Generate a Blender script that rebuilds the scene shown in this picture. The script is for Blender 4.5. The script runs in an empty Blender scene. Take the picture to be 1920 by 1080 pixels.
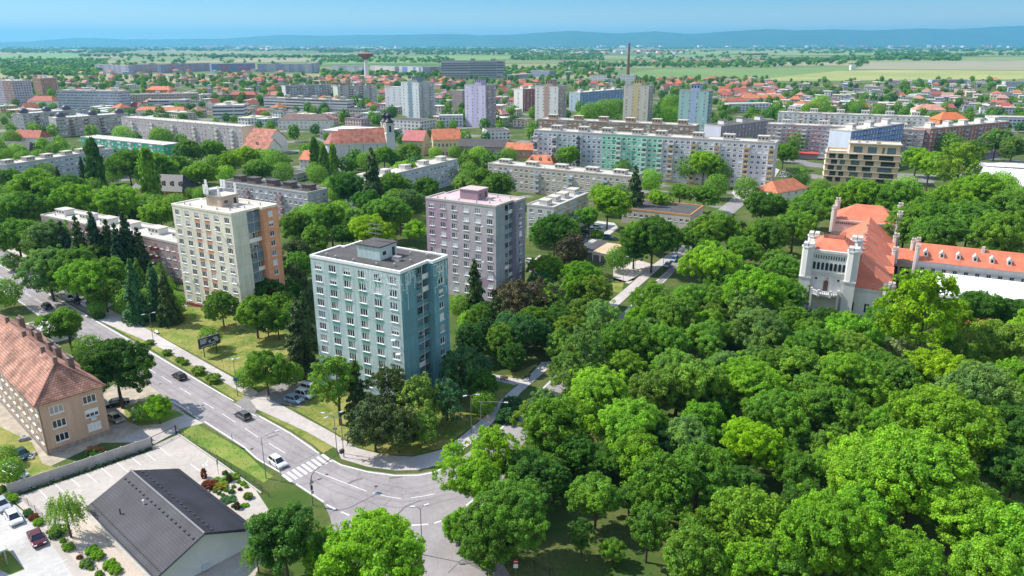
import bpy, bmesh, math, random
import numpy as np
from mathutils import Vector, Matrix
from mathutils.geometry import tessellate_polygon
R = math.radians
C = bpy.context.scene.collection
sc = bpy.context.scene
# ------------------------------------------------------------------ camera
CAMH = 72.0; FPX = 1380.0
PITCH = math.atan((540 - 82) / FPX)
cd = bpy.data.cameras.new('camera'); cam = bpy.data.objects.new('camera', cd); C.objects.link(cam)
cam.location = (0, 0, CAMH); cam.rotation_euler = (math.pi / 2 - PITCH, 0, 0)
cd.sensor_width = 36; cd.lens = 36 * FPX / 1920; cd.clip_start = 1; cd.clip_end = 90000
sc.camera = cam
# ------------------------------------------------------------------ light
SUN_EL, SUN_HEAD = 48.0, -16.5           # shadows run towards heading SUN_HEAD (world degrees)
sx, sy = math.cos(R(SUN_HEAD)), math.sin(R(SUN_HEAD))
wd = bpy.data.worlds.new('World'); sc.world = wd; wd.use_nodes = True
wn = wd.node_tree; bg = wn.nodes['Background']; bg.inputs[1].default_value = 0.15
sky = wn.nodes.new('ShaderNodeTexSky'); sky.sky_type = 'NISHITA'; sky.sun_disc = False
sky.sun_elevation = R(SUN_EL); sky.sun_rotation = math.atan2(-sx, -sy)
sky.altitude = 0; sky.air_density = 1.0; sky.dust_density = 0.0; sky.ozone_density = 1.5
# a clear early summer dome: deeper towards the horizon haze line, whiter and stronger overhead
dirn = wn.nodes.new('ShaderNodeTexCoord'); sepd = wn.nodes.new('ShaderNodeSeparateXYZ'); wn.links.new(dirn.outputs['Generated'], sepd.inputs[0])
ramp = wn.nodes.new('ShaderNodeValToRGB'); wn.links.new(sepd.outputs[2], ramp.inputs[0])
for e_, (p_, c_) in zip([ramp.color_ramp.elements[0], ramp.color_ramp.elements[1], ramp.color_ramp.elements.new(.07), ramp.color_ramp.elements.new(.25)],
                        ((0, (.42,.345,.30)), (1, (2.5,1.35,.66)), (.07, (.07,.205,.36)), (.25, (1.8,1.08,.62)))): e_.position = p_; e_.color = (*c_, 1)
tint = wn.nodes.new('ShaderNodeVectorMath'); tint.operation = 'MULTIPLY'; wn.links.new(sky.outputs[0], tint.inputs[0]); wn.links.new(ramp.outputs[0], tint.inputs[1])
gain = wn.nodes.new('ShaderNodeVectorMath'); gain.operation = 'SCALE'; gain.inputs['Scale'].default_value = 1.68; wn.links.new(tint.outputs[0], gain.inputs[0]); wn.links.new(gain.outputs[0], bg.inputs[0])
sd = bpy.data.lights.new('sun', 'SUN'); sun = bpy.data.objects.new('sun', sd); C.objects.link(sun)
sd.energy = 4.9; sd.angle = R(0.5); sd.color = (1.0, .95, .87)
dvec = Vector((sx * math.cos(R(SUN_EL)), sy * math.cos(R(SUN_EL)), -math.sin(R(SUN_EL))))
sun.rotation_euler = dvec.to_track_quat('-Z', 'Y').to_euler()
sc.view_settings.view_transform = 'Standard'; sc.view_settings.look = 'None'
sc.view_settings.exposure = 0.60; sc.view_settings.gamma = 1
sc.cycles.max_bounces = 6; sc.cycles.diffuse_bounces = 3; sc.cycles.transmission_bounces = 3
sc.cycles.volume_bounces = 0; sc.cycles.use_denoising = True
# ------------------------------------------------------------------ helpers
cp, sp = math.cos(PITCH), math.sin(PITCH)
def P(px, py, z=0.0):
    """ground position of a point of the surveyed photograph standing at height z"""
    t = (py - 540) / FPX; s = (px - 960) / FPX
    dz = -(t * cp + sp); fh = cp - t * sp
    k = (z - CAMH) / dz
    return Vector((s * k, fh * k, z))
def pix(v):
    x, y, z = v; dz = z - CAMH
    f = y * cp - dz * sp; u = y * sp + dz * cp
    if f < 1: return (-9999, -9999)
    return (960 + FPX * x / f, 540 - FPX * u / f)
rng = random.Random(7)
def tag(o, label=None, cat=None, group=None, kind=None):
    if label: o['label'] = label
    if cat: o['category'] = cat
    if group: o['group'] = group
    if kind: o['kind'] = kind
    return o
def empty(name, loc=(0, 0, 0), rz=0.0):
    o = bpy.data.objects.new(name, None); C.objects.link(o)
    o.empty_display_size = .5; o.location = loc; o.rotation_euler = (0, 0, rz); return o
def thing(name, label, cat, loc=(0, 0, 0), rz=0.0, group=None):
    return tag(empty(name, loc, rz), label, cat, group)
def link(name, me, parent=None, loc=(0, 0, 0), rz=0.0, scale=(1, 1, 1)):
    o = bpy.data.objects.new(name, me); C.objects.link(o)
    o.parent = parent; o.location = loc; o.rotation_euler = (0, 0, rz); o.scale = scale; return o
class MB:
    def __init__(s): s.v = []; s.f = []; s.m = []
    def face(s, pts, m=0):
        i = len(s.v); s.v += [tuple(p) for p in pts]; s.f.append(tuple(range(i, i + len(pts)))); s.m.append(m)
    def box(s, x0, x1, y0, y1, z0, z1, m=0, skip=''):
        i = len(s.v)
        s.v += [(x0,y0,z0),(x1,y0,z0),(x1,y1,z0),(x0,y1,z0),(x0,y0,z1),(x1,y0,z1),(x1,y1,z1),(x0,y1,z1)]
        F = {'b':(3,2,1,0),'t':(4,5,6,7),'f':(0,1,5,4),'r':(1,2,6,5),'k':(2,3,7,6),'l':(3,0,4,7)}
        for k, q in F.items():
            if k in skip: continue
            s.f.append(tuple(i + a for a in q)); s.m.append(m)
        return s
    def obox(s, cx, cy, z0, z1, lx, ly, a=0, m=0):
        ca, sa = math.cos(a), math.sin(a)
        q = [(cx + x*ca - y*sa, cy + x*sa + y*ca) for x, y in ((-lx/2,-ly/2),(lx/2,-ly/2),(lx/2,ly/2),(-lx/2,ly/2))]
        return s.prism(q, z0, z1, m)
    def prism(s, poly, z0, z1, m=0, mt=None, bottom=True):
        n = len(poly); i = len(s.v)
        s.v += [(x, y, z0) for x, y in poly] + [(x, y, z1) for x, y in poly]
        for k in range(n):
            s.f.append((i+k, i+(k+1)%n, i+n+(k+1)%n, i+n+k)); s.m.append(m)
        tri = tessellate_polygon([[Vector((x, y, 0)) for x, y in poly]])
        for t in tri:
            a, b, c = [Vector(poly[q]) for q in t]
            if (b-a).cross(c-a) < 0: t = (t[0], t[2], t[1])
            s.f.append(tuple(i+n+q for q in t)); s.m.append(m if mt is None else mt)
            if bottom: s.f.append(tuple(i+q for q in reversed(t))); s.m.append(m)
        return s
    def sheet(s, poly, z, m=0):
        i = len(s.v); s.v += [(x, y, z) for x, y in poly]
        for t in tessellate_polygon([[Vector((x, y, 0)) for x, y in poly]]):
            a, b, c = [Vector(poly[q]) for q in t]
            if (b-a).cross(c-a) < 0: t = (t[0], t[2], t[1])
            s.f.append(tuple(i+q for q in t)); s.m.append(m)
        return s
    def cone(s, x, y, z0, z1, r0, r1, n=10, m=0, cap=True):
        i = len(s.v)
        for r, z in ((r0, z0), (r1, z1)):
            s.v += [(x + r*math.cos(2*math.pi*k/n), y + r*math.sin(2*math.pi*k/n), z) for k in range(n)]
        for k in range(n):
            s.f.append((i+k, i+(k+1)%n, i+n+(k+1)%n, i+n+k)); s.m.append(m)
        if cap:
            s.f.append(tuple(i+n+k for k in range(n))); s.m.append(m)
            s.f.append(tuple(i+n-1-k for k in range(n))); s.m.append(m)
        return s
    def lathe(s, x, y, prof, n=12, m=0):
        for (r0, z0), (r1, z1) in zip(prof[:-1], prof[1:]): s.cone(x, y, z0, z1, max(r0,.001), max(r1,.001), n, m, cap=False)
        return s
    def tube(s, pts, r, n=6, m=0, r1=None):
        pts = [Vector(p) for p in pts]; N = len(pts); i = len(s.v)
        for k, p in enumerate(pts):
            d = (pts[min(k+1, N-1)] - pts[max(k-1, 0)]).normalized()
            a = d.cross(Vector((0, 0, 1)));
            if a.length < .05: a = d.cross(Vector((1, 0, 0)))
            a.normalize(); b = d.cross(a)
            rr = r if r1 is None else r + (r1 - r) * k / (N-1)
            for j in range(n):
                t = 2*math.pi*j/n; s.v.append(tuple(p + a*rr*math.cos(t) + b*rr*math.sin(t)))
        for k in range(N-1):
            for j in range(n):
                s.f.append((i+k*n+j, i+k*n+(j+1)%n, i+(k+1)*n+(j+1)%n, i+(k+1)*n+j)); s.m.append(m)
        s.f.append(tuple(i+(N-1)*n+j for j in range(n))); s.m.append(m)
        return s
    def mesh(s, name, mats, smooth=False):
        me = bpy.data.meshes.new(name); me.from_pydata(s.v, [], s.f)
        for m in mats if isinstance(mats, (list, tuple)) else [mats]: me.materials.append(m)
        me.polygons.foreach_set('material_index', s.m)
        if smooth: me.polygons.foreach_set('use_smooth', [True]*len(s.f))
        me.update(); return me
    def build(s, name, mats, parent=None, loc=(0, 0, 0), rz=0.0, smooth=False):
        return link(name, s.mesh(name, mats, smooth), parent, loc, rz)
# ------------------------------------------------------------------ materials
def nodes(m): return m.node_tree.nodes, m.node_tree.links
MATS = {}
def M(name, col, rough=.85, var=.18, scale=.6, spec=.3, metal=0.0, detail=5, col2=None, streak=False, bump=0.0, world=False):
    if name in MATS: return MATS[name]
    m = bpy.data.materials.new(name); m.use_nodes = True; N, L = nodes(m); b = N['Principled BSDF']
    b.inputs['Roughness'].default_value = rough; b.inputs['Specular IOR Level'].default_value = spec
    b.inputs['Metallic'].default_value = metal
    tc = N.new('ShaderNodeTexCoord'); vec = tc.outputs['Object']
    if world:
        g = N.new('ShaderNodeNewGeometry'); vec = g.outputs['Position']
    if streak:
        mp = N.new('ShaderNodeMapping'); mp.inputs['Scale'].default_value = (1, 1, .12); L.new(vec, mp.inputs[0]); vec = mp.outputs[0]
    nz = N.new('ShaderNodeTexNoise'); nz.inputs['Scale'].default_value = scale; nz.inputs['Detail'].default_value = detail
    nz.inputs['Roughness'].default_value = .65
    L.new(vec, nz.inputs['Vector'])
    mx = N.new('ShaderNodeMix'); mx.data_type = 'RGBA'
    c2 = col2 or tuple(min(1, c*(1+var)) for c in col)
    c1 = col if col2 else tuple(c*(1-var) for c in col)
    mx.inputs[6].default_value = (*c1, 1); mx.inputs[7].default_value = (*c2, 1)
    cr = N.new('ShaderNodeMapRange'); cr.inputs[1].default_value = .32; cr.inputs[2].default_value = .68
    L.new(nz.outputs[0], cr.inputs[0]); L.new(cr.outputs[0], mx.inputs[0]); L.new(mx.outputs[2], b.inputs['Base Color'])
    if bump:
        bp = N.new('ShaderNodeBump'); bp.inputs['Strength'].default_value = bump; bp.inputs['Distance'].default_value = .05
        L.new(nz.outputs[0], bp.inputs['Height']); L.new(bp.outputs[0], b.inputs['Normal'])
    MATS[name] = m; return m
def layered(name, base, dry, bare=None, crack=False, rough=.93):
    """ground cover with wear at three sizes: broad patches, stains and grit"""
    m = bpy.data.materials.new(name); m.use_nodes = True; N, L = nodes(m); b = N['Principled BSDF']; b.inputs['Roughness'].default_value = rough; b.inputs['Specular IOR Level'].default_value = .2
    g = N.new('ShaderNodeNewGeometry')
    def nz(sc_, det, lo, hi, o0, o1):
        n = N.new('ShaderNodeTexNoise'); n.inputs['Scale'].default_value = sc_; n.inputs['Detail'].default_value = det; n.inputs['Roughness'].default_value = .7; L.new(g.outputs['Position'], n.inputs['Vector'])
        r = N.new('ShaderNodeMapRange'); r.inputs[1].default_value = lo; r.inputs[2].default_value = hi; r.inputs[3].default_value = o0; r.inputs[4].default_value = o1; L.new(n.outputs[0], r.inputs[0]); return r.outputs[0]
    def mix(f, a, c):
        x = N.new('ShaderNodeMix'); x.data_type = 'RGBA'; L.new(f, x.inputs[0])
        for i, v in ((6, a), (7, c)):
            if isinstance(v, tuple): x.inputs[i].default_value = (*v, 1)
            else: L.new(v, x.inputs[i])
        return x.outputs[2]
    c = mix(nz(.16, 8, .38, .58, 0, 1), base, dry)
    if bare: c = mix(nz(.33, 9, .60, .68, 0, .85), c, bare)
    k = mathn(N, L, 'MULTIPLY', nz(.06, 6, .32, .68, .82, 1.12), mathn(N, L, 'MULTIPLY', nz(1.1, 6, .3, .7, .88, 1.1), nz(9, 3, .3, .7, .86, 1.12)))
    if crack:
        n = N.new('ShaderNodeTexNoise'); n.inputs['Scale'].default_value = .5; n.inputs['Detail'].default_value = 3; L.new(g.outputs['Position'], n.inputs['Vector'])
        sc2 = N.new('ShaderNodeVectorMath'); sc2.operation = 'SCALE'; L.new(n.outputs['Color'], sc2.inputs[0]); sc2.inputs['Scale'].default_value = 2.5
        ad = N.new('ShaderNodeVectorMath'); L.new(g.outputs['Position'], ad.inputs[0]); L.new(sc2.outputs[0], ad.inputs[1])
        v = N.new('ShaderNodeTexVoronoi'); v.feature = 'DISTANCE_TO_EDGE'; v.inputs['Scale'].default_value = .11; L.new(ad.outputs[0], v.inputs['Vector'])
        r = N.new('ShaderNodeMapRange'); r.inputs[1].default_value = .0; r.inputs[2].default_value = .011; r.inputs[3].default_value = .86; r.inputs[4].default_value = 1; L.new(v.outputs['Distance'], r.inputs[0]); k = mathn(N, L, 'MULTIPLY', k, r.outputs[0])
    s = N.new('ShaderNodeVectorMath'); s.operation = 'SCALE'; L.new(c, s.inputs[0]); L.new(k, s.inputs['Scale']); L.new(s.outputs[0], b.inputs['Base Color']); MATS[name] = m; return m
def panelwall(name, col, pu=3.95, pv=2.76, off=(0, .8), var=.10):
    """rendered concrete panels: joints, rain streaks and faded panels"""
    m = bpy.data.materials.new(name); m.use_nodes = True; N, L = nodes(m); b = N['Principled BSDF']; b.inputs['Roughness'].default_value = .88; b.inputs['Specular IOR Level'].default_value = .25
    tc = N.new('ShaderNodeTexCoord'); s_ = N.new('ShaderNodeSeparateXYZ'); L.new(tc.outputs['Object'], s_.inputs[0]); nm = N.new('ShaderNodeSeparateXYZ'); L.new(tc.outputs['Normal'], nm.inputs[0])
    gx = mathn(N, L, 'GREATER_THAN', mathn(N, L, 'ABSOLUTE', nm.outputs[0]), .5)
    u = N.new('ShaderNodeMix'); u.data_type = 'FLOAT'; L.new(gx, u.inputs[0]); L.new(s_.outputs[0], u.inputs[2]); L.new(s_.outputs[1], u.inputs[3])
    uu = mathn(N, L, 'DIVIDE', mathn(N, L, 'SUBTRACT', u.outputs[0], off[0]), pu); vv = mathn(N, L, 'DIVIDE', mathn(N, L, 'SUBTRACT', s_.outputs[2], off[1]), pv)
    fu = mathn(N, L, 'PINGPONG', uu, .5); fv = mathn(N, L, 'PINGPONG', vv, .5)
    j = mathn(N, L, 'MAXIMUM', mathn(N, L, 'LESS_THAN', fu, .014), mathn(N, L, 'LESS_THAN', fv, .02))
    cb = N.new('ShaderNodeCombineXYZ'); L.new(mathn(N, L, 'FLOOR', uu), cb.inputs[0]); L.new(mathn(N, L, 'FLOOR', vv), cb.inputs[1])
    wn_ = N.new('ShaderNodeTexWhiteNoise'); wn_.noise_dimensions = '2D'; L.new(cb.outputs[0], wn_.inputs['Vector'])
    pr = N.new('ShaderNodeMapRange'); pr.inputs[3].default_value = 1-var*.5; pr.inputs[4].default_value = 1+var*.5; L.new(wn_.outputs[0], pr.inputs[0])
    mp = N.new('ShaderNodeMapping'); mp.inputs['Scale'].default_value = (1.3, 1.3, .10); L.new(tc.outputs['Object'], mp.inputs[0])
    n1 = N.new('ShaderNodeTexNoise'); n1.inputs['Scale'].default_value = 1.0; n1.inputs['Detail'].default_value = 7; L.new(mp.outputs[0], n1.inputs['Vector'])
    r1 = N.new('ShaderNodeMapRange'); r1.inputs[1].default_value = .3; r1.inputs[2].default_value = .7; r1.inputs[3].default_value = .84; r1.inputs[4].default_value = 1.08; L.new(n1.outputs[0], r1.inputs[0])
    n2 = N.new('ShaderNodeTexNoise'); n2.inputs['Scale'].default_value = .22; n2.inputs['Detail'].default_value = 5; L.new(tc.outputs['Object'], n2.inputs['Vector'])
    r2 = N.new('ShaderNodeMapRange'); r2.inputs[1].default_value = .3; r2.inputs[2].default_value = .7; r2.inputs[3].default_value = .92; r2.inputs[4].default_value = 1.06; L.new(n2.outputs[0], r2.inputs[0])
    k = mathn(N, L, 'MULTIPLY', mathn(N, L, 'MULTIPLY', pr.outputs[0], r1.outputs[0]), r2.outputs[0])
    k = mathn(N, L, 'MULTIPLY', k, mathn(N, L, 'SUBTRACT', 1.0, mathn(N, L, 'MULTIPLY', j, .22)))
    s = N.new('ShaderNodeVectorMath'); s.operation = 'SCALE'; s.inputs[0].default_value = col; L.new(k, s.inputs['Scale']); L.new(s.outputs[0], b.inputs['Base Color']); MATS[name] = m; return m
def mathn(N, L, op, a, b=None):
    n = N.new('ShaderNodeMath'); n.operation = op
    for i, v in enumerate((a, b)):
        if v is None: continue
        if isinstance(v, (int, float)): n.inputs[i].default_value = v
        else: L.new(v, n.inputs[i])
    return n.outputs[0]
def tiles(name, col, col2, pitch_u=.4, pitch_v=.45, rough=.8, axis=None, dark=.55, patch=.35, spec=.3):
    """roof tiling: courses and joints of a roof covering, from local height and length"""
    if name in MATS: return MATS[name]
    m = bpy.data.materials.new(name); m.use_nodes = True; N, L = nodes(m); b = N['Principled BSDF']
    b.inputs['Roughness'].default_value = rough; b.inputs['Specular IOR Level'].default_value = spec
    tc = N.new('ShaderNodeTexCoord'); sx_ = N.new('ShaderNodeSeparateXYZ'); L.new(tc.outputs['Object'], sx_.inputs[0])
    nm = N.new('ShaderNodeSeparateXYZ'); L.new(tc.outputs['Normal'], nm.inputs[0])
    gx = mathn(N, L, 'GREATER_THAN', mathn(N, L, 'ABSOLUTE', nm.outputs[0]), mathn(N, L, 'ABSOLUTE', nm.outputs[1]))
    u = N.new('ShaderNodeMix'); u.data_type = 'FLOAT'; L.new(gx, u.inputs[0]); L.new(sx_.outputs[0], u.inputs[2]); L.new(sx_.outputs[1], u.inputs[3])
    cx = N.new('ShaderNodeCombineXYZ'); L.new(u.outputs[0], cx.inputs[0]); L.new(sx_.outputs[2], cx.inputs[1])
    br = N.new('ShaderNodeTexBrick'); L.new(cx.outputs[0], br.inputs['Vector'])
    br.inputs['Scale'].default_value = 1; br.inputs['Brick Width'].default_value = pitch_u; br.inputs['Row Height'].default_value = pitch_v
    br.inputs['Mortar Size'].default_value = .035; br.inputs['Mortar Smooth'].default_value = .3
    br.inputs['Color1'].default_value = (*col, 1); br.inputs['Color2'].default_value = (*col2, 1)
    br.inputs['Mortar'].default_value = (*[c*dark for c in col], 1)
    nz = N.new('ShaderNodeTexNoise'); nz.inputs['Scale'].default_value = .35; nz.inputs['Detail'].default_value = 6
    L.new(tc.outputs['Object'], nz.inputs['Vector'])
    mr = N.new('ShaderNodeMapRange'); mr.inputs[1].default_value = .3; mr.inputs[2].default_value = .7
    mr.inputs[3].default_value = 1 - patch; mr.inputs[4].default_value = 1 + patch*.5
    L.new(nz.outputs[0], mr.inputs[0])
    vm = N.new('ShaderNodeVectorMath'); vm.operation = 'SCALE'; L.new(br.outputs[0], vm.inputs[0]); L.new(mr.outputs[0], vm.inputs['Scale'])
    L.new(vm.outputs[0], b.inputs['Base Color']); MATS[name] = m; return m
def farwall(name, wall, glass=(.05,.06,.08), pu=3.0, pv=2.8, wu=.5, wv=.5, wall2=None):
    """small window pattern of a block that stands over half a kilometre away"""
    if name in MATS: return MATS[name]
    m = bpy.data.materials.new(name); m.use_nodes = True; N, L = nodes(m); b = N['Principled BSDF']
    b.inputs['Roughness'].default_value = .8
    tc = N.new('ShaderNodeTexCoord'); s_ = N.new('ShaderNodeSeparateXYZ'); L.new(tc.outputs['Object'], s_.inputs[0])
    nm = N.new('ShaderNodeSeparateXYZ'); L.new(tc.outputs['Normal'], nm.inputs[0])
    gx = mathn(N, L, 'GREATER_THAN', mathn(N, L, 'ABSOLUTE', nm.outputs[0]), .5)
    u = N.new('ShaderNodeMix'); u.data_type = 'FLOAT'; L.new(gx, u.inputs[0]); L.new(s_.outputs[0], u.inputs[2]); L.new(s_.outputs[1], u.inputs[3])
    uu = mathn(N, L, 'DIVIDE', u.outputs[0], pu); vv = mathn(N, L, 'DIVIDE', s_.outputs[2], pv)
    fu = mathn(N, L, 'FRACT', uu); fv = mathn(N, L, 'FRACT', vv)
    a = mathn(N, L, 'MULTIPLY', mathn(N, L, 'GREATER_THAN', fu, (1-wu)/2), mathn(N, L, 'LESS_THAN', fu, (1+wu)/2))
    c = mathn(N, L, 'MULTIPLY', mathn(N, L, 'GREATER_THAN', fv, .35), mathn(N, L, 'LESS_THAN', fv, .35+wv))
    w = mathn(N, L, 'MULTIPLY', a, c)
    cb = N.new('ShaderNodeCombineXYZ'); L.new(mathn(N, L, 'FLOOR', uu), cb.inputs[0]); L.new(mathn(N, L, 'FLOOR', vv), cb.inputs[1])
    wnz = N.new('ShaderNodeTexWhiteNoise'); wnz.noise_dimensions = '2D'; L.new(cb.outputs[0], wnz.inputs['Vector'])
    gl = N.new('ShaderNodeMix'); gl.data_type = 'RGBA'; L.new(mathn(N, L, 'POWER', wnz.outputs[0], 4.0), gl.inputs[0])
    gl.inputs[6].default_value = (*glass, 1); gl.inputs[7].default_value = (.35, .37, .4, 1)
    # panel columns in two paints
    w2 = N.new('ShaderNodeTexWhiteNoise'); w2.noise_dimensions = '1D'; L.new(mathn(N, L, 'FLOOR', mathn(N, L, 'DIVIDE', uu, 4.0)), w2.inputs['W'])
    wc = N.new('ShaderNodeMix'); wc.data_type = 'RGBA'; L.new(mathn(N, L, 'GREATER_THAN', w2.outputs[0], .6), wc.inputs[0])
    wc.inputs[6].default_value = (*wall, 1); wc.inputs[7].default_value = (*(wall2 or wall), 1)
    mx = N.new('ShaderNodeMix'); mx.data_type = 'RGBA'; L.new(w, mx.inputs[0]); L.new(wc.outputs[2], mx.inputs[6]); L.new(gl.outputs[2], mx.inputs[7])
    L.new(mx.outputs[2], b.inputs['Base Color']); MATS[name] = m; return m
def painted(name, rough=.35, metal=.2, spec=.5):
    """paint whose colour is the object's own colour"""
    m = bpy.data.materials.new(name); m.use_nodes = True; N, L = nodes(m); b = N['Principled BSDF']
    oi = N.new('ShaderNodeObjectInfo'); L.new(oi.outputs['Color'], b.inputs['Base Color'])
    b.inputs['Roughness'].default_value = rough; b.inputs['Metallic'].default_value = metal; b.inputs['Specular IOR Level'].default_value = spec
    return m
def foliage(name, trans=.42):
    m = bpy.data.materials.new(name); m.use_nodes = True; N, L = nodes(m); b = N['Principled BSDF']
    b.inputs['Roughness'].default_value = .65; b.inputs['Specular IOR Level'].default_value = .2
    oi = N.new('ShaderNodeObjectInfo'); g = N.new('ShaderNodeNewGeometry')
    tc = N.new('ShaderNodeTexCoord'); nz = N.new('ShaderNodeTexNoise'); nz.inputs['Scale'].default_value = 2.2; nz.inputs['Detail'].default_value = 2
    L.new(tc.outputs['Object'], nz.inputs['Vector'])
    a = N.new('ShaderNodeMapRange'); a.inputs[3].default_value = .7; a.inputs[4].default_value = 1.3; L.new(g.outputs['Random Per Island'], a.inputs[0])
    c = N.new('ShaderNodeMapRange'); c.inputs[1].default_value = .3; c.inputs[2].default_value = .7; c.inputs[3].default_value = .78; c.inputs[4].default_value = 1.2
    L.new(nz.outputs[0], c.inputs[0])
    k = mathn(N, L, 'MULTIPLY', a.outputs[0], c.outputs[0])
    n2 = N.new('ShaderNodeTexNoise'); n2.inputs['Scale'].default_value = .9; n2.inputs['Detail'].default_value = 3; L.new(tc.outputs['Object'], n2.inputs['Vector'])
    hr_ = N.new('ShaderNodeMapRange'); hr_.inputs[1].default_value = .35; hr_.inputs[2].default_value = .65; L.new(n2.outputs[0], hr_.inputs[0])
    hm = N.new('ShaderNodeMix'); hm.data_type = 'RGBA'; hm.blend_type = 'MULTIPLY'; hm.inputs[0].default_value = 1
    hc = N.new('ShaderNodeMix'); hc.data_type = 'RGBA'; L.new(hr_.outputs[0], hc.inputs[0]); hc.inputs[6].default_value = (.86, .94, 1.15, 1); hc.inputs[7].default_value = (1.12, 1.06, .9, 1)
    L.new(oi.outputs['Color'], hm.inputs[6]); L.new(hc.outputs[2], hm.inputs[7])
    v = N.new('ShaderNodeVectorMath'); v.operation = 'SCALE'; L.new(hm.outputs[2], v.inputs[0]); L.new(k, v.inputs['Scale'])
    L.new(v.outputs[0], b.inputs['Base Color'])
    t = N.new('ShaderNodeBsdfTranslucent'); vt = N.new('ShaderNodeVectorMath'); vt.operation = 'MULTIPLY'
    L.new(v.outputs[0], vt.inputs[0]); vt.inputs[1].default_value = (1.3, 1.25, .6); L.new(vt.outputs[0], t.inputs[0])
    ms = N.new('ShaderNodeMixShader'); ms.inputs[0].default_value = trans
    L.new(b.outputs[0], ms.inputs[1]); L.new(t.outputs[0], ms.inputs[2]); L.new(ms.outputs[0], N['Material Output'].inputs[0])
    return m
LEAF = foliage('leaf_foliage'); NEEDLE = foliage('needle_foliage', .12)
BARK = M('bark', (.09,.07,.05), .95, .35, 4)
GLASS = M('window_glass_dark', (.025,.032,.042), .06, .1, 1, .6)
GLASS2 = M('window_glass_sky', (.10,.16,.21), .06, .1, 1, .7)
CURT = M('window_curtain', (.30,.29,.27), .5, .2, 2)
BLIND = M('white_blind', (.62,.63,.64), .6, .06, 2)
FRAME = M('white_window_frame', (.75,.75,.74), .5, .04, 2)
CONC = M('pale_concrete', (.42,.40,.37), .9, .12, .8, detail=8)
BITUMEN = M('grey_bitumen_roof', (.072,.068,.066), .9, .22, .35, detail=8)
PALEROOF = M('pale_membrane_roof', (.46,.42,.37), .9, .13, .3, detail=8)
METAL = M('galvanised_metal', (.36,.37,.38), .45, .12, 3, metal=.6)
DARKMETAL = M('dark_metal', (.035,.037,.04), .5, .1, 3)
WHITE = M('white_render', (.66,.65,.62), .85, .07, .5, streak=True)
TERRA = tiles('terracotta_tiles', (.52,.17,.085), (.60,.21,.11), .5, .35, patch=.3)
TERRA2 = tiles('old_terracotta_tiles', (.40,.15,.10), (.47,.19,.13), .5, .35, patch=.5)
# ------------------------------------------------------------------ occupancy (keeps planted trees off buildings and roads)
OCC = []          # (cx, cy, angle, half length, half width)
def occupy(cx, cy, a, hl, hw): OCC.append((cx, cy, a, hl, hw))
def inside(x, y, mgn=0.0):
    for cx, cy, a, hl, hw in OCC:
        dx, dy = x-cx, y-cy; ca, sa = math.cos(a), math.sin(a)
        if abs(dx*ca+dy*sa) < hl+mgn and abs(-dx*sa+dy*ca) < hw+mgn: return True
    return False
POLYS = []
def inpoly(x, y):
    for q in POLYS:
        n = len(q); c = False; j = n-1
        for i in range(n):
            if (q[i][1] > y) != (q[j][1] > y) and x < (q[j][0]-q[i][0])*(y-q[i][1])/(q[j][1]-q[i][1])+q[i][0]: c = not c
            j = i
        if c: return True
    return False
def frame(p1, p2, h, ang=None):
    """near facade of a building from the two ends of its roof edge at height h -> origin, angle, length"""
    a, b = P(*p1, h), P(*p2, h); d = b - a
    th = math.atan2(d.y, d.x); Lh = d.length
    if ang is not None:
        mid = (a+b)/2; th2 = R(ang); u = Vector((math.cos(th2), math.sin(th2), 0))
        Lh = abs(d.dot(u)) if abs(d.dot(u)) > .8*Lh else Lh
        a = mid - u*Lh/2; th = th2
    return Vector((a.x, a.y, 0)), th, Lh
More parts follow.
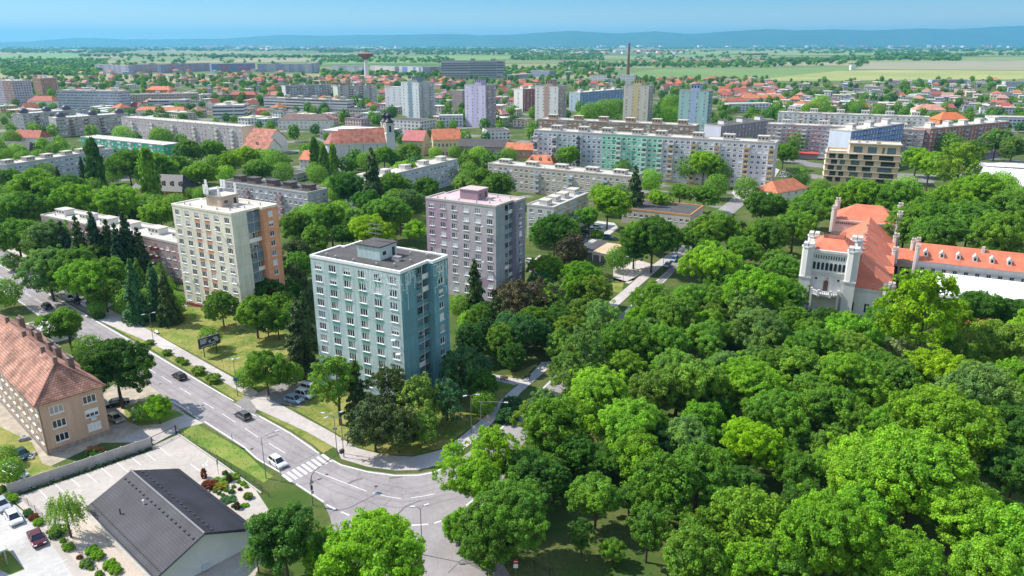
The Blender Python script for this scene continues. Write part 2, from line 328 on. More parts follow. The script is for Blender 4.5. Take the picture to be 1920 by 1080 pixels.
# ================================================================== GROUND, ROADS
def ground_mat():
    m = bpy.data.materials.new('town_and_farm_ground'); m.use_nodes = True; N, L = nodes(m); b = N['Principled BSDF']
    b.inputs['Roughness'].default_value = .95; b.inputs['Specular IOR Level'].default_value = .1
    g = N.new('ShaderNodeNewGeometry'); s = N.new('ShaderNodeSeparateXYZ'); L.new(g.outputs['Position'], s.inputs[0])
    def noise(scale, det=6, vec=None):
        n = N.new('ShaderNodeTexNoise'); n.inputs['Scale'].default_value = scale; n.inputs['Detail'].default_value = det
        L.new(vec or g.outputs['Position'], n.inputs['Vector']); return n.outputs[0]
    def mix(f, a, c):
        x = N.new('ShaderNodeMix'); x.data_type = 'RGBA'
        for i, v in ((0, f), (6, a), (7, c)):
            if isinstance(v, tuple): x.inputs[i].default_value = (*v, 1)
            elif isinstance(v, (int, float)): x.inputs[i].default_value = v
            else: L.new(v, x.inputs[i])
        return x.outputs[2]
    def rng_(v, a, c):
        r = N.new('ShaderNodeMapRange'); r.inputs[1].default_value = a; r.inputs[2].default_value = c; L.new(v, r.inputs[0]); return r.outputs[0]
    grass = mix(rng_(noise(.09), .4, .62), (.045,.088,.016), (.14,.135,.05))      # mown green with dry patches
    grass = mix(rng_(noise(1.3, 8), .3, .7), grass, (.055,.09,.02))
    town = mix(rng_(noise(.03, 3), .56, .6), grass, (.20,.19,.18))               # yards and car parks among the blocks
    # farmland: long strips in different crops
    mp = N.new('ShaderNodeMapping'); mp.inputs['Scale'].default_value = (.0011, .0026, 0); mp.inputs['Rotation'].default_value = (0, 0, .35)
    L.new(g.outputs['Position'], mp.inputs[0])
    vo = N.new('ShaderNodeTexVoronoi'); vo.inputs['Scale'].default_value = 1; L.new(mp.outputs[0], vo.inputs['Vector'])
    hs = N.new('ShaderNodeSeparateColor'); L.new(vo.outputs['Color'], hs.inputs[0])
    f1 = mix(hs.outputs[0], (.07,.13,.04), (.16,.19,.08)); f2 = mix(rng_(hs.outputs[1], .55, .75), f1, (.26,.24,.14))
    far = mathn(N, L, 'GREATER_THAN', s.outputs[1], 1480.0)
    near = mathn(N, L, 'GREATER_THAN', s.outputs[1], 330.0)
    c = mix(near, grass, town); c = mix(far, c, f2)
    L.new(c, b.inputs['Base Color']); return m
gm = MB(); X = 45000
for y0, y1 in ((-3000, 400), (400, 3000), (3000, 45000)):
    gm.face([(-X, y0, 0), (X, y0, 0), (X, y1, 0), (-X, y1, 0)])
tag(gm.build('ground', ground_mat()), kind='structure')
def pts(pl): return [tuple(P(x, y).xy) for x, y in pl]
def sheet(name, pl, z, mat, reserve=True):
    q = pts(pl)
    if reserve: POLYS.append(q)
    return tag(MB().sheet(q, z).build(name, mat), kind='structure')
def slab(name, pl, z, mat, kerb):
    q = pts(pl); POLYS.append(q)
    a = sum(q[i][0]*q[(i+1) % len(q)][1]-q[(i+1) % len(q)][0]*q[i][1] for i in range(len(q)))
    if a < 0: q = q[::-1]
    return tag(MB().prism(q, -.05, z, 1, 0).build(name, [mat, kerb]), kind='structure')
ASPH = layered('worn_asphalt', (.25,.226,.222), (.295,.268,.265), None, True)
ASPH2 = layered('dark_asphalt', (.20,.187,.178), (.245,.23,.22), None, True)
PAVE = layered('pale_asphalt_path', (.42,.375,.345), (.475,.425,.395), None, True)
KERB = M('kerb_stone', (.42,.41,.39), .9, .1, 1)
PAINT = M('worn_road_paint', (.60,.59,.57), .8, .25, 1.6, detail=8, world=True)
LOT = layered('tan_block_paving', (.38,.345,.30), (.43,.385,.34), None, False)
DRIVE = layered('pale_concrete_drive', (.41,.395,.37), (.48,.46,.435), None, True)
GRAVEL = M('beige_gravel', (.45,.38,.32), .95, .3, 6, detail=4, world=True)
DIRT = M('dusty_yard_earth', (.36,.31,.24), .95, .3, .4, detail=9, world=True)
LAWN = layered('dry_mown_grass', (.095,.165,.018), (.27,.25,.07), (.40,.31,.15))
LAWN2 = layered('fresh_mown_grass', (.095,.175,.02), (.20,.235,.05), (.32,.27,.12))
VERGE = layered('patchy_verge_grass', (.095,.165,.02), (.26,.245,.07), (.38,.30,.14))
# roads
main_l = [(-60,512),(0,545),(27,561),(75,595),(180,658),(275,720),(322,755),(380,792),(455,839),(480,861),(525,887),(555,910),(607,944),(619,970),(624,992),(640,1030),(690,1085)]
main_r = [(960,1085),(945,1060),(930,1040),(900,1010),(893,985),(905,940),(940,905),(965,855),(1010,790),(1090,690),(1187,590),(1262,512),(1330,440),(1410,370),(1440,345),(1425,340),(1385,362),(1300,430),(1251,507),(1210,542),(1172,582),(1055,688),(1030,714),(960,782),(932,807),(900,832),(860,862),(828,880),(785,888),(742,889),(687,882),(635,869),(600,852),(587,838),(545,810),(480,775),(440,756),(362,705),(290,662),(185,602),(140,576),(0,492),(-60,458)]
sheet('road', main_l + main_r, .010, ASPH)
sheet('slip_lane', [(-60,455),(0,490),(140,574),(178,596),(232,612),(197,580),(160,556),(96,520),(0,466),(-60,432)], .014, ASPH2)
# pavements
slab('pavement', [(197,577),(240,597),(375,674),(475,730),(484,737),(462,742),(425,720),(287,645),(211,613),(178,597)], .10, PAVE, KERB)
slab('pavement', [(522,757),(620,810),(670,841),(720,854),(775,857),(817,847),(837,840),(870,815),(905,785),(955,735),(992,706),(1015,680),(1042,676),(1030,690),(1006,711),(980,733),(948,768),(921,796),(893,825),(855,855),(825,872),(784,882),(742,883),(690,876),(640,861),(632,842),(575,810),(482,768),(470,752),(487,742)], .10, PAVE, KERB)
slab('pavement', [(1080,640),(1130,600),(1190,545),(1240,500),(1275,478),(1290,455),(1312,425),(1330,410),(1316,408),(1290,432),(1262,470),(1225,496),(1180,535),(1120,585),(1065,634)], .10, PAVE, KERB)
sheet('driveway', [(440,757),(462,742),(484,737),(522,720),(560,697),(590,694),(612,722),(560,765),(522,757),(487,742),(470,752),(482,769),(478,776)], .106, ASPH2)
slab('path', [(236,598),(286,578),(330,560),(352,574),(262,602)], .06, PAVE, KERB)
slab('path', [(905,700),(925,702),(978,712),(990,708),(985,717),(965,722),(922,712),(903,709)], .04, PAVE, KERB)
slab('path', [(1205,875),(1215,835),(1236,815),(1245,822),(1232,845),(1224,880)], .03, DRIVE, KERB)
slab('path', [(1338,672),(1400,682),(1398,690),(1335,680)], .03, DRIVE, KERB)
sheet('forecourt', [(1150,500),(1200,488),(1225,496),(1180,532),(1150,525)], .02, PAVE)
sheet('car_park', [(1085,455),(1098,430),(1120,414),(1152,418),(1160,428),(1128,450),(1100,462)], .02, DRIVE)
sheet('car_park', [(985,500),(1012,478),(1035,490),(1010,530)], .02, PAVE)
sheet('crossing_square', [(1375,356),(1372,362),(1402,388),(1440,352),(1462,318),(1450,314),(1420,336),(1400,345)], .018, PAVE)
slab('pavement', [(0,462),(96,516),(160,552),(200,577),(212,572),(160,542),(96,505),(0,452)], .10, PAVE, KERB)
# verges and lawns
sheet('verge', [(211,613),(232,616),(287,645),(425,720),(464,745),(446,752),(362,701),(290,658)], .03, VERGE)
sheet('verge', [(487,768),(500,766),(575,810),(626,838),(606,850),(588,835),(545,806),(489,776)], .03, VERGE)
sheet('verge', [(335,805),(370,796),(455,843),(498,884),(512,893),(495,905),(422,862),(340,818)], .03, LAWN2)
sheet('lawn', [(250,603),(352,576),(470,575),(592,610),(588,690),(520,716),(485,731),(375,670)], .02, LAWN, False)
sheet('lawn', [(530,755),(600,725),(700,760),(840,740),(990,690),(1010,680),(955,733),(905,783),(835,838),(775,855),(720,852),(675,838),(620,806)], .02, LAWN, False)
sheet('lawn', [(1148,520),(1176,528),(1200,524),(1225,503),(1170,530),(1164,550),(1148,545)], .02, LAWN, False)
sheet('lawn', [(200,578),(235,570),(247,588),(232,596)], .03, LAWN2, False)
sheet('lawn', [(765,402),(800,398),(800,430),(768,428)], .02, LAWN2, False)
# yard, car park, drive in the lower left corner
sheet('yard', [(190,735),(250,700),(318,752),(350,777),(380,793),(333,806),(287,830),(190,830),(60,890),(-60,930),(-60,720)], .012, DIRT)
sheet('apron', [(240,815),(287,800),(345,777),(382,793),(334,808),(290,832),(225,828)], .018, PAVE)
sheet('verge', [(232,766),(262,752),(330,770),(345,778),(300,795),(258,798),(238,790)], .024, LAWN2)
sheet('lawn', [(0,800),(60,830),(80,870),(120,880),(60,905),(-30,930),(-60,860)], .02, LAWN, False)
sheet('car_park', [(333,815),(422,877),(480,920),(520,980),(470,1100),(150,1100),(60,965),(18,928),(287,836)], .02, LOT)
sheet('gravel_garden', [(370,905),(422,877),(482,920),(445,961),(420,945)], .026, GRAVEL)
sheet('gravel_bed', [(160,965),(188,1002),(290,1100),(200,1100),(150,1035),(118,1005)], .026, GRAVEL)
sheet('gravel_bed', [(8,905),(38,935),(68,968),(130,1020),(210,1100),(180,1100),(110,1015),(60,970),(20,935),(-20,915)], .032, GRAVEL)
sheet('driveway', [(-60,900),(0,930),(20,940),(55,968),(108,1015),(180,1100),(-80,1100)], .014, DRIVE)
sheet('lawn', [(-10,1020),(3,1016),(46,1068),(20,1078),(-20,1060)], .024, LAWN2)
# the painted lines
mk = MB()
def line(pl, w, z=.016):
    q = [P(x, y) for x, y in pl]
    for a, b in zip(q[:-1], q[1:]):
        d = (b-a).normalized(); n = Vector((-d.y, d.x, 0))*w/2
        mk.face([(*(a-n).xy, z), (*(b-n).xy, z), (*(b+n).xy, z), (*(a+n).xy, z)])
def dash(a, b, w=.14, z=.016): line([a, b], w, z)
line([(0,497),(140,579),(185,605),(290,665),(362,708),(438,752)], .28)
line([(486,780),(545,813),(598,850)], .28); line([(618,860),(640,872),(690,885),(742,892),(785,891),(812,886),(845,872)], .3)
line([(905,829),(932,810),(960,785),(1030,717),(1055,691)], .25); line([(1172,585),(1210,545),(1251,510)], .22)
line([(1185,588),(1225,548),(1260,513)], .2)
line([(0,541),(27,558),(75,592),(120,620)], .18); line([(322,752),(350,768)], .22); line([(383,790),(455,836),(483,861),(523,884)], .25); line([(555,907),(607,941)], .25)
for a, b in (((440,757),(452,764)),((456,767),(468,774)),((472,776),(481,781)),((352,770),(360,776)),((364,779),(372,785))): dash(a, b, .2)
for a, b in (((612,946),(629,955)),((640,960),(655,966)),((667,969),(680,973)),((697,977),(715,981)),((735,983),(758,985)),((772,985),(803,983)),((814,981),(838,973)),((848,968),(865,955)),((874,948),(890,935))): dash(a, b, .3)
for a, b in (((0,519),(10,524)),((24,533),(38,543)),((47,549),(58,556)),((66,561),(79,568)),((100,582),(118,593)),((135,604),(150,612)),((176,629),(192,638)),((240,668),(256,677)),((280,692),(292,700)),((303,706),(322,718)),((337,727),(358,740)),((381,754),(401,766)),((417,776),(442,792)),((459,803),(484,820)),((504,831),(535,850))): dash(a, b)
line([(591,884),(640,903),(687,921)], .15); line([(699,924),(725,931),(752,935)], .15); line([(769,934),(795,930),(816,926)], .15)
for k in range(9):                                    # zebra crossing
    t = k/8; a = Vector((530,890)).lerp(Vector((604,852)), t); b = Vector((547,903)).lerp(Vector((622,865)), t)
    dash(tuple(a), tuple(b), .55)
for a, b in (((297,838),(318,854)),((269,846),(292,864)),((243,855),(265,873)),((216,865),(240,885)),((188,875),(210,895)),((160,886),(182,905)),((131,896),(150,912)),((102,907),(120,923)),((72,917),(92,938)),((357,870),(383,889))): dash(a, b, .14, .026)
dash((100,1060), (125,1049), .12, .022)
# wheelchair pictogram on the disabled bay
c0 = P(384,872); th = R(-40)
for k in range(10):
    a0 = math.pi*(.75+1.5*k/10); a1 = math.pi*(.75+1.5*(k+1)/10)
    mk.face([(c0.x+r*math.cos(t), c0.y+r*math.sin(t), .026) for r, t in ((.45,a0),(.45,a1),(.33,a1),(.33,a0))])
for x0, x1, y0, y1 in ((-.06,.06,.1,.95),(-.06,.5,.1,.22),(.4,.52,-.4,.2),(-.14,.14,.98,1.22)):
    mk.face([(c0.x+x, c0.y+y, .0263) for x, y in ((x0,y0),(x1,y0),(x1,y1),(x0,y1))])
tag(mk.build('road_markings', PAINT), kind='structure')
# darker repairs and oil marks lying on the asphalt
pt = MB()
def patch(pl, w): 
    q = [P(x, y) for x, y in pl]
    for a, b in zip(q[:-1], q[1:]):
        d = (b-a).normalized(); n = Vector((-d.y, d.x, 0))*w/2
        pt.face([(*(a-n).xy, .0135), (*(b-n).xy, .0135), (*(b+n).xy, .0135), (*(a+n).xy, .0135)])
patch([(650,908),(665,901),(680,897)], .5); patch([(500,822),(522,815)], .5); patch([(560,868),(600,847)], .18)
patch([(748,985),(745,965),(760,950),(790,938)], .35); patch([(735,935),(720,948)], .12); patch([(840,1075),(865,1050)], .2)
patch([(380,750),(402,742)], .2); patch([(730,897),(755,893)], .6); patch([(690,938),(718,955)], .1)
patch([(640,940),(660,930)], .08); patch([(870,1045),(900,1060),(925,1075)], 1.6)
tag(pt.build('road_repairs', M('tar_repairs', (.14,.135,.13), .85, .15, 1)), kind='structure')
wear = MB(); cl = [P(x, y) for x, y in ((-40,493),(0,519),(79,568),(176,629),(280,692),(401,766),(535,850),(640,903),(700,924),(752,934),(795,931),(840,918))]
for off in (-2.75, -1.1, 1.1, 2.75):
    q = []
    for k, p in enumerate(cl):
        d = (cl[min(k+1, len(cl)-1)]-cl[max(k-1, 0)]).normalized(); q.append((p + Vector((-d.y, d.x, 0))*(off-.25), p + Vector((-d.y, d.x, 0))*(off+.25)))
    for (a, b), (c, d) in zip(q[:-1], q[1:]): wear.face([(*a.xy, .0118), (*c.xy, .0118), (*d.xy, .0118), (*b.xy, .0118)])
tag(wear.build('wheel_tracks', layered('polished_wheel_tracks', (.222,.2,.197), (.26,.236,.233))), kind='structure')
mh = MB()
for x, y in ((472,842),(705,912),(612,890),(300,720),(190,655),(865,1010),(380,760)): g = P(x, y); mh.face([(g.x+.33*math.cos(t*math.pi/8), g.y+.33*math.sin(t*math.pi/8), .0142) for t in range(16)])
tag(mh.build('manhole_covers', M('cast_iron', (.06,.058,.055), .7, .2, 4)), kind='structure')
# ------------------------------------------------------------------ fields beyond the town
def field(pl, col, col2, z=.3):
    q = [tuple(P(x, y).xy) for x, y in pl]; POLYS.append(q)
    return tag(MB().sheet(q, z).build('field', M('crop_%d' % len(MATS), col, .95, .2, .004, col2=col2, world=True, detail=8)), kind='structure')
field([(1440,152),(1445,146),(1560,133),(1700,131),(1960,133),(1960,149),(1700,150),(1560,152)], (.31,.32,.11), (.19,.22,.07))
field([(1600,130),(1640,117),(1960,113),(1960,132),(1700,130)], (.27,.25,.16), (.22,.21,.13))
field([(1130,146),(1230,130),(1440,129),(1600,125),(1590,131),(1440,147),(1290,151)], (.10,.18,.045), (.14,.21,.06), .32)
field([(1560,116),(1700,111),(1960,105),(1960,112),(1640,116)], (.12,.20,.04), (.2,.24,.09), .32)
field([(1085,108),(1250,103),(1440,100),(1440,104),(1240,111),(1120,111)], (.12,.20,.06), (.16,.22,.08), .34)
field([(1180,96),(1440,95),(1960,92),(1960,98),(1500,104),(1300,101)], (.20,.25,.10), (.14,.22,.06), .34)
field([(735,107),(840,104),(960,105),(960,110),(840,117),(610,120),(615,114)], (.12,.22,.05), (.15,.24,.07))
field([(170,112),(260,106),(460,101),(540,103),(430,112),(260,117)], (.16,.2,.08), (.11,.17,.06))
field([(0,104),(90,99),(200,102),(120,112),(0,113)], (.10,.20,.06), (.15,.26,.05))
# ------------------------------------------------------------------ hills on the horizon
ridge = [(-400,83),(-100,80),(0,80),(20,79),(55,76.5),(90,80),(140,79),(190,75),(235,72),(300,74.5),(360,75),(480,73.5),(530,70),(575,67),(640,69),(700,67.5),(760,67.5),(860,65.5),(905,68),(960,67),(1010,63.5),(1062,60.5),(1100,63),(1140,65),(1200,61.5),(1262,66),(1340,60.5),(1390,57.5),(1440,60),(1500,58.5),(1560,60),(1640,57),(1700,58),(1790,53),(1850,52),(1920,49.5),(2050,50),(2400,60),(2900,80)]
hm = MB(); prev = None; hr = random.Random(3)
xs = [r[0] for r in ridge]; ys = [r[1] for r in ridge]
for px in range(-400, 2901, 10):
    py = float(np.interp(px, xs, ys)) - hr.random()*.7
    dist = 23000 + 2500*math.sin(px*.004)
    dirx = (px-960)/FPX; x = dirx*dist/cp
    base = dist; top = CAMH + (82-py)/FPX*base*1.0
    col = [Vector((x*.83, base*.83, -6)), Vector((x*.92, base*.92, max(-5, top*.42))), Vector((x, base, max(-4, top))), Vector((x*1.2, base*1.2, -6))]
    if prev:
        for k in range(3): hm.face([prev[k], col[k], col[k+1], prev[k+1]])
    prev = col
tag(hm.build('hills', M('forested_hills', (.03,.075,.04), .95, .35, .0012, world=True), smooth=True), kind='structure')
# ================================================================== BUILDINGS
WIN = {}
def win_mesh(w, h, var, simple=False):
    k = (round(w, 2), round(h, 2), var, simple)
    if k in WIN: return WIN[k]
    mb = MB(); t = .09; d = .07
    # frame lies in the opening, its face at y=0 (outwards is -y), origin at the centre of the sill line
    for x0, x1, z0, z1 in ((-w/2, w/2, 0, t), (-w/2, w/2, h-t, h), (-w/2, -w/2+t, t, h-t), (w/2-t, w/2, t, h-t)): mb.box(x0, x1, -d, .02, z0, z1, 0)
    ms = 2 if w > 1.7 else 1
    for k2 in range(1, ms+1):
        xm = -w/2 + w*k2/(ms+1); mb.box(xm-.05, xm+.05, -d, .02, t, h-t, 0)
    pb = MB(); g = {0: 1, 1: 2, 2: 1, 3: 3, 4: 1, 5: 1}[var]
    mats = [FRAME, GLASS, GLASS2, CURT, BLIND]
    zb = t
    if var == 2: zb = h*.45
    if var == 5: zb = 2*h
    def pane(mbx):
        if var == 4: mbx.face([(-w/2+t, -.03, t), (w/2-t, -.03, t), (w/2-t, -.03, h-t), (-w/2+t, -.03, h-t)], 4); return
        if var == 2:
            mbx.face([(-w/2+t, -.005, t), (w/2-t, -.005, t), (w/2-t, -.005, zb), (-w/2+t, -.005, zb)], 1)
            mbx.face([(-w/2+t, -.03, zb), (w/2-t, -.03, zb), (w/2-t, -.03, h-t), (-w/2+t, -.03, h-t)], 4)
        elif var == 5:
            mbx.face([(-w/2+t, -.005, t), (w/2-t, -.005, t), (w/2-t, -.005, h-t), (-w/2+t, -.005, h-t)], 1)
            mbx.face([(0.05, -.03, t), (w/2-t, -.03, t), (w/2-t, -.03, h-t), (0.05, -.03, h-t)], 3)
        else: mbx.face([(-w/2+t, -.005, t), (w/2-t, -.005, t), (w/2-t, -.005, h-t), (-w/2+t, -.005, h-t)], g)
    pane(pb)
    sl = MB().box(-w/2-.08, w/2+.08, -.25, -.02, -.10, -.02, 0)
    if simple:
        pane(mb); i = len(mb.v); mb.v += sl.v; mb.f += [tuple(i+q for q in f) for f in sl.f]; mb.m += sl.m
        WIN[k] = (mb.mesh('window', mats), None, None, mb)
    else: WIN[k] = (mb.mesh('window', mats), pb.mesh('pane', mats), sl.mesh('sill', mats), mb)
    return WIN[k]
VARW = [0]*7 + [1]*3 + [2]*3 + [3]*2 + [4]*2 + [5]*3
def cuts_facade(mb, O, u, n, Lf, H, cols, rows, rev=.18, m=0, mrev=None, z0=0.0):
    """a wall with real openings: cols = [(u0,u1)], rows = [(v0,v1)] or a set of explicit holes; reveals face inwards"""
    us = sorted({0.0, Lf} | {a for c in cols for a in c}); vs = sorted({z0, H} | {a for r_ in rows for a in r_})
    O = Vector((*O, 0)); u = Vector((*u, 0)); n = Vector((*n, 0)); mrev = m if mrev is None else mrev
    pt_ = lambda a, z, d=0: tuple(O + u*a - n*d + Vector((0, 0, z)))
    holes = []
    for i in range(len(us)-1):
        ic = any(abs(us[i]-c[0]) < 1e-6 for c in cols)
        j = 0
        run = None
        for j in range(len(vs)-1):
            ir = any(abs(vs[j]-r_[0]) < 1e-6 for r_ in rows)
            a0, a1, b0, b1 = us[i], us[i+1], vs[j], vs[j+1]
            if ic and ir:
                holes.append((a0, a1, b0, b1))
                mb.face([pt_(a0,b0), pt_(a1,b0), pt_(a1,b0,rev), pt_(a0,b0,rev)], mrev)
                mb.face([pt_(a0,b1,rev), pt_(a1,b1,rev), pt_(a1,b1), pt_(a0,b1)], mrev)
                mb.face([pt_(a0,b0,rev), pt_(a0,b1,rev), pt_(a0,b1), pt_(a0,b0)], mrev)
                mb.face([pt_(a1,b0), pt_(a1,b1), pt_(a1,b1,rev), pt_(a1,b0,rev)], mrev)
            else: mb.face([pt_(a0,b0), pt_(a1,b0), pt_(a1,b1), pt_(a0,b1)], m)
    return holes
def place_windows(root, spots, near, maxn=100):
    """spots: (x, y, z, rz, w, h); the first maxn are parts of their own"""
    rest = MB(); mats = [FRAME, GLASS, GLASS2, CURT, BLIND]
    for k, (x, y, z, rz, w, h) in enumerate(spots):
        var = rng.choice(VARW); me, pane, sill, mb = win_mesh(w, h, var, not near)
        if k < maxn:
            o = link('window', me, root, (x, y, z), rz)
            if near: link('pane', pane, o); link('sill', sill, o)
        else:
            ca, sa = math.cos(rz), math.sin(rz); i = len(rest.v)
            src = win_mesh(w, h, var, True)[3]
            rest.v += [(x+a*ca-b*sa, y+a*sa+b*ca, z+c) for a, b, c in src.v]
            rest.f += [tuple(i+q for q in f) for f in src.f]; rest.m += src.m
    if rest.v: tag(rest.build('window', mats, root), kind='stuff')
def roof_units(root, units, h, wallm, roofm):
    for x, y, lx, ly, uh in units:
        b = MB().box(x-lx/2, x+lx/2, y-ly/2, y+ly/2, h+.02, h+uh, 0).box(x-lx/2-.3, x+lx/2+.3, y-ly/2-.3, y+ly/2+.3, h+uh+.003, h+uh+.25, 1)
        for k in range(3):
            b.box(x-lx/2+lx*(k+.25)/3, x-lx/2+lx*(k+.75)/3, y-ly/2-.03, y-ly/2+.02, h+uh*.45, h+uh*.8, 2)
        b.build('roof_house', [wallm, roofm, GLASS], root)
def block(name, label, cat, fr, W, h, wallm, fl=3, roofm=None, ncol=0, rcol=0, lcol=0, ww=1.7, wh=1.45, pf=None, balc=(), bcol=None,
          units=0, umat=None, udim=(5, 4, 2.6), usize=None, group=None, near=False, wallside=None, base=1.0, stripe=None, edge=None, maxn=100, bside='f', simple=False, balc_w=3.0):
    O, th, Lb = fr; roofm = roofm or PALEROOF
    root = thing(name, label, cat, (O.x, O.y, 0), th, group)
    cx, cy = O.x + math.cos(th)*Lb/2 - math.sin(th)*W/2, O.y + math.sin(th)*Lb/2 + math.cos(th)*W/2
    occupy(cx, cy, th, Lb/2, W/2)
    mb = MB(); side = 1 if wallside else 0
    if simple:
        mb.box(0, Lb, 0, W, -.5, h-.02, 0, skip='bt'); mb.build('wall', [wallm], root)
    else:
        fh = (h - base - .9)/fl
        rows = [(base + fh*k + .85, base + fh*k + .85 + wh) for k in range(fl)]
        spots = []
        def face(O2, u, n, Lf, nc, rz, m):
            if not nc:
                a = Vector((*O2, 0)); uu = Vector((*u, 0))*Lf
                mb.face([a + Vector((0,0,-.5)), a + uu + Vector((0,0,-.5)), a + uu + Vector((0,0,h-.02)), a + Vector((0,0,h-.02))], m); return
            pc = Lf/nc; cols = [(pc*(k+.5)-ww/2, pc*(k+.5)+ww/2) for k in range(nc)]
            hs = cuts_facade(mb, O2, u, n, Lf, h-.02, cols, rows, .16, m, z0=-.5)
            for a0, a1, b0, b1 in hs:
                c = (a0+a1)/2; d = .12
                spots.append((O2[0]+u[0]*c-n[0]*d, O2[1]+u[1]*c-n[1]*d, b0, rz, a1-a0, b1-b0))
        face((0, 0), (1, 0), (0, -1), Lb, ncol, 0, 0)
        face((Lb, 0), (0, 1), (1, 0), W, rcol, math.pi/2, side)
        face((0, W), (0, -1), (-1, 0), W, lcol, -math.pi/2, side)
        mb.face([(Lb, W, -.5), (0, W, -.5), (0, W, h-.02), (Lb, W, h-.02)], 0)
        mb.build('wall', [wallm, wallside or wallm], root)
        spots.sort(key=lambda s: (-s[2], s[0]))
        place_windows(root, spots, near, maxn)
        if stripe:                                     # painted bays: thin render panels a little proud of the wall
            sm, idx = stripe; pc = Lb/ncol
            for k in idx: 
                for q in range(fl):
                    z0 = rows[q][1]+.05; z1 = (rows[q+1][0] if q+1 < fl else h-.3)-.17
                    MB().box(pc*k+.1, pc*(k+1)-.1, -.012, .02, z0, z1, 0).build('painted_panel', sm, root)
        nb = 0; extra = MB()
        for k in balc:
            kk = k[0] if isinstance(k, tuple) else k; bm_ = k[1] if isinstance(k, tuple) else bcol
            pc = Lb/ncol; x = pc*(kk+.5)
            for q in range(fl):
                z = base + fh*q + .1; b = MB() if nb < 60 else extra
                b.box(x-balc_w/2, x+balc_w/2, -1.15, -.003, z, z+.14, 1)
                b.box(x-balc_w/2, x+balc_w/2, -1.2, -1.12, z+.05, z+1.1, 0)
                b.box(x-balc_w/2, x-balc_w/2+.06, -1.12, -.003, z+.142, z+1.1, 0); b.box(x+balc_w/2-.06, x+balc_w/2, -1.12, -.003, z+.142, z+1.1, 0)
                if nb < 60: b.build('balcony', [bm_, CONC], root)
                nb += 1
    # flat roof with parapet
    rb = MB(); e = .35; up = .35
    rb.box(e, Lb-e, e, W-e, h-.35, h-.005, 0)
    ec = 1
    rb.box(-.08, Lb+.08, -.08, e, h-.3, h+up, ec); rb.box(-.08, Lb+.08, W-e, W+.08, h-.3, h+up, ec)
    rb.box(-.08, e, e+.002, W-e-.002, h-.3, h+up, ec); rb.box(Lb-e, Lb+.08, e+.002, W-e-.002, h-.3, h+up, ec)
    for k in range(int(Lb/7)):
        x, y = (k+.6)*7 + rng.uniform(-1, 1), W*rng.choice((.25, .7)); rb.cone(x, y, h-.004, h+.6, .22, .22, 6, 2)
    rb.build('roof', [roofm, edge or CONC, METAL], root)
    if units:
        us = [((k+.5)*Lb/units + rng.uniform(-1, 1), W*.5, *udim) for k in range(units)] if isinstance(units, int) else [(x, W*y, *udim) for x, y in units]
        roof_units(root, us, h, umat or CONC, roofm)
    return root
col = lambda n, c, v=.07: M('render_'+n, c, .88, v, .35, streak=True, detail=7)
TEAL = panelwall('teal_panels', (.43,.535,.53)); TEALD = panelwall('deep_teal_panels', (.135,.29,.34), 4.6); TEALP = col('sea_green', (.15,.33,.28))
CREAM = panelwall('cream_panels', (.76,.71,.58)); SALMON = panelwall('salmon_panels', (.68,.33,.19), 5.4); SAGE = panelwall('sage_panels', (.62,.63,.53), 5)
# ---------------------------------------------------------------- the three ten-storey towers
def mauve_mat():
    m = bpy.data.materials.new('grey_render_with_mauve_mural'); m.use_nodes = True; N, L = nodes(m); b = N['Principled BSDF']; b.inputs['Roughness'].default_value = .88
    tc = N.new('ShaderNodeTexCoord'); v = N.new('ShaderNodeTexVoronoi'); v.inputs['Scale'].default_value = .085
    mp = N.new('ShaderNodeMapping'); mp.inputs['Location'].default_value = (3.2, 4.1, 2.0); mp.inputs['Rotation'].default_value = (.3, .5, .2); L.new(tc.outputs['Object'], mp.inputs[0]); L.new(mp.outputs[0], v.inputs['Vector'])
    s = N.new('ShaderNodeSeparateColor'); L.new(v.outputs['Color'], s.inputs[0])
    r = N.new('ShaderNodeValToRGB'); r.color_ramp.interpolation = 'CONSTANT'; e = r.color_ramp.elements
    e[0].position = 0; e[0].color = (.41,.36,.39,1); e[1].position = .38; e[1].color = (.43,.40,.41,1)
    for p, c in ((.62, (.38,.27,.34,1)), (.8, (.42,.37,.40,1)), (.9, (.33,.23,.30,1))): q = e.new(p); q.color = c
    L.new(s.outputs[0], r.inputs[0])
    nz = N.new('ShaderNodeTexNoise'); nz.inputs['Scale'].default_value = .5; nz.inputs['Detail'].default_value = 7; L.new(tc.outputs['Object'], nz.inputs['Vector'])
    k = N.new('ShaderNodeMapRange'); k.inputs[1].default_value = .3; k.inputs[2].default_value = .7; k.inputs[3].default_value = .9; k.inputs[4].default_value = 1.08; L.new(nz.outputs[0], k.inputs[0])
    sc_ = N.new('ShaderNodeVectorMath'); sc_.operation = 'SCALE'; L.new(r.outputs[0], sc_.inputs[0]); L.new(k.outputs[0], sc_.inputs['Scale']); L.new(sc_.outputs[0], b.inputs['Base Color']); return m
MAUVE = mauve_mat()
